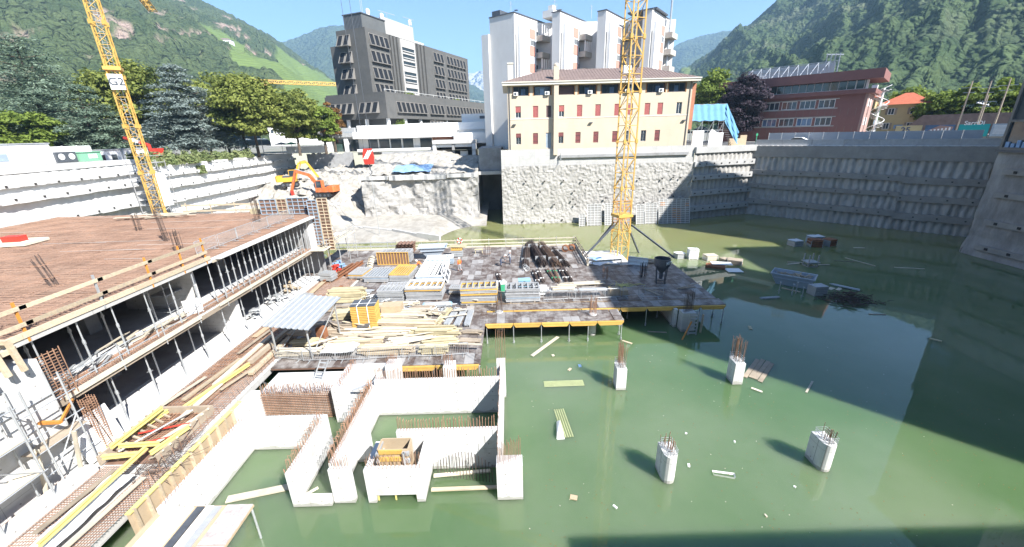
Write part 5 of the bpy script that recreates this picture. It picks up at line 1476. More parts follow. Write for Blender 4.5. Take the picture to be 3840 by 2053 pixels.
# near white core block and block walls
MB().box(-25.6,12.6,1.99,-23.0,16.9,8.3).build('core_wall','concrete_white',lb_,**W_)
MB().box(-27,8,1.99,-25.6,15,4.4).build('core_wall','concrete_white',lb_,**W_)
bars = MB()
for k in range(16): bars.bar((-23.1,16.9,5.9+k*.16),(-23.1,17.9,5.85+k*.16),.03)
for k in range(4): bars.bar((-23.05,17.2+k*.25,5.7),(-23.05,17.2+k*.25,8.4),.03)
bars.build('wall_rebar','rebar_rust',lb_,kind='stuff',**W_)
# rebar mat over the whole roof slab
def rebar_mat(x0,y0,x1,y1,z,sx,sy,r,name,parent=None,label=None,jit=.02,mat='rebar_rust'):
    mb = MB(); y = y0
    while y < y1: 
        j = random.uniform(-jit,jit); mb.bar((x0,y+j,z+random.uniform(-.01,.02)),(x1,y-j,z+random.uniform(-.01,.02)),r); y += sy
    x = x0
    while x < x1:
        j = random.uniform(-jit,jit); mb.bar((x+j,y0,z+r),(x-j,y1,z+r),r); x += sx
    o = mb.build(name,mat,parent,world=parent is not None,kind='stuff')
    return o
mb = MB(); random.seed(31); y = 14.0
while y < 49.7:
    x = -56.8
    while x < XF-.3:
        l = random.uniform(5,13); x2 = min(XF-.15,x+l); zz = 9.40+random.uniform(0,.06)
        mb.bar((x,y+random.uniform(-.03,.03),zz),(x2,y+random.uniform(-.05,.05),zz),random.choice([.018,.022,.026])); x = x2-.4 if x2 < XF-.2 else XF
    y += random.choice([.08,.1,.12])
x = -56.8
while x < XF-.2: mb.bar((x,14,9.47),(x+random.uniform(-.2,.2),49.7,9.47),.022); x += random.uniform(.5,1.4)
mb.build('rebar_mat','mat_bar',lb_,world=True,kind='stuff')
# lighter chairs and spacer strips showing between the bars
mb = MB()
for k in range(20):
    x = random.uniform(-56,XF-8); y = random.uniform(14.5,49.2); mb.bar((x,y,9.5),(x+random.uniform(3,8),y+random.uniform(-.1,.1),9.5),.025,.015)
mb.build('spacer_strips','concrete',lb_,world=True,kind='stuff')
# starter bar clusters standing on the roof
def bar_cluster(label,x,y,z,h,n,lean=(0,0),w=.5,name='starter_bars',cat='rebar',mat='rust_dark',r=.022,group=None):
    t = thing(name,label,cat,(x,y,z),0,group); mb = MB()
    for k in range(n):
        a = random.uniform(-w,w)/2; b = random.uniform(-w,w)/2
        mb.tube((a,b,0),(a+lean[0]*h+random.uniform(-.05,.05),b+lean[1]*h+random.uniform(-.05,.05),h*random.uniform(.85,1.08)),r,4)
    mb.build('bars',mat,t,kind='stuff')
    tb = MB()
    for zz in (.35,.9): tb.ring(-w/2-.04+lean[0]*h*zz*.8,-w/2-.04,w/2+.04+lean[0]*h*zz*.8,w/2+.04,h*zz*.8,.03)
    tb.build('stirrups','rebar_rust',t)
    return t
for (x,y,h,ln,lab) in ((-40.3,26.3,2.2,(-.28,0),'far left leaning'),(-29.6,24.3,1.9,(-.25,.0),'near middle'),(-27.6,32.0,1.7,(0,0),'near right'),(-31.4,35.5,3.2,(-.05,0),'tall middle'),(-27.6,43.3,2.6,(0,0),'far right'),(-38.3,40.5,1.7,(0,0),'small far')):
    bar_cluster(f'dark starter bar cluster on the rebar roof, the {lab} one',x,y,9.45,h,14,ln,.55)
# tools and tubs on the roof
tub = thing('tool_tray','white tray of red and yellow tools on the rebar roof at the left edge','tray',(-46.8,35.5,9.5),R(8))
MB().box(-3.2,-1.2,0,3.2,1.2,.25).build('tray','timber_pale',tub)
MB().box(.9,-.5,.25,2.3,.3,.75).build('crate','red_paint',tub)
for k in range(3): MB().tube((-1.4+k*.6,-.4,.25),(-1.4+k*.6,-.4,.95),.26,10).build('tub','tarp_blue' if k != 1 else 'bright_yellow',tub)
MB().bar((.3,-.9,.2),(.35,-.9,2.3),.22).build('post','white_paint',tub)
solo(MB().box(-2.2,-.6,0,1.2,.6,.3).box(1.0,-.5,0,1.5,.5,1.3),'timber_pile','timber','timber pile at the far left of the rebar roof','timber stack',(-52.2,37.5,9.5),R(12))
tb = MB(); random.seed(3)
for k in range(10): tb.obox((random.uniform(-3,3),random.uniform(-.8,.8),.1+.03*k),(random.uniform(3,6),.2,.06),random.uniform(-.15,.15))
solo(tb,'plank_pile','timber_pale','loose pile of pale planks near the back edge of the rebar roof','timber stack',(-42,47.3,9.5),R(6))
# guard rail of planks and orange posts on the roof edge
gr = thing('guard_rail','timber guard rail with orange posts along the near roof edge','railing',(XF,22,9.4))
for y in (17.2,21.0,24.3,27.0,29.2):
    MB().bar((XF-.02,y,9.1),(XF-.02,y+.02,11.1),.09).build('post','form_orange' if y != 21.0 else 'steel_galv',gr,**W_)
for z in (9.98,10.75):
    for (ya,yb2) in ((13.4,17.6),(17.3,21.4),(21.1,24.7),(24.4,29.4)):
        MB().bar((XF+.07,ya,z+random.uniform(-.03,.03)),(XF+.07,yb2,z+random.uniform(-.03,.03)),.04,.2).build('rail_plank','timber',gr,**W_)
# crowd barriers
bf = MB()
bf.tube((-1.2,0,.12),(-1.2,0,1.08),.024,5).tube((1.2,0,.12),(1.2,0,1.08),.024,5).tube((-1.2,0,1.08),(1.2,0,1.08),.024,5).tube((-1.2,0,.18),(1.2,0,.18),.024,5)
bfm = bf.mesh('frame','steel_galv')
bb = MB()
for k in range(17): bb.tube((-1.06+k*.1325,0,.18),(-1.06+k*.1325,0,1.08),.012,4)
bbm = bb.mesh('infill_bars','steel_galv')
bft = MB().bar((-.8,-.3,.02),(-.8,.3,.02),.05).bar((.8,-.3,.02),(.8,.3,.02),.05).bar((-.8,0,.02),(-.8,0,.2),.04).bar((.8,0,.02),(.8,0,.2),.04).mesh('foot','steel_galv')
def barrier(label,x,y,z,rz,group):
    t = thing('crowd_barrier',label,'barrier',(x,y,z),rz,group)
    inst(bfm,'frame',t); inst(bbm,'infill_bars',t); inst(bft,'foot',t); return t
for i in range(6): barrier(f'grey crowd barrier on the roof edge, {ordn(i+1)} from the near end',-24.6+.1*(i%2),31.3+i*2.45,9.5,R(90),'barriers on the roof edge')
barrier('grey crowd barrier on the rebar roof behind the nearest guard rail',-25.1,16.3,9.5,R(84),'barriers on the roof edge')

# steel props: shared meshes of given height
def prop_proto(h):
    ou = MB().box(-.075,-.075,0,.075,.075,.012).tube((0,0,.01),(0,0,h*.62),.05,7).mesh('outer_tube','steel_galv')
    inn = MB().tube((0,0,h*.6),(0,0,h-.012),.038,7).box(-.085,-.085,h-.014,.085,.085,h-.002).mesh('inner_tube','steel_galv')
    co = MB().tube((0,0,h*.58),(0,0,h*.65),.072,8).bar((-.16,0,h*.6),(.16,0,h*.6),.025).mesh('collar','steel_galv')
    return ou, inn, co
def prop(ms,label,x,y,z,group):
    t = thing('steel_prop',label,'prop',(x,y,z),random.uniform(0,3),group)
    inst(ms[0],'outer_tube',t); inst(ms[1],'inner_tube',t); inst(ms[2],'collar',t); return t
up_ = prop_proto(9.05-5.68); lo_ = prop_proto(5.35-1.98)
ys = [17.4,19.5,21.5,23.7,25.7,27.7,29.4]+[30.5+.78*k for k in range(19)]
for i,y in enumerate(ys): prop(up_,f'grey steel prop under the roof slab edge, {ordn(i+1)} from the near end',XF-.22,y,5.68,'props under the roof slab edge')
ys = [17.8,20.1,22.4,24.8,27.1,29.6,32.0,34.2]+[36+1.0*k for k in range(10)]
for i,y in enumerate(ys): prop(lo_,f'grey steel prop under the first floor slab edge, {ordn(i+1)} from the near end',XF-.3,y,1.98,'props under the first floor edge')
for i,y in enumerate((18.8,21,23,26.4,30.2,33.5,37,40.5,43.5)): prop(up_,f'shaded steel prop in the second row under the roof slab, {ordn(i+1)} from the near end',-25.9,y,5.68,'second row of props under the roof slab')
for i,y in enumerate((19.2,21.6,25,28.4,33,38,42)): prop(lo_,f'shaded steel prop in the second row on the ground floor, {ordn(i+1)} from the near end',-25.7,y,1.98,'second row of props on the ground floor')
# first floor edge: rebar strip, tube rail, boards
o = rebar_mat(XF-1.1,17.5,XF+.05,45,5.80,.13,.16,.025,'edge_rebar',lb_,jit=.04)
rail = thing('tube_rail','galvanised scaffold tube rail along the first floor edge','railing',(XF,30,5.7))
for k in range(9):
    y = 17.6+k*3.1; MB().tube((XF+.12,y,5.2),(XF+.12,y,7.0),.035,6).build('post','steel_galv',rail,**W_)
for z in (6.2,6.75): MB().tube((XF+.12,17.3,z),(XF+.12,43,z),.03,6).build('rail_tube','steel_galv',rail,**W_)
MB().box(XF+.15,17.4,5.55,XF+.19,27,5.85).box(XF+.15,29,5.6,XF+.19,43,5.85).build('toe_board','timber_pale',rail,**W_)
ms_ = thing('mobile_scaffold','grey mobile scaffold standing in the first floor','scaffold',(-26.6,27.0,5.69))
mb = MB()
for x in (0,1.3):
    for y in (0,1.9): mb.tube((x,y,0),(x,y,3.0),.03,5)
for z in (.4,1.0,1.6,2.2,2.8):
    for y in (0,1.9): mb.tube((0,y,z),(1.3,y,z),.025,4)
    mb.tube((1.3,0,z),(1.3,1.9,z),.02,4)
mb.build('tubes','steel_galv',ms_); MB().box(0,0,1.62,1.3,1.9,1.68).build('deck_board','steel_galv',ms_)
# loose bits on the first floor
for i,(x,y,dx,dy,lab) in enumerate(((-24.2,19.6,1.2,2.6,'nearest'),(-24.6,22.9,1.6,2.0,'middle'),(-24.0,25.8,.9,2.4,'farthest'))):
    mb = MB()
    for k in range(7): mb.obox((random.uniform(-dx/2,dx/2),random.uniform(-dy/2,dy/2),.05+.06*k),(.12,random.uniform(1.2,2.4),.06),random.uniform(-.5,.5))
    solo(mb,'scrap_timber','timber_pale' if i else 'steel_galv',f'loose heap of boards and bars on the sunlit first floor, {lab} of three','timber stack',(x,y,5.85))
solo(MB().obox((0,0,.5),(1.1,.5,1.0),.3),'plaster_board','white_wall','white board leaning on the first floor edge at the stair gap','board',(-23.9,27.4,5.85),R(30))
# back formwork wall on the far end of the roof
def form_panel(label,x,y,z,w,h,rz,mat,group,nx=2,nz=6,rx=0.0,name='shutter_panel',face='ply_brown'):
    t = thing(name,label,'formwork panel',(x,y,z),rz,group)
    if rx: t.rotation_euler = (rx,0,rz)
    MB().box(0,.10,0,w,.125,h).build('face_sheet',face,t)
    f = MB().box(0,0,0,.07,.1,h).box(w-.07,0,0,w,.1,h).box(.07,0,0,w-.07,.1,.07).box(.07,0,h-.07,w-.07,.1,h)
    f.build('frame',mat,t)
    for k in range(1,nz): MB().box(.07,.01,h*k/nz-.035,w-.07,.1,h*k/nz+.035).build('rib',mat,t)
    for k in range(1,nx): MB().box(w*k/nx-.03,.012,.07,w*k/nx+.03,.098,h-.07).build('stile',mat,t)
    return t
form_panel('blue grey formwork panel standing at the far roof end, left one',-29.6,47.2,9.5,2.0,1.8,0,'form_blue','formwork at the far roof end',3,4)
form_panel('orange formwork panel standing at the far roof end',-27.5,47.2,9.5,1.1,1.8,0,'timber','formwork at the far roof end',2,4)
form_panel('blue grey formwork panel standing at the far roof end, right one',-26.3,47.2,9.5,2.6,1.9,0,'form_blue','formwork at the far roof end',4,4)
form_panel('tall grey formwork panel hanging at the far roof corner',-23.6,46.4,5.9,1.15,5.3,0,'form_blue','formwork at the far roof corner',2,14)
form_panel('tall orange formwork panel at the far roof corner',-22.4,46.4,5.2,1.2,6.2,0,'timber','formwork at the far roof corner',2,16)
yr = thing('guard_rail','yellow timber guard rail at the far edge of the rebar roof','railing',(-33,49.6,9.4))
for x in (-40,-37,-34,-31): MB().bar((x,49.4,9.3),(x,49.4,10.8),.09).build('post','timber',yr,**W_)
for z in (9.8,10.5): MB().bar((-40.5,49.33,z),(-30,49.33,z),.04,.2).build('rail_plank','timber',yr,**W_)
MB().box(-31.5,48.2,9.4,-24.5,49.2,10.0).build('beam_box','timber_yellow',yr,**W_)
wd = MB()
for k in range(12): wd.obox((random.uniform(-.6,.6),random.uniform(-1.6,1.6),.1+.07*k),(.15,random.uniform(1.5,3.0),.07),random.uniform(-.9,.9))
solo(wd,'scrap_timber','timber_old','tangle of boards on the walkway below the far orange formwork','timber stack',(-22.7,48.0,5.69))
struct(MB().box(-23.29,45.6,5.45,-21.2,53.4,5.68).build('walkway','concrete')) if False else None
wk = thing('walkway','timber scaffold walkway running past the far end of the first floor','walkway',(-22.4,50,5.5))
for k in range(4): MB().box(-23.25+k*.42,44.5,5.58,-22.87+k*.42,54.5,5.66).build('walkway_board','timber_pale',wk,**W_)
for y in (45.5,48.5,51.5,54.0):
    MB().tube((-21.7,y,-1),(-21.7,y,6.8),.04,6).tube((-23.0,y,2.0),(-23.0,y,5.58),.04,6).build('standard','steel_galv',wk,**W_)
MB().tube((-21.7,44.5,6.6),(-21.7,54.5,6.6),.03,5).tube((-21.7,44.5,6.1),(-21.7,54.5,6.1),.03,5).build('rail_tube','steel_galv',wk,**W_)

# ------------------------------------------------------------------ strip of rebar and planks between shell and deck
o = rebar_mat(-22.7,17.5,-18.4,45.5,2.02,.17,.17,.022,'rebar_mat'); o['label'] = 'flat rusty rebar mat on the strip between the concrete shell and the deck'; o['category'] = 'rebar'
o = rebar_mat(-22.6,20,-19.4,40,2.09,.22,.5,.03,'rebar_mat'); o['label'] = 'upper layer of rusty rebar on the strip beside the concrete shell'; o['category'] = 'rebar'
pl = [(-19.6,30.5,9.0,.34,.30,2.16,'timber_old','long dark beam at the inner edge of the rebar strip'),(-20.6,26.8,7.0,.3,.16,2.14,'timber_pale','pale plank lying along the rebar strip below the shed'),(-19.2,38.2,7.0,.3,.2,2.16,'rust','rusty steel beam on the strip beside the far stacks'),(-20.2,21.6,3.6,.3,.10,2.18,'timber_pale','short pale board at the near end of the rebar strip'),(-21.2,24.2,5.0,.25,.12,2.16,'timber','yellowish board in the middle of the rebar strip'),(-18.8,27.5,6.0,.35,.2,2.15,'timber','straight board by the shed along the rebar strip'),(-21.9,33.5,6.5,.5,.05,2.15,'plywood','wide plywood sheet along the foot of the far props'),(-21.8,40.5,6.5,.5,.05,2.15,'plywood','far plywood sheet along the foot of the props')]
for (x,y,l,w,h,z,m,lab) in pl:
    solo(MB().obox((0,0,h/2),(w,l,h)),'plank',m,lab,'plank',(x,y,z),R(random.uniform(-7,3)))
for i,(x,y,l,rz,lab) in enumerate(((-20.2,23.2,5.2,-12,'yellow formwork beam lying beside the near planks on the rebar strip'),(-21.9,19.0,3.2,-14,'yellow formwork beam sloping beside the trench at the shell corner'))):
    b = MB().box(-.1,-l/2,0,.1,l/2,.05).box(-.02,-l/2,.05,.02,l/2,.17).box(-.1,-l/2,.17,.1,l/2,.22)
    solo(b,'formwork_beam','bright_yellow',lab,'beam',(x,y,2.2),R(rz))
# trench boxes (timber shuttering) near the corner
tr = thing('shuttering','timber trench shuttering with many cross battens between shell and shafts','formwork',(-20.4,18.4,2))
for x in (-22.0,-18.9): MB().box(x,16.6,2.0,x+.12,20.6,2.55).build('side_board','timber_old',tr,**W_)
MB().box(-22.0,20.6,2.0,-18.8,20.75,2.5).build('end_board','timber_old',tr,**W_)
MB().box(-21.86,16.7,1.92,-18.92,20.55,1.96).build('trench_bottom','ply_brown',tr,**W_)
for k in range(8):
    y = 16.9+k*.48
    MB().bar((-22.1,y,2.6),(-21.2,y,2.05),.1).build('batten','timber_old',tr,**W_); MB().bar((-18.7,y,2.6),(-19.6,y,2.05),.1).build('batten','timber_pale',tr,**W_)
for (a,b,m) in (((-21.8,17.4,2.3),(-18.9,18.4,2.35),'red_paint'),((-21.6,18.6,2.3),(-18.9,19.4,2.35),'red_paint'),((-21.2,17.0,2.5),(-19.6,20.2,2.6),'steel_galv')):
    MB().tube(a,b,.05,6).build('cross_strut',m,tr,**W_)
ybm = [((-21.3,17.2),(-19.2,17.3),2.62,'cross beam at the near end of the trench shuttering'),((-21.4,16.4),(-19.6,16.6),2.62,'second cross beam at the near end of the trench shuttering'),((-19.3,11.6),(-19.5,16.9),2.75,'very long beam running to the bottom left corner'),((-21.5,17.0),(-21.4,20.2),2.7,'beam along the left side of the trench shuttering'),((-19.1,16.6),(-18.6,18.6),2.6,'short beam at the right corner of the trench shuttering')]
for (a,b,z,lab) in ybm:
    t = MB()
    p = Vector((*a,z)); q = Vector((*b,z))
    t.bar(p,q,.14,.05).bar(p+V(0,0,.09),q+V(0,0,.09),.04,.14).bar(p+V(0,0,.18),q+V(0,0,.18),.14,.05)
    solo(t,'formwork_beam','bright_yellow','bright yellow formwork '+lab,'beam')
# near ground: upstands, rebar cages, block walls
solo(MB().box(-22.4,7.5,1.99,-21.6,16.2,2.45),'upstand','concrete_white','white concrete upstand running to the bottom left corner','wall')
solo(MB().box(-24.3,7.5,1.985,-23.2,12.4,2.6),'upstand','concrete_white','white concrete kerb below the scaffold at the bottom left','wall')
for (x0,x1,y0,y1,z,lab) in ((-21.5,-20.4,7.5,16.4,2.12,'left'),(-20.3,-19.7,7.5,16.5,2.3,'middle'),(-19.0,-17.9,7.5,16.3,2.12,'right'),(-23.1,-22.5,8,16,2.05,'leftmost')):
    o = rebar_mat(x0,y0,x1,y1,z,.13,.13,.018,'rebar_cage'); o['label'] = f'rusty rebar cage strip in the bottom left foreground, {lab} one'; o['category'] = 'rebar'
mb = MB(); gx_,gy_ = np.meshgrid(np.linspace(-20.2,-19.0,8),np.linspace(11.5,15.5,24),indexing='ij')
mb.grid(np.stack([gx_,gy_,2.35+.18*fbm(gx_*2,gy_*2,3)],-1)); solo(mb,'plastic_film','film_white','crumpled white and blue plastic film between the rebar cages','sheeting')
# formwork wall of pale boards along the left shaft
fwall = thing('plywood_formwork','pale plywood wall formwork with vertical battens left of the shaft walls','formwork',(-17.6,17,0))
MB().box(-17.62,13.4,-.6,-17.55,21.4,2.2).build('face_sheet','plywood',fwall,**W_)
for k in range(12): MB().box(-17.55,13.6+k*.68,-.6,-17.42,13.70+k*.68,2.3).build('batten','timber',fwall,**W_)
MB().box(-17.7,13.4,2.2,-17.45,21.4,2.26).build('cap_batten','bright_yellow',fwall,**W_)
# platform at the bottom edge
pt = thing('formwork_platform','small formwork platform on steel props at the bottom edge','platform',(-14,12.5,2))
MB().box(-16.6,9.6,1.86,-12.3,14.0,1.96).build('deck_board','plywood',pt,**W_)
MB().box(-13.5,9.6,1.97,-12.32,12.0,2.02).build('deck_panel','panel_mottled',pt,**W_)
MB().box(-13.5,12.05,1.97,-12.32,13.98,2.02).build('deck_panel','panel_mottled',pt,**W_)
for k,(x,m) in enumerate(((-16.2,'white_paint'),(-15.35,'white_paint'),(-14.85,'steel_dark'),(-14.4,'white_paint'),(-14.05,'form_grey'))):
    MB().box(x,9.7,1.97,x+(.75 if k == 0 else .34),13.9,2.04+.03*(k%2)).build('wrapped_strip',m,pt,**W_)
mb = MB(); 
for y in (13.85,11.7,10): mb.tube((-12.34,y,-2),(-12.34,y,1.86),.05,7)
mb.build('prop','steel_galv',pt,**W_)
# scaffold at the lower left edge
sl = thing('scaffold','grey tube scaffold with timber decks at the lower left edge','scaffold',(-23,12,2))
mb = MB()
for x in (-22.6,-21.8):
    for y in (10.4,12.4,14.4): mb.tube((x,y,2.0),(x,y,8.6 if x < -22 else 7.4),.045,6)
for z in (3.8,5.6,7.2):
    for x in (-22.6,-21.8): mb.tube((x,9.5,z),(x,14.6,z),.035,5)
    for y in (10.4,12.4,14.4): mb.tube((-22.6,y,z),(-21.8,y,z),.035,5)
mb.tube((-21.78,10.4,3.8),(-21.78,12.4,5.6),.03,5).tube((-21.78,14.4,3.8),(-21.78,12.4,5.6),.03,5)
mb.build('tubes','steel_galv',sl,**W_)
for z in (3.85,5.65): MB().box(-22.6,9.5,z,-21.8,14.5,z+.05).build('deck_board','timber_pale',sl,**W_)
for i,(x,y,a) in enumerate(((-22.7,16.9,.25),(-22.7,17.6,.2),(-22.6,18.3,.22))):
    t = MB().obox((0,0,1.2),(.06,.66,2.4),0,0,-.25+.03*i); solo(t,'panel_sheet','white_wall',f'white sheet leaning at the shell corner, {ordn(i+1)} from the near end','panel',(x,y,2.02),0,'white sheets leaning at the shell corner')
pts_ = thing('corner_formwork','orange edge formwork beams at the near corner of the first floor','formwork',(-22.6,16.3,5.2))
MB().bar((-23.2,15.9,5.35),(-22.0,15.95,5.33),.14,.14).build('beam','form_orange',pts_,**W_)
MB().bar((-22.05,16.0,5.34),(-23.1,17.6,5.42),.1,.12).build('beam','form_orange',pts_,**W_)
rcg = thing('rebar_column','tall rusty rebar column cage at the near corner of the ground floor','rebar',(-22.9,17.6,2)); mb = MB()
for a in (0,.15,.3,.45):
    for b in (0,.45): mb.bar((a,b,0),(a,b,3.4),.025)
for k in range(22): mb.ring(-.02,-.02,.47,.47,k*.15+.1,.02)
mb.build('cage','rebar_rust',rcg)

for i,(x,y,l,rz,m,lab) in enumerate(((-19.5,18.9,3.0,-20,'timber_pale','pale plank laid over the trench shuttering'),(-20.6,14.2,3.4,-4,'timber_old','grey plank on the rebar cages in the foreground'),(-18.6,13.6,3.6,-3,'timber_pale','pale plank on the right rebar cage in the foreground'),(-22.0,22.6,3.2,-10,'timber_pale','pale board at the foot of the near props'),(-19.2,24.2,3.4,-14,'timber','brown board at the right rim of the rebar strip'),(-21.3,29.3,4.0,-4,'timber_old','dark board in the middle of the rebar strip'),(-19.0,33.8,4.6,-8,'timber','brown board left of the yellow beam stack'),(-20.7,36.6,3.0,6,'timber_pale','pale board beside the grey chest'))):
    solo(MB().obox((0,0,.03),(.24,l,.05)),'plank',m,lab,'plank',(x,y,2.3),R(rz))
tg = MB(); random.seed(9)
for k in range(90):
    x = random.uniform(-19.6,-17.7); y = random.uniform(15.4,17.8); a = random.uniform(-.5,.5)+(1.57 if k%3 == 0 else 0); l = random.uniform(.6,1.9)
    tg.tube((x,y,2.05+random.random()*.3),(x+math.cos(a)*l*.6,y+math.sin(a)*l,2.1+random.random()*.4),.014,4)
solo(tg,'rebar_tangle','rust_dark','tangled bent rebar ends at the corner of the trench shuttering','rebar')['kind'] = 'stuff'
ub = MB()
for k in range(60): y = 15.0+k*.5; ub.tube((-18.3,y,2.0),(-18.3+random.uniform(-.1,.1),y+random.uniform(-.1,.1),2.55+random.random()*.3),.014,4)
solo(ub,'starter_bars','rebar_rust','row of rusty starter bars along the right rim of the rebar strip','rebar')['kind'] = 'stuff'
for i,(x,y,rz,lab) in enumerate(((-22.4,13.6,8,'left'),(-21.9,14.8,4,'right'))):
    t = MB().bar((0,0,0),(.5,.1,2.6),.2,.06); solo(t,'board','timber_pale',f'white stained board leaning below the lower left scaffold, {lab} one','board',(x-.4,y+1.2,2.05))

hg = thing('corner_shutter','beige timber formwork arms hanging over the near roof corner','formwork',(-22.9,14.6,8.6))
for i,(y,dz) in enumerate(((13.4,0),(14.0,.1),(14.6,-.05),(15.3,.08),(15.9,0))):
    MB().bar((-23.25,y,9.75+dz),(-22.6,y+.05,9.7+dz),.16,.2).bar((-22.65,y+.05,9.75+dz),(-22.55,y+.1,8.2+dz),.16,.18).build('arm','timber',hg,**W_)
MB().bar((-22.75,13.2,9.25),(-22.75,16.2,9.25),.1,.24).build('waling','timber',hg,**W_)
sl2 = thing('scaffold','second tube scaffold bay against the white core wall at the left edge','scaffold',(-22.7,14.5,2))
mb = MB()
for x in (-22.9,-22.2):
    for y in (15.2,16.8): mb.tube((x,y,2.0),(x,y,7.6),.04,6)
for z in (3.2,4.4,5.2,6.4):
    for x in (-22.9,-22.2): mb.tube((x,14.6,z),(x,17.2,z),.03,5)
mb.tube((-22.18,15.2,3.2),(-22.18,16.8,5.2),.03,5); mb.build('tubes','steel_galv',sl2,**W_)
MB().box(-22.9,14.7,4.42,-22.2,17.1,4.47).build('deck_board','timber_old',sl2,**W_)
pp = MB(); random.seed(17)
for k in range(14): pp.tube((random.uniform(-.3,.3),-1.4+random.uniform(-.2,.2),.06+.05*k*.5),(random.uniform(-.3,.3),1.4+random.uniform(-.2,.2),.06+.05*k*.5),.045,6)
solo(pp,'pipe_heap','steel_galv','heap of grey pipes lying below the lower left scaffold','pipe heap',(-22.9,10.6,2.62),R(-12))
bw2 = MB(); random.seed(18)
for k in range(22): bw2.obox((random.uniform(-.7,.7),random.uniform(-1.3,1.3),.08+random.random()*.35),(random.uniform(.25,.5),random.uniform(.2,.4),.2),random.uniform(0,3))
solo(bw2,'block_heap','concrete_grey','heap of grey concrete blocks under the lower left scaffold deck','block heap',(-24.6,10.4,2.62))
# ------------------------------------------------------------------ concrete shafts standing in the water
def starters(x0,y0,x1,y1,z,h,step,parent,hook=True,mat='rebar_rust',r=.014,rows=2,off=.09,name='starter_bars'):
    mb = MB(); L = math.hypot(x1-x0,y1-y0); n = max(1,int(L/step)); dx,dy = (x1-x0)/L,(y1-y0)/L
    for k in range(n+1):
        f = k/n; hh = h*random.uniform(.8,1.12); lx = random.uniform(-.05,.05); ly = random.uniform(-.05,.05)
        px, py = x0+(x1-x0)*f, y0+(y1-y0)*f
        a = (px-dy*off, py+dx*off); b = (px+dy*off, py-dx*off)
        mb.tube((*a,z-.05),(a[0]+lx,a[1]+ly,z+hh),r,4)
        if rows > 1:
            mb.tube((*b,z-.05),(b[0]+lx,b[1]+ly,z+hh),r,4)
            if hook: mb.tube((a[0]+lx,a[1]+ly,z+hh),(b[0]+lx,b[1]+ly,z+hh),r,4)
    return mb.build(name,mat,parent,world=True,kind='stuff')
CW = 'concrete_white'
s1 = thing('concrete_shaft','white concrete lift shaft with two chambers left of the thin wall','concrete wall',(-5,20,0))
MB().box(-9.32,22.5,-2,-1.02,22.78,2.72).build('rear_wall',CW,s1,world=True)
MB().box(-9.6,15.95,-2,-9.325,24.2,2.35).build('left_wall',CW,s1,world=True)
MB().box(-6.6,17.75,-2,-1.02,18.03,2.65).build('middle_wall',CW,s1,world=True)
MB().box(-9.32,18.4,-2,-8.4,18.7,2.3).build('stub_wall',CW,s1,world=True)
MB().box(-1.015,15.95+.42,-2,-.78,24.4,2.68).build('right_wall',CW,s1,world=True)
MB().box(-9.55,15.66,-2,-8.45,15.945,2.2).build('front_pier',CW,s1,world=True)
MB().box(-1.05,15.6,-2,.28,16.36,2.2).build('corner_pier',CW,s1,world=True)
mb = wall_open(2.95,4.15,.32,[(.42,2.52,0,2.5)]); w = mb.build('front_wall',CW,s1); w.location = (-7.75+5,15.62-20,-2)
MB().box(-7.75,15.945,-2,-7.45,17.7,2.1).build('side_wall',CW,s1,world=True); MB().box(-5.1,15.945,-2,-4.8,17.7,2.1).build('side_wall',CW,s1,world=True)
MB().box(-7.3,15.75,-2,-7.22,15.78,.45).box(-6.4,15.75,-2,-6.32,15.78,.45).box(-5.3,15.75,-2,-5.22,15.78,.45).build('opening_liner','bright_yellow',s1,world=True)
starters(-9.2,22.64,-1.2,22.64,2.72,.75,.16,s1); starters(-9.46,16.0,-9.46,22.3,2.35,.8,.13,s1)
starters(-6.5,17.89,-1.2,17.89,2.65,.75,.16,s1); starters(-.9,16.2,-.9,24.2,2.68,.5,.4,s1,rows=1)
starters(-.95,15.75,.15,16.2,2.2,1.2,.13,s1,hook=False); starters(-9.4,15.8,-8.6,15.8,2.2,.7,.15,s1,hook=False)
starters(-7.6,15.78,-4.9,15.78,2.15,.8,.2,s1,hook=False)
mb = MB()
for k in range(18):
    mb.tube((-4.4+.18*k,17.2-.03*k,-1),(-4.4+.18*k,17.25-.03*k,1.0+.9*math.sin(k*.17)),.018,4)
mb.build('wall_rebar','rust_dark',s1,world=True,kind='stuff')
tp = thing('slim_wall_post','tall slim wall end with long rusty bars beside the thin shaft wall','rebar',(-.9,24.3,0))
MB().box(-1.25,24.1,-2,-.65,24.7,2.9).build('pier',CW,tp,world=True)
starters(-1.2,24.2,-.7,24.6,2.9,2.6,.22,tp,hook=False,rows=2,off=.12)
# formwork clamp in the front chamber
fcl = thing('column_formwork','grey and orange column formwork box standing in the front shaft chamber','formwork',(-6.3,16.5,.8))
MB().box(-.75,-.42,0,.75,-.36,2.2).box(-.75,.36,0,.75,.42,2.2).box(-.8,-.36,0,-.75,.36,2.2).box(.75,-.36,0,.8,.36,2.2).build('box_sheet','plywood',fcl)
for z in (.35,.95,1.55,2.0): MB().box(-.68,-.52,z,.5,-.43,z+.22).build('rail','form_yellow',fcl); MB().box(-.85,-.56,z-.06,-.69,.5,z+.06).box(.5,-.58,z-.08,.85,-.4,z+.1).build('clamp','form_grey',fcl)
MB().box(-.3,-.62,-.1,.7,-.5,.12).box(.55,-.6,.1,.62,-.5,2.1).build('foot_clamp','form_grey',fcl)
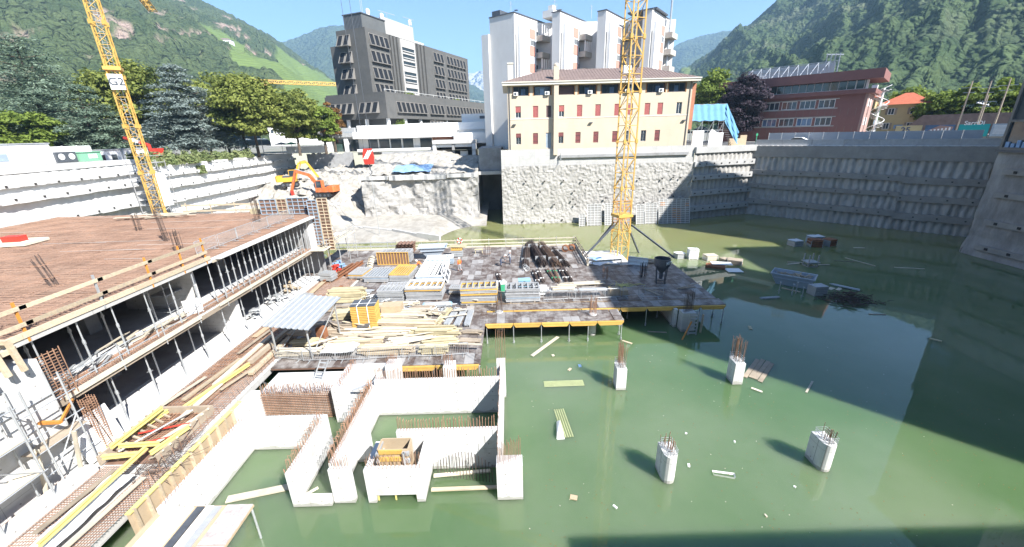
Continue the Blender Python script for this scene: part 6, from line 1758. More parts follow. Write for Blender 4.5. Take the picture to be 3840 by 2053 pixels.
# left shaft
s2 = thing('concrete_shaft','white concrete U shaped shaft with a plank across, left of the lift shaft','concrete wall',(-14,17,0))
MB().box(-16.42,19.6,-2,-11.35,19.9,2.25).build('rear_wall',CW,s2,world=True)
MB().box(-11.62,15.5,-2,-11.34,19.595,2.2).build('right_wall',CW,s2,world=True)
MB().box(-16.42,13.6,-2,-16.1,19.595,2.3).build('left_wall',CW,s2,world=True)
MB().box(-11.33,15.5,-2,-9.62,15.8,.55).build('low_wall',CW,s2,world=True)
starters(-16.3,19.75,-11.6,19.75,2.25,.12,.2,s2,hook=False,mat='steel_galv'); starters(-11.48,15.7,-11.48,19.4,2.2,.65,.16,s2)
starters(-16.26,13.8,-16.26,19.4,2.3,.3,.2,s2,hook=False)
mb = MB()
for k in range(3): mb.tube((-12.2+.18*k,16.6,-1.2),(-12.5+.18*k,16.7,1.3),.03,5)
mb.build('wall_rebar','rebar_rust',s2,world=True)
# upper shaft with the big rebar screen
s3 = thing('concrete_shaft','white concrete chamber closed by a rusty rebar screen above the left shaft','concrete wall',(-14,23,0))
MB().box(-17.2,22.75,-2,-11.95,25.1,1.9).build('slab_top',CW,s3,world=True)
MB().box(-11.94,21.9,-2,-10.9,24.9,2.6).build('right_wall',CW,s3,world=True)
MB().box(-17.6,20.6,-2,-17.0,22.6,2.2).build('left_pier',CW,s3,world=True)
MB().box(-10.88,24.6,.9,-9.2,25.1,2.5).build('beam',CW,s3,world=True)
mb = MB()
for k in range(44): 
    x = -16.9+k*.112; mb.bar((x,22.5,-1),(x+random.uniform(-.03,.03),22.52,2.75*random.uniform(.9,1.05)),.028)
for k in range(15): mb.bar((-17,22.44,.05+k*.135),(-11.96,22.44,.05+k*.135),.03)
mb.build('rebar_screen','rebar_rust',s3,world=True,kind='stuff')
mb = MB()
for k in range(38): mb.bar((-16.9+k*.13,22.6,1.9),(-16.9+k*.13,22.6+random.uniform(-.05,.05),3.0*random.uniform(.85,1)),.02)
mb.build('starter_bars','steel_galv',s3,world=True,kind='stuff')
starters(-11.4,22.1,-11.4,24.7,2.6,.55,.18,s3)
for (x0,x1,lab) in ((-9.1,-8.2,'left'),(-5.05,-4.25,'right')):
    t = thing('wall_pier',f'white concrete pier joining the lift shaft to the deck edge, {lab} one','concrete wall',((x0+x1)/2,24.6,0))
    MB().box(x0,24.25,-2,x1,25.2,2.75 if lab == 'left' else 2.5).build('pier',CW,t,world=True); starters(x0+.1,24.5,x1-.1,24.5,2.6,.9,.14,t,hook=False)
lad = thing('steel_ladder','grey steel formwork ladder leaning on the white chamber top','ladder',(-14.2,24.1,1.9))
MB().bar((0,0,0),(.5,.5,1.3),.07).bar((.6,-.1,0),(1.1,.4,1.3),.07).build('stile','steel_galv',lad)
for k in range(4): MB().bar((.1+.12*k,.1+.12*k,.2+.3*k),(.7+.12*k,.0+.12*k,.2+.3*k),.07).build('rung','steel_galv',lad)
# planks lying in and across the shafts
for (a,b,z,w,m,lab) in (((-15.4,16.0),(-11.7,16.9),.06,.42,'timber_pale','wide pale plank floating across the U shaped shaft'),((-4.6,17.0),(-1.5,17.25),.28,.2,'timber_pale','pale beam between the front shaft walls, upper one'),((-4.6,16.2),(-1.05,16.25),.16,.2,'timber','pale beam between the front shaft walls, lower one'),((-11.0,15.65),(-10.5,16.1),.62,.12,'timber_pale','small stick lying on the low shaft wall'),((-10.6,22.0),(-8.9,23.4),2.4,.12,'steel_galv','grey tube across the gap beside the white chamber')):
    solo(MB().bar((*a,z),(*b,z),w,.08),'plank',m,lab,'plank')
# ------------------------------------------------------------------ free standing columns in the water
def obround(w, l, front=True, n=8):
    r = w/2; pts = []
    if front:
        pts += [(-r,-l/2+r)] + [(-r*math.cos(math.pi*k/n), -l/2+r-r*math.sin(math.pi*k/n)) for k in range(1,n)] + [(r,-l/2+r)]
        pts += [(r,l/2),(-r,l/2)]
    else:
        pts += [(-r,-l/2),(r,-l/2),(r,l/2-r)] + [(r*math.cos(math.pi*k/n), l/2-r+r*math.sin(math.pi*k/n)) for k in range(1,n)] + [(-r,l/2-r)]
    return pts
def column(label,x,y,top,front,h,nbar,mat='rebar_rust',name='concrete_column'):
    t = thing(name,label,'column',(x,y,0))
    MB().prism(obround(.72,1.2,front),-3,top).build('shaft',CW,t)
    MB().box(-.368,-.02,-.5,-.361,.0,top-.05).build('joint','concrete_grey',t)
    mb = MB()
    for k in range(nbar):
        a = random.uniform(-.26,.26); b = random.uniform(-.42,.46)
        mb.tube((a,b,top-.05),(a+random.uniform(-.08,.08),b+random.uniform(-.08,.08),top+h*random.uniform(.85,1.1)),.017,4)
    mb.build('starter_bars',mat,t,kind='stuff')
    mb = MB()
    for k in range(3): mb.ring(-.3,-.46,.3,.46,top+.12+.14*k,.018)
    for k in range(4): mb.path([(-.24+.15*k,-.5,top),(-.24+.15*k,-.5,top+.28),(-.24+.15*k,-.25,top+.3)],.014,4)
    mb.build('stirrups','steel_galv',t,kind='stuff')
    return t
column('white concrete column with tall dense rusty bars in the middle of the water',7.75,25.2,1.75,False,1.75,26)
column('white concrete column with tall rusty bars beside the floating boards',16.45,25.5,1.75,False,1.75,26)
column('rounded white column with short bars nearest the bottom centre',8.15,16.9,1.75,True,.75,16)
column('rounded white column with short bars at the right',16.95,17.4,1.75,True,.75,16)
for (x,y,lab) in ((-1.3,34.4,'left'),(7.35,33.3,'right')):
    t = thing('concrete_column',f'round white column through the deck edge, {lab} one','column',(x,y,0))
    MB().lathe([(.36,-3),(.36,1.75),(.36,2.05)],(0,0,0),18).build('shaft',CW,t,smooth=False)
    mb = MB()
    for k in range(14):
        a = 2*math.pi*k/14; mb.tube((.3*math.cos(a),.3*math.sin(a),2.0),(.3*math.cos(a)+random.uniform(-.05,.05),.3*math.sin(a),3.4+random.uniform(-.3,.6)),.022,4)
    mb.build('starter_bars','rebar_rust' if x > 0 else 'rust_dark',t,kind='stuff')
cw_ = thing('wall_formwork','unfinished wall with a white formwork ladder frame under the right end of the deck','formwork',(16,34,0))
MB().box(15.3,34.2,-2,15.6,38.2,1.85).build('wall',CW,cw_,world=True)
MB().box(15.65,33.2,-2,16.9,34.1,1.9).build('pier','concrete',cw_,world=True)
f = MB().box(16.0,32.55,-1,16.1,32.65,2.2).box(16.75,32.55,-1,16.85,32.65,2.2)
for k in range(8): f.box(16.1,32.56,-.6+.35*k,16.75,32.64,-.48+.35*k)
f.build('frame','form_grey',cw_,world=True)
MB().bar((15.0,31.6,-.3),(16.2,32.5,1.4),.1).build('brace','form_orange',cw_,world=True)
MB().bar((17.3,32.9,-.8),(17.5,33.1,1.8),.14).build('post','timber',cw_,world=True)
starters(15.8,33.4,16.8,33.9,1.9,2.0,.1,cw_,hook=False,mat='rust_dark')
# ------------------------------------------------------------------ formwork deck
def deck_mat():
    m = bpy.data.materials.new('deck_tile'); m.use_nodes = True
    nt = m.node_tree; bs = nt.nodes['Principled BSDF']; bs.inputs['Roughness'].default_value = .55
    geo = nt.nodes.new('ShaderNodeNewGeometry')
    mp = nt.nodes.new('ShaderNodeVectorMath'); mp.operation = 'DIVIDE'; mp.inputs[1].default_value = (.75,1.5,100)
    lnk(nt, geo.outputs['Position'], mp.inputs[0])
    fl = nt.nodes.new('ShaderNodeVectorMath'); fl.operation = 'FLOOR'; lnk(nt, mp.outputs[0], fl.inputs[0])
    wn_ = nt.nodes.new('ShaderNodeTexWhiteNoise'); wn_.noise_dimensions = '3D'; lnk(nt, fl.outputs[0], wn_.inputs['Vector'])
    cr = nt.nodes.new('ShaderNodeValToRGB'); e = cr.color_ramp
    e.elements[0].position = 0; e.elements[0].color = (.085,.066,.058,1); e.elements[1].position = 1; e.elements[1].color = (.30,.29,.28,1)
    for p,c in ((.35,(.085,.058,.047,1)),(.6,(.11,.09,.08,1)),(.82,(.15,.13,.12,1))):
        k = e.elements.new(p); k.color = c
    lnk(nt, wn_.outputs['Value'], cr.inputs['Fac'])
    no = nt.nodes.new('ShaderNodeTexNoise'); no.inputs['Scale'].default_value = 1.2; no.inputs['Detail'].default_value = 8; no.inputs['Roughness'].default_value = .7
    lnk(nt, geo.outputs['Position'], no.inputs['Vector'])
    mr = nt.nodes.new('ShaderNodeMapRange'); mr.inputs['From Min'].default_value = .44; mr.inputs['From Max'].default_value = .68; mr.inputs['To Max'].default_value = .75
    lnk(nt, no.outputs['Fac'], mr.inputs['Value'])
    mx = nt.nodes.new('ShaderNodeMix'); mx.data_type = 'RGBA'; lnk(nt, mr.outputs[0], mx.inputs[0]); lnk(nt, cr.outputs[0], mx.inputs[6]); mx.inputs[7].default_value = (.38,.36,.34,1)
    lnk(nt, mx.outputs[2], bs.inputs['Base Color'])
    MAT['deck_tile'] = m
deck_mat()
ZD = 2.0
dk = thing('formwork_deck','large brown plywood formwork deck on props over the water','deck',(0,45,ZD))
rects = [(-18.0,25.5,-2.5,57.3),(-2.5,36.3,9.4,57.3),(9.4,36.3,20.2,47.3),(-26.0,46.2,-18.0,57.3),(-2.5,34.75,20.4,36.2),(-2.5,32.0,9.0,34.3),(9.05,32.0,9.9,34.3)]
for i,(x0,y0,x1,y1) in enumerate(rects):
    MB().box(x0+.02,y0+.02,ZD-.16,x1-.02,y1-.02,ZD-.035).build('deck_frame','ply_brown',dk,world=True)
tm = MB().box(.008,.008,-.03,.742,1.492,0).mesh('deck_panel','deck_tile')
tiles = []
for i,(x0,y0,x1,y1) in enumerate(rects):
    kx0 = math.ceil(x0/.75); ky0 = math.ceil(y0/1.5)
    x = math.floor(x0/.75)*.75
    while x < x1-.01:
        y = math.floor(y0/1.5)*1.5
        while y < y1-.01:
            a,b,c,d = max(x,x0),max(y,y0),min(x+.75,x1),min(y+1.5,y1)
            if c-a > .1 and d-b > .1: tiles.append((i,a,b,c,d))
            y += 1.5
        x += .75
pref = [t for t in tiles if t[0] in (4,5,6)] + [t for t in tiles if t[0] == 2] + sorted([t for t in tiles if t[0] == 1], key=lambda t: t[2])
single = pref[:300]; rest = [t for t in tiles if t not in single]
for (i,a,b,c,d) in single:
    if abs(c-a-.75) < .01 and abs(d-b-1.5) < .01: inst(tm,'deck_panel',dk,(a-0,b-45,random.uniform(-.004,.004)))
    else: MB().box(a+.008,b+.008,ZD-.03,c-.008,d-.008,ZD).build('deck_panel','deck_tile',dk,world=True)
mb = MB()
for (i,a,b,c,d) in rest:
    j = random.uniform(-.004,.004); mb.box(a+.008,b+.008,ZD-.03+j,c-.008,d-.008,ZD+j)
mb.build('deck_panels','deck_tile',dk,world=True,kind='stuff')
# yellow edge beams
def edge_beam(x0,x1,y,name='edge_beam'):
    mb = MB(); mb.prism_y([(x0+.03,ZD-.17),(x1-.03,ZD-.17),(x1-.22,ZD-.42),(x0+.22,ZD-.42)],y-.09,y+.03); mb.box(x0+.02,y-.11,ZD-.17,x1-.02,y+.05,ZD-.04)
    mb.build(name,'form_yellow',dk,world=True)
x = -2.5
while x < 20: edge_beam(x,min(20.3,x+2.55),34.65); x += 2.55
x = -2.5
while x < 9: edge_beam(x,min(9.85,x+2.5),31.95); x += 2.5
x = -2.5
while x < 19: edge_beam(x,min(20.2,x+3.0),36.26); x += 3.0
x = -12.2
while x < -2.6: edge_beam(x,min(-2.5,x+3.2),25.42); x += 3.2
edge_beam(9.4,14.8,36.26) if False else None
dp_ = prop_proto(4.4)
n = 0
for (y,xs) in ((31.97,(-2.4,0,2.5,5,6.7,9.7)),(34.68,(-2.3,.1,2.6,10.3,12.8,15.3,17.9,20.2)),(36.3,(11.5,14.5,17.5,20.1)),(25.5,(-9.0,-6.0,-2.6)),(33.0,(9.8,)),(40.5,(20.1,)),(44.5,(20.1,))):
    for x in xs:
        n += 1; prop(dp_,f'steel prop standing in the water under the deck edge, {ordn(n)} counted from the near left',x,y,ZD-.17-4.4,'props under the deck edge')
# ------------------------------------------------------------------ deck railings
rl_ = thing('deck_railing','long timber and tube railing along the far edge of the deck','railing',(-8,57.2,ZD))
for k in range(15): 
    x = -25.8+k*2.5; MB().tube((x,57.15,ZD-.2),(x,57.15,ZD+1.35),.04,6).build('post','steel_galv',rl_,world=True)
for (xa,xb,m) in ((-26,-17,'steel_galv'),(-17.05,-8,'timber_pale'),(-8.05,1,'timber_pale'),(.95,9.5,'timber_pale')):
    for z in (.6,1.15): MB().bar((xa,57.1,ZD+z),(xb,57.1,ZD+z),.04,.14).build('rail_plank',m,rl_,world=True)
MB().box(-26,57.15,ZD,9.4,57.3,ZD+.2).build('toe_board','timber_pale',rl_,world=True)
rl2 = thing('deck_railing','short timber railing beside the crane base','railing',(9.5,52,ZD))
for k in range(4): MB().bar((9.45,47.6+k*3.1,ZD-.1),(9.45,47.6+k*3.1,ZD+1.3),.09).build('post','timber_old',rl2,world=True)
for z in (.35,.8,1.2): MB().bar((9.5,47.3,ZD+z),(9.5,57.1,ZD+z),.04,.16).build('rail_plank','timber_old',rl2,world=True)
MB().box(9.4,47.2,ZD-.02,9.65,57.2,ZD+.25).build('toe_board','timber_pale',rl2,world=True)
lr = MB(); 
for k in range(16):
    a0 = 2*math.pi*k/16; a1 = 2*math.pi*(k+1)/16; lr.tube((.34*math.cos(a0),0,.34*math.sin(a0)),(.34*math.cos(a1),0,.34*math.sin(a1)),.09,6)
lrt = thing('life_ring','red and white life ring on the far deck railing','life ring',(-7.6,57.0,ZD+1.15)); lr.build('ring','white_paint',lrt)
mb = MB()
for k in (0,4,8,12):
    for j in (0,1):
        a0 = 2*math.pi*(k+j)/16; a1 = 2*math.pi*(k+j+1)/16; mb.tube((.34*math.cos(a0),0,.34*math.sin(a0)),(.34*math.cos(a1),0,.34*math.sin(a1)),.095,6)
mb.build('band','red_paint',lrt)
# ------------------------------------------------------------------ stacks on the deck
def timber_stack(label,x,y,l,w,n,mat,rz=0,messy=.06,z=ZD,th=.07,bw=.22,rows=None,cat='timber stack',name='timber_stack',lenvar=.15):
    t = thing(name,label,cat,(x,y,z),rz); rs = random.Random(hash((round(x,2),round(y,2))) & 0xffff)
    per = max(1,int(w/(bw+.03))); 
    ms = [MB().box(-l*f/2,-bw/2,0,l*f/2,bw/2,th).mesh('board',mat) for f in (1.0,1-lenvar*.5,1-lenvar)]
    MB().box(-l*.35-.06,-w/2,0,-l*.35+.06,w/2,.1).box(l*.35-.06,-w/2,0,l*.35+.06,w/2,.1).build('bearer','timber_old',t)
    zz = .1
    for k in range(n):
        for j in range(per):
            if k == n-1 and rs.random() < .3: continue
            inst(rs.choice(ms),'board',t,(rs.uniform(-messy,messy)*l*.5, -w/2+(j+.5)*w/per+rs.uniform(-messy,messy)*.3, zz+rs.uniform(0,.008)), rs.uniform(-messy,messy)*.5)
        zz += th+.012
        if k % 4 == 3 and k < n-1: zz += .05
    return t
def panel_stack(label,x,y,l,w,n,mat,rz=0,h=.13,messy=.03,z=ZD,top=None,ladder=6,name='panel_stack'):
    t = thing(name,label,'formwork stack',(x,y,z),rz); rs = random.Random(int(abs(x*31+y*17)*10))
    def pm(m):
        f = MB().box(-l/2,-w/2,0,l/2,-w/2+.08,h).box(-l/2,w/2-.08,0,l/2,w/2,h).box(-l/2,-w/2+.08,0,-l/2+.08,w/2-.08,h).box(l/2-.08,-w/2+.08,0,l/2,w/2-.08,h)
        for k in range(1,ladder): f.box(-l/2+l*k/ladder-.04,-w/2+.08,.01,-l/2+l*k/ladder+.04,w/2-.08,h-.01)
        return f.mesh('panel',m)
    a = pm(mat); b = pm(top) if top else a; c3 = pm(rs.choice(['form_pale','form_blue','steel_galv','form_yellow','timber_old']))
    MB().box(-l*.35-.06,-w/2,0,-l*.35+.06,w/2,.12).box(l*.35-.06,-w/2,0,l*.35+.06,w/2,.12).build('bearer','timber_old',t)
    for k in range(n): inst(b if k == n-1 else a if rs.random() < .75 else c3,'panel',t,(rs.uniform(-messy,messy)*2.2,rs.uniform(-messy,messy)*2.2,.12+k*(h+.035)),rs.uniform(-messy,messy)*.7)
    return t
def tube_bundle(label,x,y,l,n,mat,rz,r=.03,z=ZD,w=.8,name='tube_bundle',cap=None):
    t = thing(name,label,'tube bundle',(x,y,z),rz); rs = random.Random(int(abs(x*13+y*7)*10))
    m_ = MB().tube((-l/2,0,0),(l/2,0,0),r,6).mesh('tube',mat); per = int(w/(2*r)); k = 0
    c_ = MB().tube((l/2,0,0),(l/2+.06,0,0),r*1.3,6).tube((-l/2-.06,0,0),(-l/2,0,0),r*1.3,6).mesh('end_cap',cap) if cap else None
    for i in range(n):
        row = i//per; j = i % per
        o = inst(m_,'tube',t,(rs.uniform(-.15,.15),-w/2+(j+.5)*2*r+(r if row % 2 else 0),.1+r+row*r*1.75),rs.uniform(-.015,.015))
        if c_: inst(c_,'end_cap',o)
    MB().box(-l*.3-.05,-w/2,0,-l*.3+.05,w/2,.1).box(l*.3-.05,-w/2,0,l*.3+.05,w/2,.1).build('bearer','timber_old',t)
    return t
def rebar_bundle(label,x,y,l,n,rz,w,h,z=ZD,mat='rust_dark',tie=None,sag=.1,name='rebar_bundle'):
    t = thing(name,label,'rebar',(x,y,z),rz); mb = MB()
    for k in range(n):
        a = random.uniform(-1,1); b = math.sqrt(max(0,1-a*a)); yy = a*w/2; zz = .05+random.uniform(0,b)*h; o = random.uniform(-.5,.5)
        yy2 = yy+random.uniform(-.1,.1)*w
        mb.bar((-l/2+o,yy,zz),(0+o,(yy+yy2)/2,zz+.03),.032).bar((0+o,(yy+yy2)/2,zz+.03),(l/2+o,yy2,zz),.032)
    mb.build('bars',mat,t,kind='stuff')
    for f in (-.3,.28):
        MB().box(l*f-.04,-w/2-.03,.0,l*f+.04,w/2+.03,h*.85+.06).build('tie',tie or 'steel_galv',t)
    return t
H90 = R(90)
# skip hopper
sk = thing('skip','pale blue grey tipping skip standing at the far edge of the deck','skip',(-10.7,52.4,ZD),R(4))
def skip_body(t,mat,L=3.9,W=2.0,H=1.75,fl=1.6):
    o = [(-L/2,-W/2,H),(L/2,-W/2,H),(L/2,W/2,H),(-L/2,W/2,H)]; b = [(-fl/2,-W/2+.3,.35),(fl/2+.1,-W/2+.3,.35),(fl/2+.1,W/2-.3,.35),(-fl/2,W/2-.3,.35)]
    mb = MB(); mb.add(o+b,[(0,1,5,4),(1,2,6,5),(2,3,7,6),(3,0,4,7),(4,5,6,7)])
    i_ = [(x*.96,y*.94,z) for x,y,z in o]; j_ = [(x*.94,y*.92,z+.05) for x,y,z in b]
    mb.add(i_+j_,[(4,5,1,0),(5,6,2,1),(6,7,3,2),(7,4,0,3),(7,6,5,4)])
    mb.add(o+i_,[(0,4,5,1),(1,5,6,2),(2,6,7,3),(3,7,4,0)]); mb.build('tub',mat,t)
    MB().bar((-L/2,-W/2-.05,H-.05),(L/2,-W/2-.05,H-.05),.12).bar((-L/2,W/2+.05,H-.05),(L/2,W/2+.05,H-.05),.12).bar((-L/2*.8,-W/2-.02,H-.5),(L/2*.8,-W/2+.02,H-.5),.08).build('rim',mat,t)
    MB().box(-fl/2,-W/2+.35,0,-fl/2+.25,W/2-.35,.34).box(fl/2-.2,-W/2+.35,0,fl/2+.05,W/2-.35,.34).build('skid',mat,t)
skip_body(sk,'skip_blue')
# corrugated dark sheets
cs_ = thing('sheet_stack','stack of dark corrugated sheets at the far deck edge left of the skip','sheet stack',(-15.3,55.9,ZD))
cm = MB(); xs = np.linspace(-1.25,1.25,41); P = np.stack([np.stack([xs,np.full(41,y),.05*np.sin(xs*12)],-1) for y in (-.9,.9)],0); cm.grid(P); cm.grid(P-np.array([0,0,.015])); cmm = cm.mesh('sheet','ply_brown')
for k in range(12): inst(cmm,'sheet',cs_,(random.uniform(-.1,.1),random.uniform(-.08,.08),.12+k*.11))
MB().box(-1.2,-.8,0,1.2,-.6,.06).box(-1.2,.6,0,1.2,.8,.06).build('bearer','timber_old',cs_)
# orange ribbed panel crate
panel_stack('stack of grey frames behind the orange ribbed panel',-15.3,51.2,4.0,1.6,9,'form_grey')
form_panel('orange ribbed formwork panel standing on edge in front of the grey stack',-17.6,49.8,ZD+.02,4.2,1.7,R(-3),'form_yellow','standing panels on the deck',11,1)
cv = thing('curved_panels','row of curved pale formwork shells beside the orange ribbed panel','formwork',(-18.0,48.9,ZD))
for k in range(6):
    mb = MB(); pts = [(.35*math.cos(a),.35*math.sin(a)) for a in np.linspace(0,math.pi,8)]; ins = [(.3*math.cos(a),.3*math.sin(a)) for a in np.linspace(math.pi,0,8)]
    mb.prism_y(pts+ins,-.02,.5); o = mb.build('shell','timber_pale',cv); o.location = (.1*k*0,-.35*k*.9,.05+.24*(5-k)*.9)
yl = panel_stack('mesh pallet cage topped with yellow beams beside the skip',-7.5,52.9,1.5,1.1,4,'steel_galv',top='form_yellow',h=.25,name='pallet_cage')
timber_stack('yellow beams on the mesh cage at the far deck edge',-7.4,53.1,2.6,.9,2,'timber_yellow',z=ZD+1.2)
solo(MB().box(-.6,-.2,.5,.6,.2,.58).bar((-.5,-.25,0),(-.45,0,.5),.06).bar((.5,-.25,0),(.45,0,.5),.06).bar((-.5,.25,0),(-.45,0,.5),.06).bar((.5,.25,0),(.45,0,.5),.06),'saw_horse','timber_yellow','yellow saw horse alone near the far deck railing','trestle',(-4.6,54.2,ZD))
# rusty beams
for i,(x,y,l,lab) in enumerate(((-21.3,46.6,6.5,'left'),(-20.6,47.3,6.0,'middle'),(-20.0,48.2,5.2,'right'))):
    b = MB().box(-.16,-l/2,0,.16,l/2,.04).box(-.03,-l/2,.04,.03,l/2,.34).box(-.16,-l/2,.34,.16,l/2,.38); solo(b,'steel_beam','rust',f'rusty steel beam at the left side of the deck, {lab} of three','beam',(x,y,ZD+.02),R(-9+3*i))
panel_stack('low stack of open grey frames left of the yellow panels',-18.3,45.6,1.7,2.6,4,'form_grey',R(-6),.14)
panel_stack('flat stack of yellow and grey ladder panels in the middle of the deck',-15.6,44.8,2.8,3.4,4,'form_grey',R(-4),.14,top='form_grey',ladder=8)
panel_stack('flat yellow ladder panel stack beside the grey ladder panels',-12.9,45.0,2.3,3.6,5,'form_grey',R(-4),.14,top='form_yellow',ladder=8)
panel_stack('long white panel stack with slots in the centre of the deck',-9.5,45.6,3.0,6.6,5,'white_paint',R(1),.15,top='white_paint',ladder=5)
panel_stack('white ladder panel behind the long slotted stack',-9.3,49.8,3.4,1.2,5,'white_paint',R(1),.15,ladder=11)
t = form_panel('white panel with a dark slot leaning on the long slotted stack',-7.3,42.6,ZD+.05,3.6,1.5,R(93),'white_paint','leaning panels on the deck',2,2,rx=0,face='steel_dark')
t.rotation_euler = (R(-28),0,R(93))
timber_stack('stack of yellow timber beams at the left of the deck',-17.0,37.9,3.7,1.3,9,'timber_yellow',R(3),.08,th=.12,bw=.2)
tube_bundle('long grey tubes lying behind the yellow beam stack',-17.2,40.3,4.0,14,'steel_galv',R(-3),.05)
hp = MB(); random.seed(21)
for k in range(46): 
    a = random.uniform(0,3.1); l = random.uniform(.4,1.3); x = random.gauss(0,.8); y = random.gauss(0,.5); z = abs(random.gauss(.25,.15))
    hp.tube((x-math.cos(a)*l/2,y-math.sin(a)*l/2,z),(x+math.cos(a)*l/2,y+math.sin(a)*l/2,max(.05,z+random.uniform(-.2,.2))),.028,5)
solo(hp,'clamp_heap','steel_galv','tangled heap of grey steel clamps behind the orange panel stack','scrap heap',(-14.5,38.6,ZD))
panel_stack('grey panel stack right of the clamp heap',-12.4,38.2,2.6,1.6,7,'form_grey',R(-2),.13)
panel_stack('large grey panel stack in front of the slotted white stack',-9.0,38.5,3.7,2.2,9,'form_grey',R(-1),.13,top='white_paint')
panel_stack('grey panel stack below the yellow rail near the deck centre',-3.3,36.9,3.6,1.9,11,'form_grey',R(1),.13)
panel_stack('white slotted panel stack with a yellow base near the deck centre',-3.2,39.6,3.4,1.2,5,'form_grey',R(1),.14,top='white_paint',ladder=12)
panel_stack('bright grey panel stack left of the blue box',1.0,37.3,3.4,1.8,9,'form_grey',R(0),.12)
bx = thing('tool_box','light blue steel tool box in the middle of the deck','tool box',(1.3,40.2,ZD),R(2))
MB().box(-.62,-.4,0,.62,.4,1.0).build('body','blue_paint',bx); MB().box(-.65,-.43,1.0,.65,.43,1.08).build('lid','blue_paint',bx); MB().box(-.1,-.44,.75,.1,-.405,.95).build('lock','steel_dark',bx)
gbx = thing('tool_box','small dark green machine box left of the blue box','tool box',(-.95,39.9,ZD),R(5))
MB().box(-.3,-.35,0,.3,.35,.8).build('body','green_paint',gbx); MB().prism_y([(-.34,.8),(.34,.8),(0,1.1)],-.4,.4).build('lid','white_paint',gbx)
# orange panel stack strapped
os_ = panel_stack('tall strapped stack of orange formwork panels with dark tops','',0,2.0,1.3,2,'form_orange') if False else None
osk = thing('panel_stack','tall strapped stack of orange formwork panels with dark tops','formwork stack',(-13.0,32.1,ZD),R(4))
pmesh = MB().box(-1.05,-.75,0,1.05,.75,.11); pmesh = pmesh.mesh('panel','form_yellow')
gmesh = MB().box(-1.0,-.7,.11,1.0,.7,.16).mesh('panel_core','ply_brown')
for k in range(13):
    inst(pmesh,'panel',osk,(random.uniform(-.02,.02),random.uniform(-.02,.02),.1+k*.165)); inst(gmesh,'panel_core',osk,(0,0,.1+k*.165))
MB().box(-1.06,-.76,.1+13*.165,1.06,.76,.1+13*.165+.03).build('top_sheet','steel_dark',osk)
for x in (-.45,.4): MB().box(x-.03,-.79,.1,x+.03,-.765,2.26).box(x-.03,-.79,2.28,x+.03,.79,2.295).build('strap','white_paint',osk)
for y in (-.2,): MB().box(-1.07,y-.03,2.296,1.07,y+.03,2.305).build('strap','white_paint',osk)
MB().box(-1,-.6,0,-.8,.6,.1).box(.8,-.6,0,1,.6,.1).build('bearer','timber_old',osk)
# plywood, boxes, shed
timber_stack('stack of yellow plywood sheets behind the shed',-15.6,33.9,2.2,1.2,10,'timber_yellow',R(6),.05,th=.05,bw=1.1)
cb = thing('cardboard_box','large tan wrapped box right of the orange panel stack','box',(-11.2,33.9,ZD),R(2)); MB().box(-.9,-.6,.1,.9,.6,1.3).build('carton','plywood',cb); MB().box(-.9,-.6,0,-.6,.6,.1).box(.6,-.6,0,.9,.6,.1).build('pallet','timber_old',cb)
sd = thing('shed','open steel shed with a grey corrugated lean-to roof on the deck','shed',(-16.6,29.0,ZD),R(-12))
mb = MB()
for (x,y,h) in ((-1.5,-2.0,2.6),(1.6,-2.0,2.6),(-1.5,1.6,3.3),(1.6,1.6,3.3)): mb.bar((x,y,0),(x,y,h),.09)
mb.bar((-1.5,-2,2.6),(1.6,-2,2.6),.09).bar((-1.5,1.6,3.3),(1.6,1.6,3.3),.09).bar((-1.5,-2,2.6),(-1.5,1.6,3.3),.09).bar((1.6,-2,2.6),(1.6,1.6,3.3),.09).bar((-1.5,-2,.1),(-1.5,1.6,1.6),.06).bar((1.6,-2,.2),(1.6,1.6,2.9),.06)
mb.build('frame','steel_galv',sd)
xs = np.linspace(-2.1,2.1,85); up2 = np.stack([np.stack([xs,np.full(85,y),zz+.06*(np.sin(xs*12.5)>0.55)],-1) for y,zz in ((-2.3,2.66),(2.0,3.5))],0)
mb = MB(); mb.grid(up2); mb.grid(up2-np.array([0,0,.03])); mb.build('roof_sheet','steel_galv',sd)
bn = MB().box(-.9,-.4,.75,.9,.5,.82)
for x in (-.8,.8): bn.bar((x,-.3,0),(x,.4,.75),.07).bar((x,.4,0),(x,-.3,.75),.07)
solo(bn,'work_bench','timber_old','dark work bench under the grey shed roof','bench',(-17.8,29.6,ZD),R(-12))
solo(MB().box(-.35,-.3,0,.35,.3,.9).box(-.3,-.25,.9,.3,.25,1.0),'table_saw','rust','small rusty saw under the grey shed roof','machine',(-16.2,30.2,ZD),R(-12))
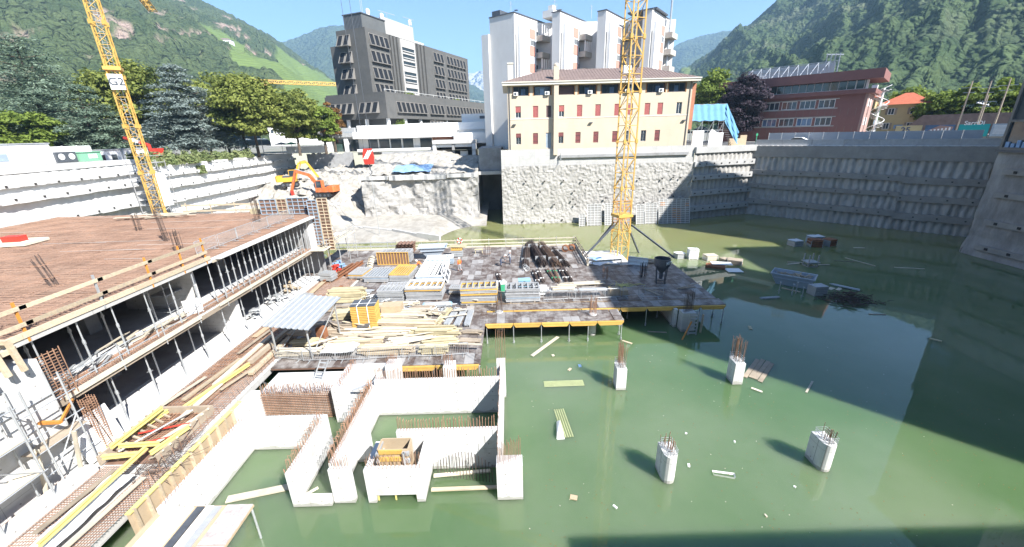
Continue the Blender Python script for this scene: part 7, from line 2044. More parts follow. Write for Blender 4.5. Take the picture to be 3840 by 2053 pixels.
# timber stacks in the near part
ts = [(-10.2,33.4,5.0,1.4,7,'timber_pale','pale timber stack right of the tan box'),(-9.5,31.9,5.6,1.1,5,'timber','timber stack with loose ends right of the orange panel stack'),(-8.6,35.0,2.6,1.0,4,'timber_old','grey weathered timber stack below the blue capped tubes'),
      (-14.9,31.0,3.0,1.2,5,'timber_old','weathered boards stacked left of the orange panel stack'),(-11.6,30.1,6.2,1.0,5,'timber_pale','long pale timber stack in front of the orange panels'),(-6.7,30.3,4.2,1.1,5,'timber_yellow','yellowish timber stack near the deck front corner'),
      (-16.9,29.0,2.4,.9,4,'timber_yellow','yellow boards lying below the shed'),(-12.9,28.8,4.4,1.2,5,'timber','brown boards with red marked ends in the near rows'),(-8.6,28.8,3.6,1.2,4,'timber_pale','pale short board stack in the near rows'),(-5.8,28.6,2.8,1.1,5,'timber_yellow','yellow boxed timber at the right of the near rows'),
      (-16.8,27.4,3.6,.9,5,'timber_pale','pale timber behind the left barriers'),(-9.9,27.4,4.2,1.0,6,'timber','big timber stack behind the middle barriers'),(-6.2,27.3,2.3,1.0,6,'timber_yellow','yellow timber stack behind the right barriers'),(-13.2,34.9,5.2,.8,3,'timber_pale','thin layer of planks behind the orange stack')]
for (x,y,l,w,n,m,lab) in ts: timber_stack(lab,x,y,l,w,n,m,R(random.uniform(-4,4)),.10,lenvar=.35)
tube_bundle('bundle of grey tubes with pale blue end caps',-7.4,36.0,2.5,40,'steel_galv',R(4),.035,w=.75,cap='blue_paint')
for i,(x,y,l,rz,lab) in enumerate(((-5.6,33.4,3.6,80,'left'),(-4.8,33.1,3.4,84,'middle'),(-4.0,33.0,3.2,87,'right'))):
    tube_bundle(f'bundle of steel props lying at the deck corner, {lab} of three',x,y,l,12,'steel_galv',R(rz),.045,w=.55)
timber_stack('yellow beams beside the props at the deck corner',-6.4,33.3,3.6,.5,3,'timber_yellow',R(78),.06,bw=.16,th=.1)
mb = MB(); gx_,gy_ = np.meshgrid(np.linspace(-1.3,1.3,16),np.linspace(-.7,.7,10),indexing='ij'); mb.grid(np.stack([gx_,gy_,.15+.55*fbm(gx_*1.3+4,gy_*1.3,3)],-1)); mb.grid(np.stack([gx_,gy_,.13+.5*fbm(gx_*1.3+4,gy_*1.3,3)],-1))
solo(mb,'sheeting','film_white','crumpled grey sheeting behind the left barriers','sheeting',(-13.6,27.5,ZD))
solo(MB().obox((0,0,.02),(1.0,.7,.03),.1),'board','steel_dark','dark square board lying in front of the orange panels','board',(-12.9,30.95,ZD+.62))
# barriers along the deck front
for i,(x,y,rz) in enumerate(((-17.2,26.65,-12),(-14.7,26.3,0),(-12.2,26.3,2),(-9.7,26.45,3),(-7.2,26.5,0),(-4.7,26.6,6))):
    barrier(f'grey crowd barrier along the near deck edge, {ordn(i+1)} from the left',x,y,ZD,R(rz),'barriers along the near deck edge')
for i,(x,y,rz) in enumerate(((4.3,36.65,2),(6.9,36.7,-2),(9.6,36.8,2),(12.3,37.2,10),(13.8,36.7,-4))):
    barrier(f'grey crowd barrier beside the yellow edge beams, {ordn(i+1)} from the left',x,y,ZD,R(rz),'barriers beside the yellow edge beams')
# bench tables
for i,(x,lab) in enumerate(((5.2,'left'),(8.2,'right'))):
    t = thing('trestle_table',f'grey trestle table loaded with boards behind the barriers, {lab} one','table',(x,37.6,ZD)); MB().box(-1.4,-.35,.7,1.4,.35,.78).build('table_top','steel_galv',t)
    for k in (-1.2,1.2): MB().bar((k,-.3,0),(k,-.3,.7),.06).bar((k,.3,0),(k,.3,.7),.06).build('leg','steel_galv',t)
timber_stack('pale boards stacked on the left trestle table',5.2,37.6,2.6,.6,3,'timber_pale',z=ZD+.78)
solo(MB().box(-.5,-.4,0,.5,.4,.7).box(.6,-.4,0,1.4,.4,.55),'carton_pair','plywood','two tan cartons behind the right barriers','box',(10.4,37.9,ZD))
# rebar bundles
rebar_bundle('long dark rebar bundle, leftmost of the big pile',2.0,51.8,9.6,70,R(86),1.0,.8)
rebar_bundle('thick long dark rebar bundle in the middle of the big pile',3.4,52.2,10.4,90,R(96),1.3,1.0)
rebar_bundle('brown long rebar bundle right of the middle of the big pile',5.0,51.9,9.8,80,R(97),1.2,.85,mat='rebar_brown')
rebar_bundle('shorter rebar bundle at the right of the big pile',6.3,50.8,7.6,60,R(98),1.0,.6)
mb = MB()
for (x,y) in ((0,0),(.1,-.5),(.25,-1.0)):
    for k in range(14):
        a0 = 2*math.pi*k/14; a1 = 2*math.pi*(k+1)/14; mb.tube((x+.28*math.cos(a0),y,.3+.28*math.sin(a0)),(x+.28*math.cos(a1),y,.3+.28*math.sin(a1)),.05,5)
solo(mb,'rebar_rings','steel_galv','grey ring spacers at the near end of the big rebar pile','rebar',(1.6,46.9,ZD))
for i,(x,y,m,tie,lab) in enumerate(((-1.45,43.2,'rust_dark','white_paint','alone at the left'),(2.75,43.2,'rust_dark','white_paint','first of the row'),(3.3,43.8,'rust_dark','white_paint','second of the row'),(4.6,43.9,'rebar_brown','green_paint','third of the row, brown with green ties'),(5.2,43.9,'rebar_brown','green_paint','fourth of the row, brown with green ties'),(5.95,43.9,'rust_dark','white_paint','fifth of the row'),(6.45,43.9,'rust_dark','white_paint','last of the row'))):
    rebar_bundle(f'short rebar bundle, {lab}',x,y,4.0,30,R(92+random.uniform(-2,6)),.42,.3,mat=m,tie=tie)
def coil(label,x,y):
    mb = MB(); n = 5
    for q in range(n):
        for k in range(18):
            a0 = 2*math.pi*k/18; a1 = 2*math.pi*(k+1)/18; r = .42+.03*(q%2); mb.tube((-.3+.14*q,r*math.cos(a0),.5+r*math.sin(a0)),(-.3+.14*q,r*math.cos(a1),.5+r*math.sin(a1)),.06,5)
    solo(mb,'wire_coil','rust',label,'wire coil',(x,y,ZD),R(70))
coil('brown wire coil at the far deck corner, left one',7.6,53.8); coil('brown wire coil at the far deck corner, right one',8.5,54.0)
timber_stack('pale beams crossing in front of the short rebar bundles',7.4,40.6,4.6,.8,3,'timber_pale',R(6),.2,bw=.2,lenvar=.5)
yc = MB(); random.seed(4); p = (0,0,.03)
for k in range(60):
    q = (random.gauss(0,.9),random.gauss(0,.45),.03+random.random()*.06); yc.tube(p,q,.025,4) if abs(p[0]-q[0]) < 1.2 else None; p = q
solo(yc,'cable','bright_yellow','yellow cable coiled in a heap on the deck','cable',(12.1,40.3,ZD))
# black concrete hopper with lettering
hpp = thing('concrete_hopper','black round concrete hopper with white lettering on the shaded deck','hopper',(16.3,40.9,ZD))
MB().lathe([(.22,1.2),(.27,1.25),(.82,2.0),(.86,2.1),(.86,2.8),(.8,2.8),(.8,2.15),(.18,1.35)],(0,0,0),22).build('drum','steel_dark',hpp)
fr_ = MB()
for k in range(4):
    a = k*math.pi/2+.5; fr_.bar((.6*math.cos(a),.6*math.sin(a),0),(.78*math.cos(a),.78*math.sin(a),1.95),.08)
fr_.ring(-.45,-.45,.45,.45,.1,.08).tube((0,0,.5),(0,0,1.3),.22,8); fr_.build('stand','steel_dark',hpp)
put_text('MTV',.48,'white_paint','lettering',hpp,(.47,-.745,2.45),(R(90),0,R(33)))
bar_cluster('dark starter bars beside the black hopper',15.0,42.8,ZD,1.7,14,(0,0),.7)
bar_cluster('thin rusty starter bars in the middle of the lit deck',10.6,42.6,ZD,1.4,10,(0,0),.5,mat='rebar_rust',r=.016)
bar_cluster('dark starter bars near the far deck edge',-3.4,52.6,ZD,1.6,9,(0,0),.9,r=.016)
for i,(x,y,dx,dy,lab) in enumerate(((13.7,39.2,1.6,-2.3,'left'),(17.3,38.8,2.6,.5,'right'))):
    solo(MB().bar((0,0,.1),(dx,dy,.5),.12,.05).bar((.2,.1,.05),(dx*.8,dy*.9,.06),.3,.04),'plank','timber_old',f'grey plank leaning beside the black hopper, {lab} one','plank',(x,y,ZD))
# crane base surroundings
timber_stack('brown boards stacked on the pallet right of the crane base',18.0,49.4,2.6,1.6,6,'timber_old',R(-30),.1,z=1.2)
solo(MB().box(-2.9,-1.7,-1.5,2.9,1.7,1.18),'crane_footing','concrete','pale concrete footing at the right of the crane base','foundation',(17.2,49.6,0))
solo(MB().box(-4.5,-3.2,-1.5,1.0,3.2,1.1),'crane_footing','concrete_white','pale concrete footing under the crane mast','foundation',(14.8,53.6,0))
form_panel('white barrier panel in front of the crane base pallet',14.6,47.6,ZD+.02,2.4,1.0,R(-28),'white_paint','panels by the crane base',2,2,face='white_paint')
tb_ = MB(); gx_,gy_ = np.meshgrid(np.linspace(-1,1,14),np.linspace(-.7,.7,10),indexing='ij'); tb_.grid(np.stack([gx_,gy_,.1+.7*fbm(gx_*1.4+8,gy_*1.6,3)],-1))
solo(tb_,'tarpaulin','tarp_blue','crumpled blue tarpaulin left of the crane base','tarpaulin',(11.3,51.8,1.12))
tb_ = MB(); gx_,gy_ = np.meshgrid(np.linspace(-1.5,1.5,16),np.linspace(-.8,.8,10),indexing='ij'); tb_.grid(np.stack([gx_,gy_,.1+.9*fbm(gx_*1.2+2,gy_*1.4,3)],-1))
solo(tb_,'sheeting','film_white','white plastic sheeting left of the crane base','sheeting',(11.8,49.9,1.12))
for (a,b,lab) in (((10.2,47.9),(14.0,48.4),'near'),((10.3,50.9),(13.9,51.3),'far')): solo(MB().bar((*a,2.35),(*b,2.35),.06,.2).bar((*a,1.1),(*a,2.4),.08).bar((*b,1.1),(*b,2.4),.08),'plank_rail','timber_pale',f'pale plank rail beside the crane base, {lab} one','railing')
# steel chest and mesh box at the foot of the shell
ch = thing('steel_chest','grey galvanised chest at the foot of the far props','tool box',(-21.3,37.3,2.12),R(-18)); MB().box(-.55,-1.0,0,.55,1.0,.7).build('body','steel_galv',ch); MB().box(-.58,-1.03,.7,.58,1.03,.78).build('lid','steel_galv',ch)
panel_stack('mesh box with tools on the rebar strip by the rusty beams',-21.6,44.2,1.5,1.2,3,'steel_galv',R(-10),.28,z=2.12,name='mesh_box')
for i,(x,y,m,lab) in enumerate(((-22.0,47.2,'red_paint','red bag heap under the walkway'),(-22.3,49.0,'tarp_blue','blue bag heap under the walkway'),(-24.6,41.0,'timber','pallet of timber parts between the far props'),(-24.4,38.2,'steel_galv','heap of steel parts between the far props'),(-24.5,34.6,'steel_galv','heap of grey clamps on the ground floor'))):
    mb = MB()
    for k in range(10): mb.obox((random.gauss(0,.3),random.gauss(0,.35),.1+.08*k),(random.uniform(.2,.7),random.uniform(.2,.6),.12),random.uniform(0,3))
    solo(mb,'material_heap',m,lab,'scrap heap',(x,y,2.1))

# more material in the near half of the deck
ex = [(-17.2,35.6,2.6,.9,4,'timber_old','weathered boards left of the yellow plywood sheets'),(-13.6,36.2,3.0,.7,3,'timber','brown boards between the clamp heap and the plywood'),(-11.0,36.4,3.2,.7,4,'timber_pale','pale boards in front of the grey panel stacks'),(-8.2,34.2,3.6,.8,3,'timber_pale','pale boards under the blue capped tubes'),(-14.3,29.9,2.6,.8,3,'timber_old','grey boards right of the shed post'),
      (-10.6,31.0,3.8,.6,3,'timber_pale','thin pale boards between the two long stacks'),(-7.4,31.2,3.0,.7,3,'timber','brown boards left of the lying props'),(-3.6,30.2,2.4,.7,3,'timber_old','weathered boards at the right rim of the deck'),(-11.4,28.2,2.6,.6,3,'timber_yellow','short yellow boards among the brown boards'),(-14.4,28.4,2.2,.6,4,'timber_pale','short pale boards beside the crumpled sheeting'),(-3.7,28.6,1.8,.8,3,'timber_old','dark boards at the right front corner of the deck'),(-15.2,36.0,1.6,.9,4,'timber_yellow','small yellow board pile above the shed roof')]
for (x,y,l,w,n,m,lab) in ex: timber_stack(lab,x,y,l,w,n,m,R(random.uniform(-9,9)),.16,lenvar=.45)
random.seed(41); LB_ = []
for i in range(26):
    x = random.uniform(-17.5,-3.2); y = random.uniform(26.9,36.5); l = random.uniform(1.0,3.4)
    o = solo(MB().obox((0,0,.025),(l,random.uniform(.1,.24),.05)),'loose_board',random.choice(['timber','timber_pale','timber_old','timber_pale']),'loose board thrown between the timber stacks on the near deck','board',(x,y,ZD+random.choice([.02,.4,.62])),R(random.uniform(-35,35)),'loose boards between the timber stacks'); LB_.append(o)
for i, o in enumerate(sorted(LB_, key=lambda o: o.location.x/o.location.y)): o['label'] = f'loose board between the timber stacks on the near deck, {ordn(i+1)} from the left'
for i,(x,y,lab) in enumerate(((-13.2,37.2,'left of the grey panels'),(-10.6,35.2,'behind the pale boards'),(-6.6,34.6,'by the lying props'))):
    hp = MB()
    for k in range(34):
        a = random.uniform(0,3.1); l = random.uniform(.4,1.2); px = random.gauss(0,.6); py = random.gauss(0,.35); z = abs(random.gauss(.2,.12))
        hp.tube((px-math.cos(a)*l/2,py-math.sin(a)*l/2,z),(px+math.cos(a)*l/2,py+math.sin(a)*l/2,max(.04,z+random.uniform(-.15,.15))),.028,5)
    solo(hp,'clamp_heap','steel_galv',f'small heap of steel bars and clamps {lab}','scrap heap',(x,y,ZD))
for (x,y,w,d,m,lab) in ((3.0,38.6,1.3,.9,'white_paint','white wrapped pallet right of the grey stack'),(-12.6,40.6,2.2,1.2,'form_grey','flat grey frames in the middle left of the deck'),(-6.0,39.4,1.2,1.0,'form_grey','small grey frame pile between the stacks')):
    panel_stack(lab,x,y,w,d,4,m,R(random.uniform(-8,8)),.14,messy=.08)
# ------------------------------------------------------------------ formwork panels leaning on the far wall
fp = [(13.6,77.6,1.2,2.5,'form_grey','small grey formwork panel leaning at the left end of the far row',2,7),(15.3,77.9,2.8,4.3,'form_grey','grey formwork panel leaning on the far wall, second of the row',4,10),(18.8,78.0,1.7,4.3,'form_grey','narrow grey formwork panel left of the crane mast on the far wall',3,12),
      (20.6,78.6,3.6,4.7,'form_orange','wide orange and grey formwork panel behind the crane mast on the far wall',4,9),(25.1,78.1,1.6,3.9,'form_grey','narrow formwork panel just right of the crane mast on the far wall',2,10),(26.9,78.2,2.4,4.2,'form_grey','grey formwork panel leaning third from the right on the far wall',3,10)]
for (x,y,w,h,m,lab,nx,nz) in fp:
    t = form_panel(lab,x,y,-.7,w,h+.7,0,'form_pale' if m == 'form_grey' else m,'panels leaning on the far wall',nx,nz,name='shutter_panel',face='concrete_dark'); t.rotation_euler = (R(-14),0,0)
big = form_panel('largest formwork panel at the right end of the far row, grey with orange ribs',29.6,78.0,-.7,6.2,5.6,0,'form_pale','panels leaning on the far wall',7,13,name='shutter_panel',face='concrete_dark'); big.rotation_euler = (R(-14),0,0)
for (x0,x1,z0,z1) in ((.3,1.2,4.4,5.4),(2.7,3.5,2.0,4.2),(3.6,4.4,1.0,4.0),(5.3,6.0,4.2,5.3)):
    for k in range(int((z1-z0)/.42)): MB().box(x0,-.02,z0+k*.42,x1,.02,z0+k*.42+.1).build('rib','form_orange',big)
# ------------------------------------------------------------------ flooded things in the water
def pallet(label,x,y,z,w,d,h,mat,rz,layers=5,cover=None,name='pallet_load'):
    t = thing(name,label,'pallet',(x,y,z),rz)
    for k in range(layers): MB().box(-w/2+random.uniform(-.05,.05),-d/2,h*k/layers,w/2+random.uniform(-.05,.05),d/2,h*(k+.8)/layers).build('layer',mat,t)
    MB().box(-w/2,-d/2-.02,-.4,-w/2+.1,d/2+.02,h*.9).box(w/2-.1,-d/2-.02,-.4,w/2,d/2+.02,h*.9).build('stacking_leg','steel_galv' if cover is None else mat,t)
    if cover: 
        gx_,gy_ = np.meshgrid(np.linspace(-w/2-.05,w/2+.05,10),np.linspace(-d/2-.05,d/2+.05,8),indexing='ij'); mb = MB(); mb.grid(np.stack([gx_,gy_,h+.12*fbm(gx_*2,gy_*2,2)],-1)); mb.build('cover',cover,t)
    return t
pallet('pallet of wrapped blocks, leftmost of the flooded pallets',24.7,55.9,-.3,1.3,1.1,1.0,'form_grey',.2,4,'film_white')
pallet('tall white wrapped pallet standing in the water',26.4,55.4,-.3,1.3,1.1,1.7,'white_paint',-.1,5,'film_white')
pallet('flooded rack of timber right of the white wrapped pallet',28.6,54.6,-.3,1.6,1.2,1.1,'timber_pale',.1,5)
pallet('small flooded rack of boxes behind the long boards',30.2,53.6,-.3,1.0,1.0,.8,'timber_old',.3,4)
pallet('flooded pallet of brown boards at the right of the group',31.0,52.4,-.3,1.8,1.4,1.0,'timber_old',-.6,6)
solo(MB().obox((0,0,.05),(2.4,1.4,.5),-.5).obox((.3,.2,.2),(2.0,1.0,.3),-.4),'brick_pallet','rust','brown brick pallet half under water beside the white board','pallet',(27.7,51.2,0))
solo(MB().obox((0,0,.38),(2.6,1.3,.04),-.25),'board','white_paint','white board lying on the flooded brick pallet','board',(28.7,51.6,.02))
solo(MB().obox((0,0,.12),(1.9,1.5,.06),-.1),'board','white_paint','white board floating in front of the brick pallet','board',(29.3,49.5,-.02))
for i,(x,y,w,h,m,lab) in enumerate(((45.0,60.7,1.6,1.2,'form_grey','white wrapped pallet at the left of the shaded group'),(47.6,60.0,1.7,1.6,'rust','rusty brown machine box in the shaded water group'),(50.0,60.3,1.6,1.5,'rust','brown open box at the right of the shaded group'),(48.9,61.8,2.0,1.5,'form_blue','pale blue wrapped stack behind the shaded brown boxes'))):
    pallet(lab,x,y,-.4,w,1.4,h,m,random.uniform(-.3,.3),4,'film_white' if i in (0,3) else None)
stl = thing('trestle','grey steel trestle standing in the shaded water','trestle',(40.3,50.8,-.4)); mb = MB()
for x in (-.6,.6):
    for y in (-.5,.5): mb.bar((x,y,-.5),(x,y,2.0),.11)
mb.ring(-.6,-.5,.6,.5,.9,.1).ring(-.6,-.5,.6,.5,.4,.1); mb.build('frame','form_grey',stl); MB().box(-.8,-.7,.95,.8,.7,1.05).build('tray','steel_galv',stl)
for i,(x,y,rz,l) in enumerate(((38.6,51.6,.15,1.8),(42.2,50.9,-.1,1.6),(39.3,52.2,-.2,2.0))): solo(MB().obox((0,0,.05),(l,.25,.06),rz),'plank','timber_pale',f'pale plank floating by the steel trestle, {ordn(i+1)} from the left','plank',(x,y,0))
sk2 = thing('skip','grey skip full of timber waste floating in the shaded water','skip',(33.5,44.3,-.35),R(-42)); skip_body(sk2,'skip_blue',4.4,2.2,1.7,3.0)
wst = MB(); random.seed(8)
for k in range(40): wst.obox((random.uniform(-1.5,1.5),random.uniform(-.6,.6),1.25+random.uniform(0,.35)),(random.uniform(.5,1.4),.14,.06),random.uniform(0,3),random.uniform(-.4,.4),random.uniform(-.4,.4))
solo(wst,'timber_waste','timber','broken timber scraps piled in the flooded skip','waste',(33.5,44.3,-.35),R(-42))
pallet('grey board stack with boards on top right of the flooded skip',34.2,41.2,-.2,1.5,1.1,1.3,'form_grey',.1,6)
tube_bundle('thin rods tied together floating right of the board stack',38.8,43.0,2.6,14,'steel_galv',R(-50),.03,z=-.08,w=.6)
solo(MB().obox((0,0,.03),(1.0,.5,.05),.5).obox((.7,-.3,.05),(1.0,.4,.05),.6),'board','timber_pale','two pale boards floating beside the thin rods','board',(36.9,42.6,0))
tube_bundle('grey rods floating left of the flooded skip stack',28.4,40.4,2.0,12,'steel_galv',R(5),.035,z=-.08,w=.5)
rt = MB(); random.seed(12)
for k in range(170):
    a = random.uniform(0,6.3); l = random.uniform(.5,1.6); x = random.gauss(0,1.2); y = random.gauss(0,.8); z = max(-.2,random.gauss(.35,.3))*math.exp(-(x*x/5+y*y/3))
    rt.tube((x-math.cos(a)*l/2,y-math.sin(a)*l/2,z),(x+math.cos(a)*l/2,y+math.sin(a)*l/2,z+random.uniform(-.2,.3)),.035,4)
solo(rt,'rebar_tangle','rust_dark','dark tangle of bent rebar rising from the shaded water','rebar',(36.3,39.2,0))
for i,(x,y) in enumerate(((30.2,41.6),(31.2,40.9),(32.0,41.4),(31.6,39.9))): prop(prop_proto(2.6),f'flooded steel prop sticking out near the board stack, {ordn(i+1)} from the left',x,y,-1.2,'flooded props beside the skip')
def raft(label,x,y,l,w,n,mat,rz,gap=.03,z=0.0,name='floating_boards'):
    t = thing(name,label,'boards',(x,y,z),rz)
    for k in range(n): o = MB().box(-l/2,0,.0,l/2,w,.05).build('board',mat,t); o.location = (random.uniform(-.3,.3),k*(w+gap)-n*w/2,random.uniform(-.01,.01)); o.rotation_euler = (0,0,random.uniform(-.03,.03))
    return t
raft('four old boards floating beside the column with tall bars',19.2,26.7,3.4,.3,4,'timber_old',R(45))
for (a,b,w,m,lab) in (((1.5,29.6),(4.1,32.8),.3,'timber_pale','long pale plank floating before the yellow deck edge'),((20.7,23.7),(22.1,25.0),.12,'timber_pale','thin stick at the edge of the shadow on the water'),((47.4,53.7),(48.4,49.9),.14,'timber_pale','long thin plank floating in the shade, upper one'),((50.3,49.2),(53.4,48.3),.14,'timber_pale','long thin plank floating in the shade, lower one'),((31.6,43.2),(32.8,41.8),.3,'timber','plank leaning in the water in front of the flooded skip'),((45,52.6),(47.2,51.8),.1,'timber_old','dark thin lath floating in the shade'),((17.2,24.4),(17.7,23.9),.2,'timber_pale','short board end floating at the foot of the column'),((9.8,31.8),(10.5,31.2),.2,'timber','broken plank under the end of the yellow edge beam'),((52.5,58.5),(54,58.2),.2,'timber_pale','short board floating at the foot of the shaded wall'),((12.6,33.4),(14.3,33.1),.12,'timber_old','thin plank floating under the right end of the deck'),((35.5,35.8),(37,35.6),.12,'timber_old','dark lath alone on the blue reflection')):
    solo(MB().bar((*a,.03),(*b,.03),w,.05),'plank',m,lab,'plank')
# sunken stacks just under the surface: their upper edges break through
rs_ = random.Random(2)
def wet_stack(label,x,y,l,w,rz,mat,z):
    t = thing('sunken_boards',label,'boards',(x,y,z),rz)
    for k in range(5): MB().tube((-l/2,-w/2+(k+.5)*w/5,0),(l/2,-w/2+(k+.5)*w/5,0),w/11,8).build('roll',mat,t)
    return t
M('wet_board', (.30,.33,.17), .5, .1, 2)
wet_stack('row of half sunken round profiles below the plank',3.7,25.6,3.0,.75,R(1),'wet_board',-.035)
wet_stack('row of half sunken round profiles standing lengthwise',3.1,21.3,2.7,.75,R(96),'wet_board',-.035)
mb = MB(); mb.add([(-.25,-.8,0),(.25,-.8,0),(.2,.7,0),(-.1,.8,0),(-.2,-.6,.35),(.15,-.5,.5),(.1,.5,.4),(-.05,.6,.25)],[(3,2,1,0),(4,5,6,7),(0,1,5,4),(1,2,6,5),(2,3,7,6),(3,0,4,7)])
solo(mb,'sack','film_white','white sack floating against the lengthwise profiles','sack',(2.75,20.6,-.02))
bt = MB(); bt.add([(-.5,-.12,.0),(.5,-.16,.0),(.55,.12,.0),(-.5,.1,.0),(-.55,-.15,.12),(.55,-.2,.14),(.6,.16,.12),(-.55,.14,.1)],[(0,1,5,4),(1,2,6,5),(2,3,7,6),(3,0,4,7),(0,3,2,1)])
solo(bt,'foam_tray','white_paint','long white foam tray floating between the right columns','litter',(11.3,16.8,-.01),R(-14))
lt = [(5.3,27.9,.45,.3,'tarp_blue','small blue bag floating near the long plank'),(3.3,29.6,.3,.3,'timber_pale','small pale carton floating before the yellow deck edge'),(9.7,17.5,.3,.16,'white_paint','small white scrap right of the nearest column'),(4.9,15.0,.14,.3,'white_paint','small white bottle near the bottom centre'),(14.6,15.9,.14,.14,'white_paint','tiny white scrap left of the right column foot'),(4.4,27.4,.5,.25,'timber','wet brown board scrap near the blue bag'),(10.6,20.0,.16,.16,'white_paint','small white cup in the middle of the green water'),(13.2,19.2,.2,.1,'white_paint','small white scrap left of the right column'),(12.1,14.3,.2,.12,'timber_pale','small pale scrap at the bottom right of the water'),(2.9,15.6,.5,.35,'plywood','soggy tan carton below the lengthwise profiles'),(36.8,30.5,1.0,.4,'timber_yellow','yellowish board floating on the dark reflection'),(22.4,33.6,.9,.35,'timber_yellow','yellow and dark debris floating under the rebar tangle')]
for (x,y,w,d,m,lab) in lt: solo(MB().obox((0,0,.03),(w*.75,d*.75,.06),random.uniform(0,3),random.uniform(-.1,.1)),'floating_litter',m,lab,'litter',(x,y,0))
# leaves and specks on the water
for (nm,mat,n,lab) in (('floating_leaves','leaf_rust',1300,None),('floating_specks','timber_pale',170,None)):
    P = []; F = []; k = 0; rg_ = np.random.default_rng(77 if nm == 'floating_leaves' else 78)
    while k < n:
        x = rg_.uniform(0,32) if rg_.random() < .8 else rg_.uniform(-16,60); y = rg_.uniform(11,34) if rg_.random() < .8 else rg_.uniform(11,60)
        if x < 0 and y > 15: continue
        dcl = fbm(np.array(x*.25),np.array(y*.25),3)
        if rg_.random() > (dcl*2.2-.5): continue
        s = rg_.uniform(.012,.05)**1.0; a = rg_.uniform(0,6.3); c_,s_ = math.cos(a)*s, math.sin(a)*s; i0 = len(P)
        P += [(x-c_,y-s_,.012),(x+s_*.6,y-c_*.6,.016),(x+c_,y+s_,.012),(x-s_*.6,y+c_*.6,.02)]; F.append((i0,i0+1,i0+2,i0+3)); k += 1
    me = bpy.data.meshes.new(nm); me.from_pydata(P,[],F); me.update(); me.materials.append(MAT[mat]); o = bpy.data.objects.new(nm,me); COL.objects.link(o); o['kind'] = 'stuff'
    o['label'] = 'small brown leaves scattered over the green water' if nm == 'floating_leaves' else 'tiny pale specks scattered over the green water'; o['category'] = 'debris'

# ------------------------------------------------------------------ people
def person(label,loc,rz,top,legs,pose):
    t = thing('person',label,'person',loc,rz)
    J = {'pelvis':(0,0,.92),'belly':(0,.0,1.08),'chest':(0,0,1.32),'neck':(0,0,1.48),'head':(0,.02,1.62),'crown':(0,.02,1.72),
         'shL':(-.19,0,1.40),'elL':(-.27,.02,1.13),'haL':(-.25,.14,.90),'fiL':(-.25,.18,.82),'shR':(.19,0,1.40),'elR':(.27,.02,1.13),'haR':(.25,.14,.90),'fiR':(.25,.18,.82),
         'hiL':(-.10,0,.88),'knL':(-.12,.03,.48),'anL':(-.12,-.02,.09),'toL':(-.13,.16,.05),'hiR':(.10,0,.88),'knR':(.12,.03,.48),'anR':(.13,-.02,.09),'toR':(.14,.16,.05)}
    J.update(pose)
    names = list(J); E = [('pelvis','belly'),('belly','chest'),('chest','neck'),('neck','head'),('head','crown')]
    for s in 'LR': E += [('chest','sh'+s),('sh'+s,'el'+s),('el'+s,'ha'+s),('ha'+s,'fi'+s),('pelvis','hi'+s),('hi'+s,'kn'+s),('kn'+s,'an'+s),('an'+s,'to'+s)]
    rad = {'pelvis':.15,'belly':.14,'chest':.155,'neck':.06,'head':.095,'crown':.085,'sh':.075,'el':.05,'ha':.038,'fi':.03,'hi':.10,'kn':.07,'an':.05,'to':.045}
    me = bpy.data.meshes.new('body'); me.from_pydata([J[n] for n in names],[(names.index(a),names.index(b)) for a,b in E],[]); me.update()
    o = bpy.data.objects.new('body',me); COL.objects.link(o)
    md = o.modifiers.new('skin','SKIN'); sv = me.skin_vertices[0].data if me.skin_vertices else None
    if sv is None:
        bpy.context.view_layer.objects.active = o; bpy.ops.mesh.customdata_skin_add(); sv = me.skin_vertices[0].data
    for i,n in enumerate(names):
        r = rad.get(n) or rad[n[:2]]; sv[i].radius = (r,r*(.8 if n in ('chest','belly') else 1)); sv[i].use_root = n == 'pelvis'
    o.modifiers.new('sub','SUBSURF').levels = 1
    dg = bpy.context.evaluated_depsgraph_get(); m2 = bpy.data.meshes.new_from_object(o.evaluated_get(dg)); bpy.data.objects.remove(o)
    m2.materials.clear()
    for mm in (top,legs,'skin','black_rubber'): m2.materials.append(MAT[mm])
    hd = Vector(J['head']); hip = J['pelvis'][2]
    for p in m2.polygons:
        c = p.center
        near_hand = min((c-Vector(J[k])).length for k in ('haL','haR','fiL','fiR')) < .07
        if (c-hd).length < .16 or near_hand: p.material_index = 2
        elif min((c-Vector(J[k])).length for k in ('toL','toR','anL','anR')) < .10: p.material_index = 3
        elif min((c-Vector(J[k])).length for k in ('knL','knR','hiL','hiR')) < .27 and c.z < hip+.06: p.material_index = 1
        else: p.material_index = 0
        p.use_smooth = True
    b = bpy.data.objects.new('body',m2); COL.objects.link(b); b.parent = t
    cr = Vector(J['crown']); 
    MB().lathe([(.135,-.02),(.14,.0),(.125,.06),(.08,.12),(.0,.14)],(cr.x,cr.y,cr.z-.02),12).build('helmet','helmet_white',t,smooth=True)
    return t
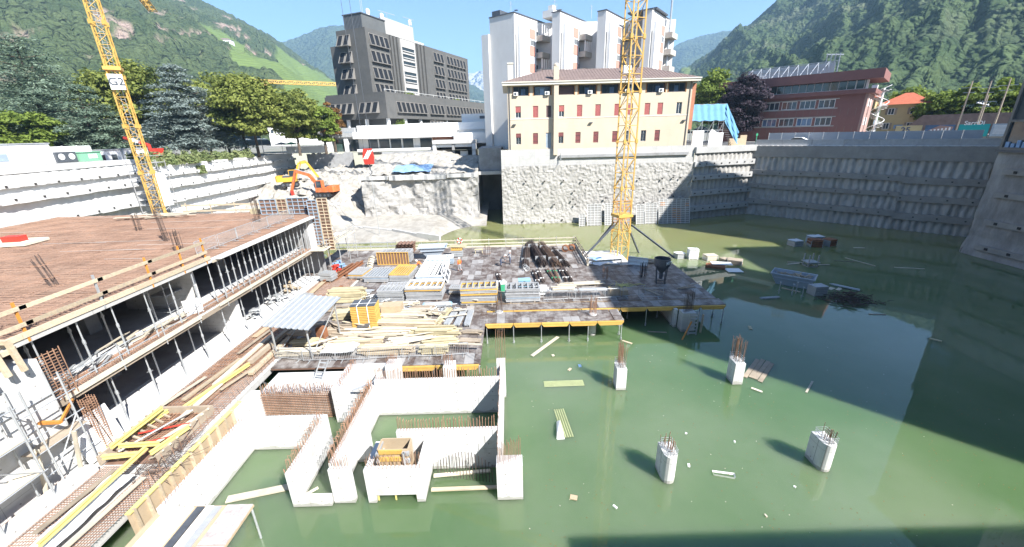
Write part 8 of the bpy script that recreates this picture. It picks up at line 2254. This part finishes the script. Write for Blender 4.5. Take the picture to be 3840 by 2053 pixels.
walk = {'knL':(-.11,.14,.50),'anL':(-.11,.16,.10),'toL':(-.11,.32,.06),'anR':(.12,-.18,.12),'knR':(.12,.02,.48),'toR':(.12,-.02,.05),'elL':(-.27,-.08,1.13),'haL':(-.25,.02,.92),'fiL':(-.24,.07,.84)}
bend = {'chest':(0,.32,1.18),'belly':(0,.14,1.06),'neck':(0,.46,1.26),'head':(0,.56,1.32),'crown':(0,.62,1.40),'shL':(-.19,.34,1.22),'shR':(.19,.34,1.22),'elL':(-.24,.46,.98),'elR':(.24,.46,.98),'haL':(-.18,.58,.76),'haR':(.18,.58,.76),'fiL':(-.16,.62,.68),'fiR':(.16,.62,.68)}
reach = {'elR':(.28,.22,1.22),'haR':(.22,.45,1.18),'fiR':(.2,.53,1.17),'elL':(-.28,.2,1.2),'haL':(-.2,.42,1.1),'fiL':(-.18,.5,1.08)}
person('worker in an orange vest and grey trousers standing near the skip',(-6.4,46.4,ZD),R(40),'vest_orange','trousers_grey',walk)
person('worker in an orange jacket handling the yellow panels',(-12.0,43.0,ZD),R(160),'vest_orange','timber_pale',reach) if False else None
person('worker in an orange jacket bending over the yellow panel stack',(-11.15,46.7,ZD),R(75),'vest_orange','trousers_grey',bend)
person('worker with a white helmet and dark clothes bending at the rebar bars',(-1.4,48.0,ZD),R(-80),'jacket_dark','trousers',bend)
person('worker with a white helmet standing left of the big rebar pile',(-.2,48.7,ZD),R(100),'trousers_grey','trousers',reach)

# ------------------------------------------------------------------ haze over the valley
def haze():
    m = bpy.data.materials.new('haze'); m.use_nodes = True
    nt = m.node_tree; nt.nodes.clear()
    out = nt.nodes.new('ShaderNodeOutputMaterial'); pv = nt.nodes.new('ShaderNodeVolumePrincipled')
    pv.inputs['Color'].default_value = (.45,.72,1.0,1); pv.inputs['Density'].default_value = .0002; pv.inputs['Anisotropy'].default_value = .1
    lnk(nt, pv.outputs[0], out.inputs['Volume']); MAT['haze'] = m
    o = MB().box(-7200,-7200,-31.5,7200,7200,800).build('haze','haze'); o['kind'] = 'stuff'
haze()
